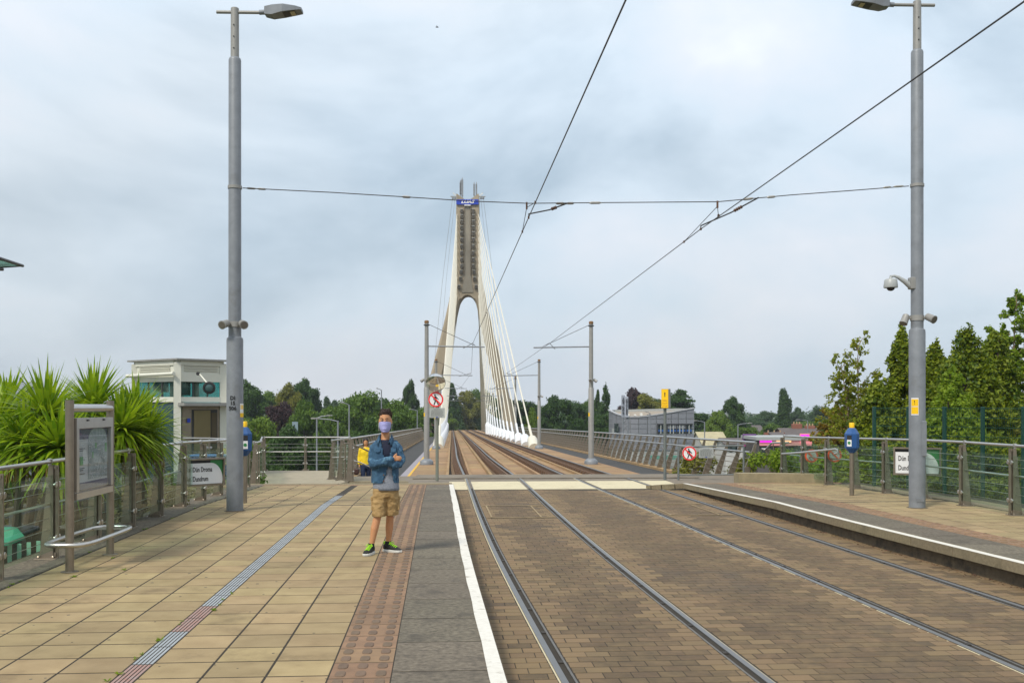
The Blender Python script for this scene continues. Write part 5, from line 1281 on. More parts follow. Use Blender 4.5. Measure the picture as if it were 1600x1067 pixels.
bgt = [ # kind, variant, px, ytop, d, width px, leaf, label
 ('round', 1, 388, 597, 150, 80, 'dark', 'dark green tree just right of the left pole, tallest there'),
 ('round', 2, 452, 598, 160, 60, 'olive', 'yellowish tree beside the tall dark tree on the left skyline'),
 ('round', 3, 478, 592, 170, 64, 'dark', 'tallest dark broadleaf tree on the left skyline'),
 ('broad', 1, 437, 626, 130, 92, 'purple', 'copper-purple tree behind the path'),
 ('broad', 2, 398, 642, 90, 120, 'light', 'light green tree low behind the left balustrade'),
 ('round', 2, 478, 625, 110, 66, 'mid', 'rounded green tree right of the copper-purple one'),
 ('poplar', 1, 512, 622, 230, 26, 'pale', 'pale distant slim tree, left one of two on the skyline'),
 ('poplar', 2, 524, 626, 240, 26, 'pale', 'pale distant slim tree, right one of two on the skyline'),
 ('broad', 3, 560, 610, 125, 130, 'mid', 'large green tree mass left of the man'),
 ('round', 1, 530, 640, 115, 70, 'mid', 'green tree behind the paired street lamps'),
 ('broad', 1, 615, 622, 125, 110, 'mid', 'green tree directly behind the man'),
 ('round', 3, 578, 655, 85, 90, 'dark', 'dark low tree behind the person in yellow'),
 ('round', 2, 450, 664, 80, 100, 'dark', 'dark bush-like tree low behind the far end of the path'),
 ('round', 1, 641, 595, 190, 32, 'dark', 'slender crowned tree rising above the others left of the pylon'),
 ('broad', 2, 660, 630, 140, 80, 'mid', 'green tree beside the left pylon leg'),
 ('cone', 1, 706, 596, 262, 46, 'dark', 'dark conifer framed by the pylon legs'),
 ('round', 2, 727, 610, 268, 54, 'olive', 'yellow-green tree in the middle of the pylon opening'),
 ('broad', 3, 753, 607, 275, 66, 'mid', 'broad green tree right of centre inside the pylon opening'),
 ('broad', 1, 730, 640, 300, 110, 'dark', 'dark tree closing the end of the tracks'),
 ('round', 1, 700, 645, 250, 36, 'light', 'bright low tree left of the far tracks'),
 ('broad', 2, 815, 620, 190, 90, 'dark', 'dark tree behind the fan of stay cables'),
 ('round', 3, 832, 637, 130, 34, 'light', 'bright young tree right of the stay cable anchors'),
 ('broad', 1, 872, 616, 150, 92, 'dark', 'large dark rounded tree right of the second right pole'),
 ('broad', 3, 905, 626, 170, 80, 'dark', 'dark tree behind the nearest right bridge pole'),
 ('cone', 2, 946, 598, 165, 42, 'dark', 'taller of two pointed trees left of the grey building'),
 ('cone', 1, 934, 606, 170, 30, 'dark', 'smaller of two pointed trees left of the grey building'),
 ('broad', 2, 945, 640, 150, 80, 'dark', 'dark tree at the left end of the grey building'),
 ('round', 1, 992, 608, 190, 60, 'purple', 'dark copper tree showing above the grey building'),
 ('broad', 3, 1015, 614, 175, 90, 'olive', 'olive green tree above the grey building roof'),
 ('cedar', 1, 1062, 603, 170, 96, 'dark', 'dark cedar with layered branches right of the grey building'),
 ('broad', 1, 1085, 640, 165, 90, 'dark', 'dark lower tree under the layered cedar'),
 ('round', 2, 1121, 641, 160, 50, 'light', 'light green tree right of the cedar'),
 ('round', 3, 1147, 620, 185, 50, 'dark', 'round-headed dark tree standing alone right of the cedar'),
 ('broad', 2, 1163, 662, 140, 66, 'mid', 'low green tree behind the shops'),
 ('broad', 1, 1198, 641, 250, 60, 'pale', 'hazy tree left of the tall poplar'),
 ('poplar', 1, 1226, 610, 210, 32, 'dark', 'tall narrow poplar on the right skyline'),
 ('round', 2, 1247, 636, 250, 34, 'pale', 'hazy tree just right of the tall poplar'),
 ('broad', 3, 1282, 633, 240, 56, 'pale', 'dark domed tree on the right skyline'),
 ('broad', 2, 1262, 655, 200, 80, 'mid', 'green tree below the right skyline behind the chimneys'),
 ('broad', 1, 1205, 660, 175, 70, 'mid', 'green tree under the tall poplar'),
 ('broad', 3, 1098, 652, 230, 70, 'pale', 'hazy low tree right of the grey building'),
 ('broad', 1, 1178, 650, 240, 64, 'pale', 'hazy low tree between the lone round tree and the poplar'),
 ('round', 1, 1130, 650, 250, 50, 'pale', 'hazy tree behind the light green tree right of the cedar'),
 ('broad', 2, 1216, 652, 270, 70, 'pale', 'hazy tree at the foot of the tall poplar'),
 ('broad', 3, 1318, 634, 230, 80, 'mid', 'green tree on the skyline behind the small birch'),
 ('broad', 1, 1362, 640, 220, 90, 'mid', 'green tree on the skyline left of the right pole'),
 ('round', 3, 422, 612, 180, 70, 'mid', 'green tree on the skyline between the dark and the yellowish one'),
 ('broad', 1, 505, 638, 140, 80, 'mid', 'green tree behind the blue-grey road sign'),
 ('round', 2, 592, 622, 165, 80, 'dark', 'dark tree behind the large green mass left of the man'),
 ('broad', 3, 628, 630, 175, 80, 'mid', 'green tree below the slender crowned tree'),
 ('round', 1, 684, 622, 210, 50, 'dark', 'dark tree between the left pylon leg and the cables'),
 ('broad', 2, 845, 628, 215, 70, 'mid', 'green tree right of the fan of stay cables'),
 ('broad', 1, 925, 622, 205, 70, 'mid', 'green tree left of the two pointed trees'),
 ('broad', 3, 788, 622, 235, 70, 'dark', 'dark tree seen through the stay cables'),
 ('broad', 2, 1040, 618, 190, 80, 'dark', 'dark tree above the right half of the grey building'),
 ('cedar', 2, 33, 584, 120, 26, 'dark', 'flat-topped pine on the skyline at the far left'),
 ('broad', 1, 330, 640, 110, 120, 'mid', 'green tree behind the lift tower'),
 ('broad', 3, 20, 610, 100, 90, 'dark', 'dark tree behind the spiky plants at the left edge'),
 ('broad', 2, 1310, 650, 150, 90, 'mid', 'green tree behind the small birch'),
]
for i, (k, v, px, yt, d, w, lf, lab) in enumerate(bgt): tree(k, v, px, yt, d, w, lf, lab, group=BG, leaves=26000 if k in ('round', 'broad') else 18000, size=.020 if k in ('round', 'broad') else .017)
# far wooded belt that closes the view
rng = np.random.default_rng(5); cs, rs = [], []
for i in range(420):
    a = rng.uniform(-.75, .75); d = rng.uniform(330, 520); x = math.tan(a)*d; cs.append((x, d, rng.uniform(-9, -3.8))); q = rng.uniform(3, 6); rs.append((q*1.6, q, q))
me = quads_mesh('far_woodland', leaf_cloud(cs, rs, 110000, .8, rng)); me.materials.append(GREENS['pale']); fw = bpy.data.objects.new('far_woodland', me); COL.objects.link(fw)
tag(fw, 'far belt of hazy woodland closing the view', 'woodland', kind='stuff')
# ---- near trees at the right, behind the green mesh fence
NR = 'trees behind the green mesh fence'
near = dict(group=NR, zbase=-1.3, real=True, aspect=1.7)
tree('cone', 3, 1408, 503, 29, 120, 'conifer', 'slim conifer immediately left of the right pole', name='conifer', leaves=40000, size=.065, shell=.4, **near)
tree('cone', 4, 1462, 528, 28, 140, 'conifer', 'slim conifer immediately right of the right pole', name='conifer', leaves=40000, size=.065, shell=.4, **near)
tree('cone', 5, 1512, 508, 26, 210, 'conifer', 'broad golden-green conifer between the right pole and the tall birch', name='conifer', leaves=60000, size=.062, shell=.4, **near)
tree('cone', 7, 1556, 515, 27.5, 190, 'conifer', 'conifer pressed against the tall birch', name='conifer', leaves=50000, size=.062, shell=.4, **near)
tree('cone', 6, 1372, 590, 27, 150, 'conifer', 'low conifer under the small birch', name='conifer', leaves=36000, size=.062, shell=.4, **near)
tree('cone', 8, 1488, 570, 24.5, 170, 'bright', 'low bright conifer in front of the others, right of the right pole', name='conifer', leaves=36000, size=.060, shell=.4, **near)
def birch(px, ytop_, d, wpx, leafm, label, seed, stems=3, per=34, leaf=.055, dens=1.0, zb=-1.3):
    """birch with rising leaders, ascending twigs and small leaf sprays along them"""
    rng = np.random.default_rng(seed); X = (px-800)/F*d; H = ztop(ytop_, d)-zb; Wd = wpx/F*d/2
    t = thing('birch_tree', Vector((X, d, zb)), label, 'tree', NR); mb = MB(); C_, R_ = [], []
    for s_ in range(stems):
        a0 = s_*6.283/stems+rng.random(); top = Vector((math.cos(a0)*Wd*.30*(s_ > 0)+rng.normal()*.08, math.sin(a0)*Wd*.3*(s_ > 0), H*(1.0 if s_ == 0 else .70+.18*rng.random())))
        sp = [Vector((top.x*q**1.3+rng.normal()*.03, top.y*q**1.3+rng.normal()*.03, top.z*q)) for q in [i/7 for i in range(8)]]; sp[0] = Vector((math.cos(a0)*.05, math.sin(a0)*.05, 0))
        mb.tube(sp, [.055*(1-i/7)**.9*(1 if s_ == 0 else .75)+.004 for i in range(8)], 7)
        nb = int(24*dens)
        for i in range(nb):
            q = .22+.76*(i+rng.random()*.8)/nb; k = min(6.99, q*7); p0 = sp[int(k)].lerp(sp[int(k)+1], k-int(k)); a = i*2.4+rng.normal()*.4
            L = (Wd*(1.05-q)*(.75+.5*rng.random())+.22); up = .75+.5*q+rng.normal()*.15
            dr = Vector((math.cos(a), math.sin(a), up)).normalized(); e_ = p0+dr*L; m_ = p0.lerp(e_, .55)+Vector((0, 0, .04)); e_.z -= L*.12
            mb.tube([p0, m_, e_], [.012, .007, .002], 5)
            for j in range(6):
                f_ = .30+.70*j/5; c = (p0.lerp(m_, f_/.55) if f_ < .55 else m_.lerp(e_, (f_-.55)/.45))+Vector(rng.normal(size=3))*.07
                C_.append(tuple(c)); r0 = .05+.07*rng.random(); R_.append((r0, r0, r0*.9))
    me = quads_mesh('crown', leaf_cloud(C_, R_, len(C_)*per, leaf, rng, 1.5, shell=.05)); me.materials.append(GREENS[leafm])
    inst('crown', me, t, (0, 0, 0)); tm2 = mb.mesh('trunk', smooth=True); tm2.materials.append(M['birchbark']); inst('trunk', tm2, t, (0, 0, 0))
birch(1336, 525, 30, 175, 'birch', 'small loose birch with yellowing leaves left of the right pole', 11, 4, 15, .055, .95)
birch(1584, 462, 28.5, 210, 'bright', 'tall bright birch at the right edge', 12, 4, 40, .055, 1.5)
birch(1660, 515, 25, 180, 'olive', 'yellowing birch cut by the right edge', 13, 3, 40, .055, 1.3)
birch(1305, 640, 34, 110, 'gold', 'golden shrub-like birch at the foot of the small birch', 14, 3, 30, .06, .8)
def hedge(name, x0, y0, x1, y1, z0, z1, w, n, size, leafm, label, rngs=3):
    rng = np.random.default_rng(rngs); k = int(math.hypot(x1-x0, y1-y0)/.45)+2; c, r = [], []
    for i in range(k*4):
        t = rng.random(); c.append((x0+(x1-x0)*t+rng.normal()*w*.3, y0+(y1-y0)*t+rng.normal()*w*.3, z0+(z1-z0)*rng.random()**.7)); q = .22+.2*rng.random(); r.append((q*1.2, q*1.2, q))
    me = quads_mesh('foliage', leaf_cloud(c, r, n, size, rng)); me.materials.append(GREENS.get(leafm) or M[leafm])
    t = thing(name, Vector((x0, y0, z0)), label, 'hedge'); o = bpy.data.objects.new('foliage', me); COL.objects.link(o); o.parent = t; o.location = -Vector((x0, y0, z0))
    mb = MB()
    for i in range(k): q = i/(k-1); p = Vector((x0+(x1-x0)*q, y0+(y1-y0)*q, z0-.3)); mb.tube([p, p+Vector((random.gauss(0, .1), 0, (z1-z0)*.8))], [.03, .01], 5)
    mb.build('stems', M['bark'], t)
hedge('hedge', 8.8, 24.6, 14.5, 21.5, -1.3, .85, .8, 60000, .055, 'conifer', 'clipped dark hedge behind the green mesh fence', 4)
hedge('hedge', 10.2, 19.6, 13.5, 14, -1.3, .1, .5, 30000, .055, 'mid', 'low green hedge behind the right balustrade', 5)
hedge('hedge', 7.2, 28.5, 10.5, 26, -1.8, .25, .8, 24000, .06, 'bright', 'bright shrubs beyond the ramp handrail', 6)
hedge('hedge', 5.2, 36, 9.5, 33, -4.0, -.15, 1.0, 26000, .07, 'olive', 'shrubs seen through the right bridge parapet', 9)
hedge('hedge', -13, 17.5, -5.9, 17.8, -1.8, .25, .6, 40000, .055, 'hedge_brown', 'brownish hedge behind the left balustrade', 7)
hedge('hedge', -10, 24.5, -6.6, 27, -2.2, -.15, .6, 24000, .06, 'mid', 'green shrubs behind the balustrade beside the path', 8)
# mesh fence
mf = thing('mesh_fence', P(10.4, 21, -.6), 'dark green welded mesh fence in front of the conifers', 'fence')
fa, fb = at(1366, 637, 23.5), at(1740, 632, 19.5)
zt0 = ztop(637, 23.5)
n = 6
for i in range(n+1):
    t = i/n; p = fa.lerp(fb, t); MB().box((p.x, p.y, (zt0-1.4)/2), (.07, .07, zt0+1.45), bev=.008).build('post', M['fencegreen'], mf)
for i in range(n):
    p, q = fa.lerp(fb, i/n), fa.lerp(fb, (i+1)/n); mb = MB(); zz = [zt0-.01-.2*k for k in range(10)]
    for z in zz: mb.bar(Vector((p.x, p.y-.04, z)), Vector((q.x, q.y-.04, z)), .006, .010)
    m_ = 22
    for k in range(m_): r_ = p.lerp(q, (k+.5)/m_); mb.bar(Vector((r_.x, r_.y-.045, -1.3)), Vector((r_.x, r_.y-.045, zt0+.02)), .0035, .0035)
    mb.build('mesh_panel', M['fencegreen'], mf)
# ---- cordylines behind the left balustrade
def rosette(c, R_, n, rng, lean=(0, 0, 1)):
    """long sword leaves fanning from one point, arching under their weight"""
    V = []; ax = Vector(lean).normalized(); q = ax.to_track_quat('Z', 'Y').to_matrix()
    for i in range(n):
        th = math.acos(1-1.55*((i+.5)/n)**1.05); ph = i*2.39996+rng.normal()*.25
        d = q @ Vector((math.sin(th)*math.cos(ph), math.sin(th)*math.sin(ph), math.cos(th)))
        L = R_*(.80+.35*rng.random()); sag = L*(.03+.30*math.sin(min(th, 1.57))**1.5)*(.6+.6*rng.random())
        side = d.cross(Vector((0, 0, 1)))
        if side.length < .05: side = Vector((1, 0, 0))
        side.normalize(); side = (side+Vector(rng.normal(size=3))*.15).normalized()
        w = .021+.012*rng.random(); prev = None
        for t in (0.03, .28, .55, .8, 1.0):
            p = c+d*L*t+Vector((0, 0, -sag*t**2.2)); ww = w*(.55+.9*t if t < .5 else (1-t)*2.0+.02); a, b = p-side*ww, p+side*ww
            if prev: V += [prev[0], prev[1], b, a]
            prev = (a, b)
    return V
cordylines = [ # label, trunk foot, heads (px, py, depth, radius, leaves)
 ('spiky cordyline with the tallest fan, left of the map case', (-6.9, 13.9), [(72, 652, 13.6, .70, 210), (92, 700, 13.0, .62, 170), (38, 690, 13.2, .55, 140), (128, 705, 13.3, .5, 130)]),
 ('spiky cordyline with its fan rising behind the map case', (-6.6, 15.6), [(146, 640, 15.2, .72, 220), (190, 672, 15.0, .66, 180), (120, 668, 15.6, .55, 140)]),
 ('spiky cordyline spreading to the right towards the lift tower', (-6.2, 16.6), [(212, 652, 15.9, .62, 170), (228, 678, 15.6, .60, 170), (200, 700, 15.4, .55, 150)]),
 ('spiky cordyline cut by the left edge of the photo', (-7.8, 14.6), [(-8, 668, 14.4, .7, 190), (10, 640, 15.0, .6, 150), (6, 712, 14.0, .55, 140)]),
]
rng = np.random.default_rng(21)
for lab, (fx, fy), heads in cordylines:
    t = thing('cordyline', Vector((fx, fy, -1.7)), lab, 'plant', 'cordylines behind the left balustrade')
    for (px, py, d, R_, n) in heads:
        R_ *= 1.14; n = int(n*1.35); c = at(px, py, d)
        v = rosette(c, R_, n, rng, ((c.x-fx)*.25, (c.y-fy)*.2, 1))
        me = quads_mesh('leaf_rosette', np.array([tuple(p-wloc(t)) for p in v])); me.materials.append(GREENS['cordy']); o = bpy.data.objects.new('leaf_rosette', me); COL.objects.link(o); o.parent = t
        dv2 = []
        for i in range(70): # dead leaves hanging under the head
            a = rng.random()*6.283; L = R_*(.5+.4*rng.random()); d0 = Vector((math.cos(a), math.sin(a), 0)); s_ = Vector((-math.sin(a), math.cos(a), 0))*.014
            p0 = c-Vector((0, 0, .02)); p1 = p0+d0*L*.45+Vector((0, 0, -L*.35)); p2 = p0+d0*L*.55+Vector((0, 0, -L*.95))
            dv2 += [p0-s_, p0+s_, p1+s_, p1-s_, p1-s_, p1+s_, p2+s_*.2, p2-s_*.2]
        me = quads_mesh('dry_leaves', np.array([tuple(p-wloc(t)) for p in dv2])); me.materials.append(GREENS['cordyd']); o = bpy.data.objects.new('dry_leaves', me); COL.objects.link(o); o.parent = t
        MB().tube([Vector((fx, fy, -1.7)), Vector((fx*.6+c.x*.4, fy*.6+c.y*.4, (c.z-1.7)*.45-.4)), c], [.09, .07, .05], 8).build('trunk', M['bark'], t, smooth=True)
# weeds in the paving joints
def weed(p, s, rng):
    V = []
    for i in range(9):
        a = rng.random()*6.283; L = s*(.5+.7*rng.random()); d = Vector((math.cos(a), math.sin(a), .35+.5*rng.random())); sd_ = Vector((-math.sin(a), math.cos(a), 0))*s*.16
        m_ = p+d*L*.6; e_ = p+d*L+Vector((0, 0, -L*.3)); V += [p, m_-sd_, e_, m_+sd_]
    return V
wd = []
for (u, v) in [(-4.13, 9.6), (-4.12, 10.3), (-4.1, 11.6), (-4.12, 12.4), (-4.1, 13.2), (-3.68, 10.6), (-3.7, 11.9), (-3.3, 11.0), (-1.91, 9.6), (-1.91, 8.9), (-2.06, 8.2), (-2.06, 7.2), (-1.91, 9.1), (-4.12, 14.6), (-4.1, 16.1), (-2.06, 6.6), (-2.06, 7.7), (-4.1, 9.9), (-4.12, 17.6)]:
    for j in range(2): wd += weed(P(u+rng.normal()*.01, v+rng.normal()*.06, .0), .022+.022*rng.random(), rng)
me = quads_mesh('weeds', np.array([tuple(p) for p in wd])); me.materials.append(GREENS['bright']); o = bpy.data.objects.new('weeds', me); COL.objects.link(o)
tag(o, 'small green weeds growing in the left platform paving joints', 'weeds', kind='stuff')
# ================================================================ buildings beyond the right parapet
M['panel'] = mat('grey metal cladding', (.235, .245, .275), .5, metal=.2, var=.05, nscale=.6, namt=.1)
M['roofg'] = mat('tan roof membrane', (.33, .28, .22), .85, nscale=.8, namt=.2)
DBD = 130.0
bz = lambda y: ztop(y, DBD)
def bpt(px, dd): return Vector(((px-800)/F*DBD, DBD+dd, 0))
bld = thing('curved_grey_building', Vector((bpt(1020, 0).x, DBD, -8.3)), 'grey panelled building with a curved left end and sloping roof edge', 'building')
plan = [bpt(1087, 1.0), bpt(1074, .8), bpt(1061, .6), bpt(1050, .5), bpt(1038, .4), bpt(1026, .3), bpt(1012, .2), bpt(998, .1), bpt(985, .3), bpt(974, 1.0), bpt(966, 2.2), bpt(960.5, 4.0), bpt(959, 6.5)]
tops = [638, 640.2, 642.4, 644.4, 646.4, 648.3, 650.2, 651.4, 651.6, 650, 647, 643.5, 641]
rows_ = [704, 693.2, 685.5, 678, 670, 662.3, 654.5, 646, 638]
core = [Vector((p.x, p.y+.12, 0)) for p in plan]+[bpt(975, 12), bpt(1087, 12)]
tz = tops+[640, 637.5]
mb = MB(); k = len(core)
vs = [Vector((p.x, p.y, -8.5)) for p in core]+[Vector((p.x, p.y, bz(t)-.05)) for p, t in zip(core, tz)]
mb.add(vs, [(i, (i+1) % k, k+(i+1) % k, k+i) for i in range(k)]+[tuple(range(k-1, -1, -1))]); mb.build('wall_core', M['signg'], bld)
MB().add([Vector((p.x, p.y, bz(t)-.35)) for p, t in zip(core, tz)], [tuple(range(k))]).build('roof', M['roofg'], bld)
for i in range(len(plan)-1):
    a, b = plan[i], plan[i+1]; n = Vector(((b-a).y, -(b-a).x, 0)).normalized()
    if n.y > 0: n = -n
    n = n*.0
    yt0, yt1 = tops[i], tops[i+1]
    for j in range(len(rows_)-1):
        y0, y1 = rows_[j], rows_[j+1]
        if y0 <= min(yt0, yt1)+.5: continue
        ya, yb_ = max(y1, yt0), max(y1, yt1)
        if 4 > i >= 0 and j == 3: continue       # window band
        if i in (10,) and j in (3, ): continue
        g = .04; d = (b-a).normalized()*g
        MB().prism([a+d+Vector((0, 0, bz(y0)+g)), b-d+Vector((0, 0, bz(y0)+g)), b-d+Vector((0, 0, bz(yb_)-g*.5)), a+d+Vector((0, 0, bz(ya)-g*.5))], (0, .1, 0)).build('cladding_panel', M['panel'], bld)
for i in range(len(plan)-1): # parapet capping
    MB().bar(plan[i]+Vector((0, .05, bz(tops[i])+.06)), plan[i+1]+Vector((0, .05, bz(tops[i+1])+.06)), .3, .14).build('parapet_cap', mat('pale capping', (.42, .43, .45), .5, namt=.1), bld)
bluep = mat('blue window panel', (.02, .09, .30), .3, namt=.1)
N_ = 11
for i in range(N_): # window strip: glass over blue spandrel
    x0 = 1028+i*(1083.5-1028)/N_; x1 = x0+(1083.5-1028)/N_
    a = bpt(x0, .25+.7*(x0-1026)/61); b = bpt(x1, .25+.7*(x1-1026)/61)
    q = lambda y, p: Vector((p.x, p.y, bz(y)))
    w_ = MB().prism([q(677.5, a)+Vector((.05, 0, 0)), q(677.5, b)-Vector((.05, 0, 0)), q(663, b)-Vector((.05, 0, 0)), q(663, a)+Vector((.05, 0, 0))], (0, .05, 0)).build('window', M['glassw'], bld)
    MB().prism([q(674.5, a)+Vector((.05, -.02, 0)), q(674.5, b)-Vector((.05, .02, 0)), q(671, b)-Vector((.05, .02, 0)), q(671, a)+Vector((.05, -.02, 0))], (0, .02, 0)).build('blue_pane', bluep, w_)
    MB().bar(q(677.8, a)+Vector((0, -.03, 0)), q(662.6, a)+Vector((0, -.03, 0)), .12, .12, (0, 1, 0)).build('mullion', M['dark'] if i % 3 == 0 else M['signg'], w_)
MB().bar(bpt(1028, .22)+Vector((0, 0, bz(662.7))), bpt(1084, .86)+Vector((0, 0, bz(662.7))), .2, .15).build('window_head', M['dark'], bld)
for (x, y0, y1) in ((965.5, 676, 662),): MB().prism([bpt(962, 2.0)+Vector((0, -.2, bz(676))), bpt(968, 1.4)+Vector((0, -.2, bz(676))), bpt(968, 1.4)+Vector((0, -.2, bz(662))), bpt(962, 2.0)+Vector((0, -.2, bz(662)))], (0, .05, 0)).build('window', M['glassw'], bld)
for (x, w, h) in ((986, 5, 3), (998, 3, 2.2), (1008, 3.2, 4), (1021, 7, 2.2)): MB().box(bpt(x, 4)+Vector((0, 0, bz(650)+h*.04)), (w*.08, .8, h*.09), bev=.05).build('roof_vent', M['dark'] if w > 6 else M['white'], bld)
# lower wing with a green shopfront band
MB().box(bpt(1045, -.6)+Vector((0, 0, bz(714))), (6.2, .3, .5)).build('green_fascia', mat('green fascia', (.10, .28, .22), .5, namt=.1), bld)
# pylon sign of the bicycle shop: two panels of stacked letters on a lattice mast
sgd = 112.0
ss = thing('shop_mast_sign', at(977, 700, sgd), 'tall two-panel vertical letter sign on a lattice mast', 'sign')
for x in (973.5, 981): MB().tube([at(x, 760, sgd), at(x, 652, sgd)], .10, 6).build('mast_leg', M['galv'], ss)
for i in range(9): MB().tube([at(973.5, 750-11*i, sgd), at(981, 739-11*i, sgd)], .05, 4).build('mast_brace', M['galv'], ss)
for i, (x, w, wd_, yt) in enumerate(((973.6, 5.2, 'JOE DALY', 617), (979, 5.2, 'CYCLES', 619.5))):
    c = at(x, (yt+652)/2, sgd-.15*i)
    MB().box(c, (w/F*sgd, .15, (652-yt)/F*sgd), R(6 if i == 0 else -24), bev=.03).build('panel', mat('pale sign panel', (.34, .37, .43), .5, namt=.05), ss)
    text('lettering', '\n'.join(wd_), .30 if i == 0 else .36, M['signk'], ss, c+Vector((0, -.16, 0)), rot=(R(90), 0, R(6 if i == 0 else -24)), extrude=.01, bold=.012, spacing=.80)
# gabled cream-roofed house, white shop, purple billboard, pink shopfront, brick houses
def gable(px0, px1, d, yeave, yridge, depth, wallm, roofm, label, name='house', ridge_side=True, chims=(), wins=()):
    a = at(px0, 0, d); b = at(px1, 0, d); zg = ground_z((a.x+b.x)/2, d); ze, zr_ = ztop(yeave, d), ztop(yridge, d)
    t = thing(name, Vector(((a.x+b.x)/2, d, zg)), label, 'building')
    f = lambda p, y, z: Vector((p.x, y, z))
    mb = MB(); ym = d+depth/2
    vs = [f(a, d, zg), f(b, d, zg), f(b, d+depth, zg), f(a, d+depth, zg), f(a, d, ze), f(b, d, ze), f(b, d+depth, ze), f(a, d+depth, ze), f(a, ym, zr_-.05), f(b, ym, zr_-.05)]
    mb.add(vs, [(0, 1, 5, 4), (2, 3, 7, 6), (1, 2, 6, 9, 5), (3, 0, 4, 8, 7)]); mb.build('wall', wallm, t)
    o = .25; rf = MB()
    for s_ in (0, 1):
        y0 = d-o if s_ == 0 else d+depth+o; ze_ = ze-.12
        rf.prism([Vector((a.x-o, y0, ze_)), Vector((b.x+o, y0, ze_)), Vector((b.x+o, ym, zr_)), Vector((a.x-o, ym, zr_))], (0, 0, .14))
    ro = rf.build('roof', roofm, t)
    for (px, yt, w) in chims:
        c = at(px, 0, d); MB().box((c.x, ym, (zr_-.6+ztop(yt, d))/2), (w, .9, ztop(yt, d)-zr_+.8), bev=.03).build('chimney', M['brick'], ro)
        for k in (-.3, 0, .3): MB().lathe((c.x+k*w, ym, ztop(yt, d)), [(.12, 0), (.10, .45)], 8).build('chimney_pot', mat('terracotta pot', (.45, .30, .17), .8, namt=.2), ro)
    for (px, y0, y1, w) in wins:
        c = at(px, 0, d); wi = MB().box((c.x, d-.02, (ztop(y0, d)+ztop(y1, d))/2), (w, .1, ztop(y1, d)-ztop(y0, d))).build('window', M['white'], t)
        MB().box((c.x, d-.075, (ztop(y0, d)+ztop(y1, d))/2), (w*.8, .03, (ztop(y1, d)-ztop(y0, d))*.84)).build('pane', M['glassw'], wi)
    return t
M['brick'] = mat('red brick', (.27, .105, .065), .9, nscale=2, namt=.3)
M['slate'] = mat('slate roof', (.12, .10, .095), .8, nscale=1, namt=.3)
M['creamroof'] = mat('weathered cream roof', (.46, .41, .25), .85, nscale=1.2, namt=.3, stain=((.28, .25, .15), .6, .55, .5))
render_w = mat('white render', (.52, .52, .50), .8, nscale=.7, namt=.15)
gable(1101, 1140, 146, 698, 677.5, 12, render_w, M['creamroof'], 'house with a weathered cream roof right of the grey building')
gable(1134, 1162, 112, 693, 687, 5, render_w, M['slate'], 'low white building right of the cream roofed house', wins=((1138, 706, 697, .9), (1146, 706, 697, .9), (1153, 706, 697, .6)))
gable(1214, 1232, 150, 684, 677.5, 9, M['brick'], M['slate'], 'brick house with a row of chimney pots', chims=((1222, 678, 3.0),))
gable(1232, 1300, 165, 686, 671, 12, M['brick'], M['slate'], 'brick houses with slate roof and twin chimneys', chims=((1261, 664, 1.6), (1282, 667, 1.6)))
gable(1184, 1196, 200, 674, 666, 10, render_w, M['slate'], 'small far house with a grey roof among the trees')
gable(-60, 24, 95, 622, 598, 8, M['signg'], M['galv'], 'grey roofed building at the far left edge')
gable(540, 575, 210, 655, 643, 10, M['brick'], mat('red roof', (.22, .12, .08), .8, namt=.2), 'far house with a reddish roof among the left trees')
bb = thing('purple_billboard', at(1171, 700, 118), 'purple advertising billboard beside the shops', 'billboard')
c = at(1171, 688, 118); MB().box(c, (1.55, .2, 1.5), bev=.02).build('board', mat('purple print', (.17, .045, .22), .5, nscale=1.5, namt=.4, col2=(.04, .03, .12)), bb)
MB().box(c+Vector((.1, -.11, .2)), (.9, .02, .3)).build('print_band', mat('lilac print', (.30, .12, .42), .5, namt=.2), bb); MB().box(c+Vector((-.1, -.11, -.55)), (1.2, .02, .25)).build('print_band', mat('pink print', (.5, .08, .30), .5, namt=.2), bb)
for k in (-.6, .6): MB().tube([c+Vector((k, .05, -.7)), c+Vector((k, .05, -5.5))], .07, 6).build('leg', M['galv'], bb)
sh = thing('pink_shopfront', at(1228, 710, 112), 'single-storey shop with a pink lit fascia and grey flat roof', 'shop')
xa, xb = at(1184, 0, 112), at(1268, 0, 112)
MB().box(((xa.x+xb.x)/2, 115.5, (ztop(686, 112)-8.3)/2), (xb.x-xa.x, 7, ztop(686, 112)+8.3)).build('wall', mat('shop dark wall', (.10, .09, .085), .7, namt=.2), sh)
MB().box(((xa.x+xb.x)/2, 115.4, ztop(685, 112)), (xb.x-xa.x+.5, 7.6, .35)).build('roof', M['signg'], sh)
fs = MB().box(((xa.x+xb.x)/2, 111.85, ztop(691, 112)), (xb.x-xa.x-.3, .2, .75), bev=.03).build('fascia', emimat('pink fascia', (.62, .26, .26), .08), sh)
for (px, w, col, nm) in ((1197, 1.3, (1.0, .02, .75), 'lit_panel'), (1258, .95, (1.0, .02, .75), 'lit_panel'), (1225, 1.6, (1, .55, .25), 'lit_panel')):
    c = at(px, 690.3, 111.6); MB().box((c.x, 111.7, c.z+(.12 if px != 1258 else .55)), (w, .08, .35 if px != 1258 else .5)).build(nm, emimat('glow %d' % px, col, .45), sh)
MB().box((at(1259, 0, 111.7).x, 111.75, ztop(686.5, 112)), (1.3, .15, 1.3), bev=.03).build('raised_sign', emimat('pink raised sign', (.8, .25, .28), .12), sh)
for i in range(7):
    x = xa.x+.5+i*(xb.x-xa.x-1)/6; w_ = MB().box((x, 111.95, ztop(703, 112)), (.7, .12, 1.1)).build('window', M['glassw'], sh); MB().box((x, 111.93, ztop(703, 112)+.58), (.78, .15, .07)).build('lintel', M['signg'], w_)
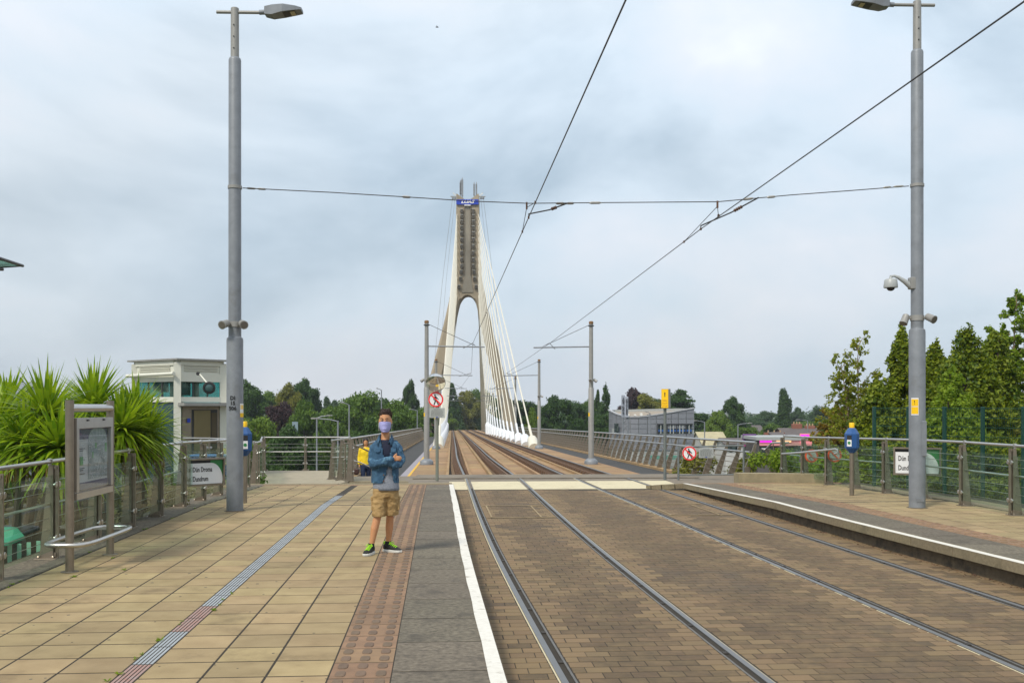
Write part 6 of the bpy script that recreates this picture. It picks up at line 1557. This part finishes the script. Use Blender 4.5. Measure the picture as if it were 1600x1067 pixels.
# ---- street lamps on the roads around
def street_lamp(px, ytop_, d, arm_px, label, zb_=None):
    X = (px-800)/F*d; z1 = ztop(ytop_, d); z0 = ground_z(X, d) if zb_ is None else zb_
    t = thing('street_lamp', Vector((X, d, z0)), label, 'street lamp', 'street lamps on the roads below'); a = arm_px/F*d; sg_ = math.copysign(1, a)
    MB().lathe(Vector((X, d, 0)), [(.10, z0), (.09, z0+1.2), (.065, z0+1.3), (.05, z1)], 8).build('column', M['galv'], t, smooth=True)
    MB().tube([Vector((X, d, z1-.05)), Vector((X+a*.3, d, z1+.06)), Vector((X+a*.8, d, z1+.12))], .035, 6).build('arm', M['galv'], t, smooth=True)
    MB().loft([[Vector((X+a*k, d+s_*w, z1+.12+h)) for s_, h in ((-1, -.03), (1, -.03), (1, .05), (-1, .05))] for k, w in ((.7, .05), (.85, .13), (1.0, .07))]).build('lantern', M['galvd'], t)
for a in ((545.5, 632, 75, -13, 'tall street lamp between the man and the paired lamps'), (596, 609, 95, -8, 'street lamp showing just above the trees left of the man'), (528, 657, 58, -42, 'street lamp with a long arm pointing left behind the path'), (495, 652, 66, 24, 'street lamp with an arm pointing right behind the path'),
          (652, 641, 110, -13, 'street lamp beside the left pylon leg'), (1101, 659, 100, -17, 'street lamp right of the grey building'), (1153, 663, 98, 22, 'street lamp in front of the shops'), (1262, 657, 130, -18, 'street lamp near the brick chimneys'), (1015.5, 645, 100, -8, 'street lamp in front of the grey building'),
          (757.5, 628, 230, 1, 'far slim lamp column at the end of the right track')): street_lamp(*a)
rs_ = thing('road_sign', at(461, 700, 92), 'small blue-grey road sign board among the left trees', 'sign'); c = at(461, 667, 92)
MB().box(c, (.52, .06, .95)).build('board', mat('road sign back', (.22, .30, .34), .5, namt=.1), rs_); MB().tube([c+Vector((0, .05, -.4)), Vector((c.x, c.y+.05, -8))], .05, 6).build('post', M['galv'], rs_)
# ================================================================ people
def ell(c, rx, ry, n=16, rot=0.0, sq=1.0):
    out = []
    for i in range(n):
        a = 2*math.pi*i/n; x = math.copysign(abs(math.cos(a))**sq, math.cos(a))*rx; y = math.copysign(abs(math.sin(a))**sq, math.sin(a))*ry
        out.append(Vector((c[0]+x*math.cos(rot)-y*math.sin(rot), c[1]+x*math.sin(rot)+y*math.cos(rot), c[2])))
    return out
def limb(mb, pts, rad, n=12, flat=1.0): # tapered tube through joints with extra rings
    pts = [Vector(p) for p in pts]; mb.tube(pts, rad, n); 
    for p, r in ((pts[0], rad[0]), (pts[-1], rad[-1])): mb.sphere(p, r*.97, n, 6)
    return mb
def obj_from(me, name, m, parent, loc=(0, 0, 0)):
    me.name = name; me.materials.clear(); me.materials.append(m); o = bpy.data.objects.new(name, me); COL.objects.link(o); o.parent = parent; o.location = loc; return o
skin = mat('skin', (.54, .265, .125), .55, nscale=20, namt=.12, col2=(.45, .2, .12))
try: skin.node_tree.nodes['Principled BSDF'].inputs['Subsurface Weight'].default_value = .12
except Exception: pass
denim = mat('blue denim', (.040, .108, .185), .85, nscale=16, namt=.4, col2=(.012, .05, .11), bump=.5, bscale=120, stain=((.13, .27, .38), 14, .55, .75))  # pale blotches colour in both faded cloth and highlights
khaki = mat('tan cargo cotton', (.42, .275, .115), .85, nscale=12, namt=.3, col2=(.24, .15, .06), bump=.4, bscale=60)
greytee = mat('heather grey jersey', (.16, .18, .22), .9, nscale=60, namt=.5, col2=(.28, .30, .34), bump=.2)
navyt = mat('navy jersey', (.010, .014, .035), .9, namt=.1)
hairm = mat('dark brown hair', (.035, .015, .010), .6, nscale=50, namt=.4)
maskm = mat('lavender mask', (.36, .36, .66), .8, nscale=6, namt=.15, col2=(.27, .28, .56))
shoem = mat('black knit shoe', (.014, .015, .014), .8, nscale=40, namt=.3)
lime = mat('lime laces', (.36, .75, .02), .6, namt=.05)
sole = mat('white sole', (.62, .62, .58), .6, namt=.1)
mo = at(604, 862, 12.0); mo.z = 0
man = thing('person', mo, 'person in denim jacket, cargo shorts and face mask, standing with arms crossed', 'person'); man.scale = (.9, .95, 1)
# ---- body: one continuous surface
b = MB()
HX, HY = -.012, -.035           # head centre
head = [(1.425, .030, .040, .0), (1.435, .048, .062, -.012), (1.46, .060, .078, -.010), (1.50, .070, .090, -.004), (1.545, .076, .097, .004), (1.59, .078, .099, .008), (1.635, .072, .092, .012), (1.665, .055, .072, .014), (1.683, .028, .04, .014)]
b.loft([ell((HX, HY+o, z), rx*.95, ry*.95, 18) for z, rx, ry, o in head])
b.loft([ell((HX-.004, HY+.038, z), r, r*1.05, 14) for z, r in ((1.30, .072), (1.36, .056), (1.41, .053), (1.47, .055))])   # neck
for s in (-1, 1): b.sphere((HX+s*.077, HY+.012, 1.545), (.013, .026, .034), 10, 6)                                         # ears
b.loft([ell((HX, HY-.098-o, z), rx, ry, 8) for z, rx, ry, o in ((1.500, .016, .014, .006), (1.515, .015, .014, .010), (1.535, .010, .010, .004), (1.555, .007, .008, -.004))])  # nose
b.loft([ell((-.015+o, .01, z), rx, ry, 18) for z, rx, ry, o in ((.76, .150, .100, .0), (.86, .150, .105, .0), (.95, .140, .100, -.005), (1.06, .150, .105, -.005), (1.18, .152, .100, -.005), (1.27, .140, .088, -.005), (1.32, .10, .07, -.005), (1.345, .06, .055, -.006))])
legL = [(-.085, .0, .80), (-.095, -.02, .62), (-.112, -.035, .44), (-.150, -.045, .30), (-.185, -.050, .12), (-.195, -.052, .07)]
legR = [(.062, .02, .80), (.050, .05, .62), (.035, .085, .44), (.022, .12, .30), (.004, .150, .12), (.0, .153, .07)]
for lg in (legL, legR): limb(b, lg, [.084, .072, .050, .052, .033, .034], 14)
limb(b, [(-.140, .005, 1.27), (-.168, -.01, 1.17), (-.178, -.03, 1.06), (-.08, -.155, 1.075), (.04, -.165, 1.10), (.105, -.140, 1.115)], [.036, .036, .036, .034, .030, .026], 12)
limb(b, [(.125, .005, 1.27), (.170, -.01, 1.17), (.188, -.03, 1.075), (.10, -.115, 1.06), (.0, -.125, 1.075), (-.06, -.115, 1.10)], [.036, .036, .036, .034, .030, .026], 12)
# his left hand shows on the sleeve: palm and five fingers
hand = Vector((.122, -.128, 1.118)); b.sphere(hand, (.034, .018, .028), 10, 6)
for i, (dz, l) in enumerate(((.024, .060), (.009, .068), (-.007, .064), (-.022, .052))):
    limb(b, [hand+Vector((.02, -.006, dz)), hand+Vector((.02+l*.5, -.008, dz+.004)), hand+Vector((.02+l, .012, dz-.002))], [.010, .0095, .008], 8)
limb(b, [hand+Vector((-.01, -.008, .022)), hand+Vector((.008, -.012, .045)), hand+Vector((.026, -.006, .060))], [.012, .011, .009], 8)
obj_from(remeshed(b, .0085, 4), 'body', skin, man)
# face details
ey = MB()
for s in (-1, 1): ey.sphere((HX+s*.031, HY-.088, 1.560), (.013, .008, .007), 10, 6)
obj_from(ey.mesh('eyes', smooth=True), 'eyes', mat('eyes', (.09, .07, .06), .3, namt=0), man)
eb = MB()
for s in (-1, 1): eb.tube([(HX+s*.013, HY-.0985, 1.578), (HX+s*.032, HY-.0955, 1.585), (HX+s*.052, HY-.083, 1.580)], [.0045, .006, .003], 6)
obj_from(eb.mesh('eyebrows'), 'eyebrows', hairm, man)
# mask: shell over nose, mouth and chin with pleats and ear loops
mk = MB(); rings = []
for j in range(9):
    t = j/8; z = 1.426+.110*t; 
    hw = .036+.038*math.sin(math.pi*min(.62, t*.62+.06)); bul = .012*math.sin(math.pi*(.12+.78*t))+.0045*math.sin(t*20)
    rings.append([Vector((HX+math.sin(a)*(hw+.006), HY-.012-math.cos(a)*(.100+bul*math.cos(a))+.012*(1-t), z+.012*math.cos(a)*(1 if t > .5 else -.6))) for a in [R(-78+156*i/14) for i in range(15)]])
n15 = 15
mk.add([q for r_ in rings for q in r_], [(j*n15+i, j*n15+i+1, (j+1)*n15+i+1, (j+1)*n15+i) for j in range(8) for i in range(14)])
mo_ = obj_from(mk.mesh('face_mask', smooth=True), 'face_mask', maskm, man); sol = mo_.modifiers.new('s', 'SOLIDIFY'); sol.thickness = .003
el = MB()
for s in (-1, 1):
    for z in (1.435, 1.530): el.tube([(HX+s*.078, HY-.025, z), (HX+s*.086, HY+.0, (z+1.535)/2+.0), (HX+s*.088, HY+.022, 1.530)], .0018, 5)
obj_from(el.mesh('ear_loops'), 'ear_loops', sole, man)
# hair: short, fuller on top, made of a cap plus many short tufts
h = MB()
h.loft([ell((HX, HY+o, z), rx*.95, ry*.96, 18) for z, rx, ry, o in ((1.520, .074, .062, .050), (1.56, .0815, .080, .036), (1.60, .083, .092, .026), (1.635, .080, .098, .016), (1.665, .066, .088, .010), (1.688, .040, .055, .006), (1.695, .015, .02, .006))])
rngh = np.random.default_rng(3)
for i in range(240):
    a = rngh.uniform(0, 6.283); t = rngh.uniform(0, 1); z = 1.60+.09*t; rx, ry = .081*(1-.55*t**2), .097*(1-.5*t**2)
    if math.sin(a) < -.2 and z < 1.622: continue
    p = Vector((HX+math.cos(a)*rx, HY+.014+math.sin(a)*ry, z)); d = Vector((math.cos(a)*.5+rngh.normal()*.25, math.sin(a)*.5-.15+rngh.normal()*.25, .75)).normalized()
    h.tube([p-d*.01, p+d*rngh.uniform(.012, .030)], [.006, .001], 5)
obj_from(h.mesh('hair', smooth=True), 'hair', hairm, man)
# T-shirt: navy yoke at the neck, heather grey body, hanging below the jacket
tee = MB().loft([ell((-.012+o, .0, z), rx, ry, 24, 0, .9) for z, rx, ry, o in ((.745, .172, .128, .008), (.78, .172, .128, .006), (.86, .166, .122, .0), (.95, .155, .114, -.003), (1.06, .158, .117, -.004), (1.12, .163, .119, -.004))], caps=False)
to = obj_from(tee.mesh('tee_shirt', smooth=True), 'tee_shirt', greytee, man); to.modifiers.new('s', 'SOLIDIFY').thickness = .004
tee2 = MB().loft([ell((-.012, .0, z), rx, ry, 24, 0, .9) for z, rx, ry in ((1.115, .164, .120), (1.18, .166, .120), (1.26, .150, .108), (1.31, .110, .085), (1.335, .072, .075))], caps=False)
to = obj_from(tee2.mesh('tee_shirt_yoke', smooth=True), 'tee_shirt_yoke', navyt, man); to.modifiers.new('s', 'SOLIDIFY').thickness = .004
# shorts
sh_ = MB()
sh_.loft([ell((-.012, .008, z), rx, ry, 20, 0, .85) for z, rx, ry in ((.66, .155, .108), (.72, .164, .118), (.78, .160, .116), (.86, .15, .108))])
sh_.loft([ell(c, rx, ry, 18, 0, .85) for c, rx, ry in (((-.083, -.004, .76), .088, .11), ((-.090, -.012, .64), .090, .104), ((-.096, -.022, .54), .088, .096), ((-.100, -.03, .44), .085, .092))])
sh_.loft([ell(c, rx, ry, 18, 0, .85) for c, rx, ry in (((.062, .018, .76), .088, .11), ((.066, .035, .64), .092, .104), ((.064, .052, .54), .091, .098), ((.058, .07, .445), .088, .094))])
sme = remeshed(sh_, .009, 3); 
rr_ = np.random.default_rng(9)
from mathutils import noise as mnoise
def wrinkle(me, amp, sc, seed=0.0, zs=1.0):
    for v in me.vertices:
        n_ = v.normal; k = mnoise.noise(Vector((v.co.x*sc+seed, v.co.y*sc, v.co.z*sc*zs)))+.5*mnoise.noise(Vector((v.co.x*sc*2.3, v.co.y*sc*2.3+seed, v.co.z*sc*zs*2.3)))
        v.co += n_*amp*k
wrinkle(sme, .011, 15, 3.1, 1.6)
so = obj_from(sme, 'shorts', khaki, man)
for (x, y, z, s) in ((-.180, .0, .585, -1), (.152, .055, .585, 1)):
    MB().box(mo+Vector((x, y, z)), (.022, .12, .15), bev=.008).build('cargo_pocket', khaki, so); MB().box(mo+Vector((x+s*.006, y, z+.065)), (.026, .13, .045), bev=.008).build('pocket_flap', khaki, so)
# denim jacket: open-fronted torso shell plus crossed sleeves, collar, buttons
jt = MB().loft([ell((-.014+o, .004, z), rx, ry, 28, 0, .88) for z, rx, ry, o in ((.835, .176, .132, -.004), (.87, .178, .134, -.004), (.95, .174, .130, -.004), (1.06, .180, .134, -.004), (1.16, .186, .136, -.003), (1.24, .184, .130, -.003), (1.285, .168, .115, -.003), (1.32, .125, .095, -.003), (1.345, .082, .082, -.004))], caps=False)
jm = jt.mesh('j'); bmj = bmesh.new(); bmj.from_mesh(jm); bmesh.ops.subdivide_edges(bmj, edges=bmj.edges, cuts=2, use_grid_fill=True)
dele = [f for f in bmj.faces if f.calc_center_median().y < -.02 and abs(f.calc_center_median().x-(.018 if f.calc_center_median().z > 1.12 else .05-.10*(.95-f.calc_center_median().z))) < (.030+.05*max(0, (f.calc_center_median().z-1.12)/.2) if f.calc_center_median().z > 1.12 else .030+.25*max(0, .99-f.calc_center_median().z))]
bmesh.ops.delete(bmj, geom=dele, context='FACES'); bmj.to_mesh(jm); bmj.free(); jm.update(); wrinkle(jm, .010, 14, 1.7)
jm.polygons.foreach_set('use_smooth', [True]*len(jm.polygons))
jo = obj_from(jm, 'jacket', denim, man); jo.modifiers.new('s', 'SOLIDIFY').thickness = .006
sl = MB()
limb(sl, [(-.125, .008, 1.27), (-.158, .0, 1.225), (-.180, -.012, 1.16), (-.186, -.03, 1.08), (-.168, -.075, 1.055), (-.10, -.150, 1.062), (-.01, -.178, 1.085), (.085, -.160, 1.112)], [.058, .062, .058, .055, .054, .051, .046, .042], 14)
limb(sl, [(.110, .008, 1.27), (.148, .0, 1.225), (.176, -.012, 1.16), (.198, -.03, 1.09), (.180, -.07, 1.062), (.11, -.125, 1.05), (.03, -.14, 1.06), (-.05, -.13, 1.09)], [.058, .061, .057, .054, .053, .050, .045, .042], 14)
slm = remeshed(sl, .009, 3); wrinkle(slm, .014, 19, 5.5); obj_from(slm, 'sleeves', denim, jo)
for s in (-1, 1):
    cl = MB()
    pts0 = [(HX+s*.012*0+s*.078, .055, 1.345), (HX+s*.085, .01, 1.345), (HX+s*.072, -.055, 1.325), (HX+s*.040, -.095, 1.285)]
    pts1 = [(HX+s*.070, .068, 1.40), (HX+s*.078, .005, 1.395), (HX+s*.078, -.06, 1.372), (HX+s*.062, -.105, 1.335)]
    pts2 = [(HX+s*.098, .07, 1.345), (HX+s*.108, .0, 1.335), (HX+s*.110, -.075, 1.305), (HX+s*.085, -.125, 1.262)]
    for A_, B_ in ((pts0, pts1), (pts1, pts2)):
        for i in range(3): cl.add([A_[i], A_[i+1], B_[i+1], B_[i]], [(0, 1, 2, 3)])
    co_ = obj_from(cl.mesh('collar', smooth=True), 'collar', denim, jo); co_.modifiers.new('s', 'SOLIDIFY').thickness = .006
bt = MB()
for z in (.86, .93): bt.lathe((-.02-.0, -.138, z), [(.009, 0), (.009, .006)], 10, (0, -1, 0))
obj_from(bt.mesh('buttons'), 'buttons', M['brass'], jo)
wb = MB().loft([ell((-.018, .004, z), .181, .137, 26, 0, .88) for z in (.832, .872)], caps=False)
wm = wb.mesh('waistband'); bmj = bmesh.new(); bmj.from_mesh(wm); bmesh.ops.delete(bmj, geom=[f for f in bmj.faces if f.calc_center_median().y < -.05 and -.03 < f.calc_center_median().x < .14], context='FACES'); bmj.to_mesh(wm); bmj.free()
wo_ = obj_from(wm, 'waistband', denim, jo); wo_.modifiers.new('s', 'SOLIDIFY').thickness = .008
# pocket flaps on the chest
for (x, w) in ((-.095, .07), (.105, .06)):
    q = MB().prism([Vector((x-w/2, -.134, 1.235)), Vector((x+w/2, -.134, 1.235)), Vector((x+w/2, -.142, 1.205)), Vector((x, -.145, 1.192)), Vector((x-w/2, -.142, 1.205))], (0, .012, 0)); obj_from(q.mesh('chest_pocket'), 'chest_pocket', denim, jo)
# shoes
def shoe(parent, ankle, yaw, L=.275):
    m_ = Matrix.Rotation(yaw, 3, 'Z'); a = Vector(ankle)
    rg = lambda secs, z0f: None
    def ring(y, w, zlo, zhi, n=12):
        return [a+m_ @ Vector((math.cos(t)*w, y, (zlo+zhi)/2+math.sin(t)*(zhi-zlo)/2)) for t in [2*math.pi*i/n for i in range(n)]]
    secs = [(.065, .022, .03, .085), (.055, .034, .02, .105), (.02, .038, .02, .115), (-.03, .040, .02, .100), (-.09, .044, .02, .080), (-.14, .046, .02, .066), (-.18, .038, .022, .052), (-.205, .018, .026, .04)]
    up = MB().loft([ring(*s_) for s_ in secs]); o = obj_from(up.mesh('shoe', smooth=True), 'shoe', shoem, parent)
    so_ = MB(); rings = []
    for z, k in ((.0, .96), (.006, 1.03), (.024, 1.06), (.032, 1.0)):
        rings.append([a+m_ @ Vector((x*k, -.07+(y+.07)*k, z)) for x, y in [(.030, .062), (.042, .02), (.042, -.03), (.050, -.10), (.049, -.15), (.036, -.19), (0, -.212), (-.036, -.19), (-.047, -.15), (-.046, -.10), (-.040, -.03), (-.040, .02), (-.028, .062), (0, .072)]])
    for r_ in rings:
        for v in r_: v.z = v.z-0
    so_.loft(rings); obj_from(so_.mesh('sole'), 'sole', sole, o)
    lc_ = MB()
    for i in range(5):
        y = -.035-.024*i; z = .105-.0085*i; lc_.tube([a+m_ @ Vector((-.030, y, z-.008)), a+m_ @ Vector((0, y-.006, z+.004)), a+m_ @ Vector((.030, y, z-.008))], .0055, 6)
    for s in (-1, 1): lc_.tube([a+m_ @ Vector((0, -.04, .108)), a+m_ @ Vector((s*.03, -.05, .122)), a+m_ @ Vector((s*.045, -.065, .10))], .005, 6)
    lc_.loft([[a+m_ @ Vector((math.cos(t)*.030, .048+math.sin(t)*.012, z)) for t in [i*.785 for i in range(8)]] for z in (.09, .125)])
    obj_from(lc_.mesh('laces'), 'laces', lime, o)
shoe(man, (-.195, -.052, 0), R(-14)); shoe(man, (.0, .153, 0), R(62))
for nm, an in (('sock', (-.193, -.052, 0)), ('sock', (.001, .152, 0))): obj_from(MB().lathe(Vector(an), [(.040, .08), (.041, .12), (.040, .128)], 12).mesh('sock', smooth=True), 'sock', lime if 0 else shoem, man)
# ---- person in yellow coming up the steps, and a dark figure far along the walkway
def simple_person(pos, yaw, H, top_m, leg_m, hair_m, label, bag=False):
    t = thing('person', pos, label, 'person'); t.rotation_euler = (0, 0, yaw); k = H/1.7
    V = lambda x, y, z: Vector((x*k, y*k, z*k))
    b = MB(); b.loft([ell(V(0, -.01+o, z), rx*k, ry*k, 14) for z, rx, ry, o in ((1.46, .03, .04, 0), (1.48, .055, .07, -.005), (1.53, .068, .088, 0), (1.60, .075, .095, .005), (1.66, .06, .08, .01), (1.70, .03, .04, .01))])
    b.loft([ell(V(0, .02, z), r*k, r*k, 10) for z, r in ((1.34, .07), (1.42, .05), (1.5, .05))])
    b.loft([ell(V(0, .0, z), rx*k, ry*k, 14) for z, rx, ry in ((.80, .15, .10), (.95, .15, .10), (1.1, .135, .095), (1.25, .16, .10), (1.35, .13, .08), (1.39, .06, .05))])
    for s, st_ in ((-1, -.10), (1, .10)):
        limb(b, [V(s*.08, 0, .85), V(s*.085, st_*.5, .48), V(s*.085, st_*1.1, .09)], [.085*k, .058*k, .04*k], 10); limb(b, [V(s*.085, st_*1.1+.02, .05), V(s*.09, st_*1.1-.14, .035)], [.045*k, .032*k], 8)
        limb(b, [V(s*.165, 0, 1.34), V(s*.20, .02, 1.08), V(s*.205, -.06, .86)], [.05*k, .042*k, .03*k], 10)
        hp_ = V(s*.205, -.07, .80); b.sphere(hp_, (.022*k, .035*k, .045*k), 8, 6)
        for f_ in range(4): limb(b, [hp_+V(0, -.025+.017*f_, -.03), hp_+V(-s*.006, -.028+.017*f_, -.075-.006*(f_ % 2))], [.009*k, .007*k], 6)
        limb(b, [hp_+V(0, -.03, .0), hp_+V(-s*.008, -.055, -.03)], [.010*k, .008*k], 6)
    obj_from(remeshed(b, .012, 3), 'body', skin, t)
    g = MB(); g.loft([ell(V(0, .0, z), rx*k, ry*k, 16) for z, rx, ry in ((.84, .175, .125), (.95, .17, .12), (1.1, .165, .12), (1.25, .185, .122), (1.34, .155, .10), (1.40, .085, .075))])
    for s in (-1, 1): limb(g, [V(s*.155, 0, 1.33), V(s*.205, .02, 1.08), V(s*.208, -.055, .88)], [.068*k, .058*k, .045*k], 12)
    gm = remeshed(g, .012, 3); wrinkle(gm, .008, 10, 2.0); obj_from(gm, 'jumper', top_m, t)
    l = MB(); l.loft([ell(V(0, 0, z), rx*k, ry*k, 14) for z, rx, ry in ((.72, .155, .11), (.80, .165, .12), (.90, .155, .11))])
    for s, st_ in ((-1, -.10), (1, .10)): limb(l, [V(s*.082, 0, .82), V(s*.088, st_*.5, .48), V(s*.087, st_*1.1, .13)], [.098*k, .074*k, .062*k], 12)
    obj_from(remeshed(l, .012, 3), 'trousers', leg_m, t)
    hh = MB(); hh.loft([ell(V(0, .012+o, z), rx*k, ry*k, 14) for z, rx, ry, o in ((1.44, .082, .06, .06), (1.55, .092, .092, .03), (1.60, .094, .112, .010), (1.66, .085, .108, .004), (1.70, .06, .08, .005), (1.725, .025, .035, .01))]); obj_from(hh.mesh('hair', smooth=True), 'hair', hair_m, t)
    return t
wp = at(571.5, 745, 31.5); wz = .13-.0319*31.5
wom = simple_person(Vector((wp.x, 31.5, wz)), R(8), 1.62, mat('yellow jumper', (.80, .56, .01), .8, nscale=8, namt=.15), mat('dark jeans', (.012, .025, .07), .85, namt=.3), mat('black hair', (.015, .011, .010), .6, namt=.2), 'person in a bright yellow jumper and jeans coming up behind the man')
bg_ = thing('handbag', Vector((wp.x-.26, 31.3, wz+.5)), 'small dark bag held by the person in yellow', 'bag')
MB().box((wp.x-.26, 31.38, wz+.60), (.14, .22, .2), bev=.04).build('body', mat('dark brown leather', (.05, .02, .015), .5, namt=.2), bg_); MB().tube([(wp.x-.26, 31.3, wz+.68), (wp.x-.25, 31.38, wz+.80), (wp.x-.26, 31.46, wz+.68)], .01, 6).build('strap', M['black'], bg_)
pd = B(-2.55, 140, .02); blk = mat('dark clothes', (.015, .015, .018), .85, namt=.2)
simple_person(pd, R(0), 1.75, blk, blk, blk, 'distant person in dark clothes on the left bridge walkway')
# a bird high in the sky
bd_ = at(683, 43, 60); t = thing('bird', bd_, 'tiny dark bird high in the sky left of the pylon', 'bird')
MB().loft([[bd_+Vector((x, math.cos(a)*r, math.sin(a)*r)) for a in [i*1.047 for i in range(6)]] for x, r in ((-.10, .006), (-.04, .025), (.04, .028), (.10, .01))]).build('body', M['black'], t)
for s in (-1, 1): MB().prism([bd_+Vector((-.03, 0, .01)), bd_+Vector((.03, 0, .01)), bd_+Vector((.0, s*.12, .04)), bd_+Vector((-.03, s*.2, .02))], (0, 0, .006)).build('wing', M['black'], t)
# ================================================================ thin haze in the air
hz = MB().box((0, 545, 24), (2840, 1530, 69)).build('haze', mat('haze air', (1, 1, 1), namt=0))
hm = bpy.data.materials.new('haze'); hm.use_nodes = True; hn = hm.node_tree.nodes; hn.clear(); ho = hn.new('ShaderNodeOutputMaterial'); pv = hn.new('ShaderNodeVolumePrincipled')
pv.inputs['Color'].default_value = (.80, .88, .97, 1); pv.inputs['Density'].default_value = .00028; pv.inputs['Anisotropy'].default_value = .2
hm.node_tree.links.new(pv.outputs[0], ho.inputs['Volume']); hz.data.materials.clear(); hz.data.materials.append(hm)
tag(hz, 'thin pale haze in the air over the whole scene', 'haze', kind='stuff')
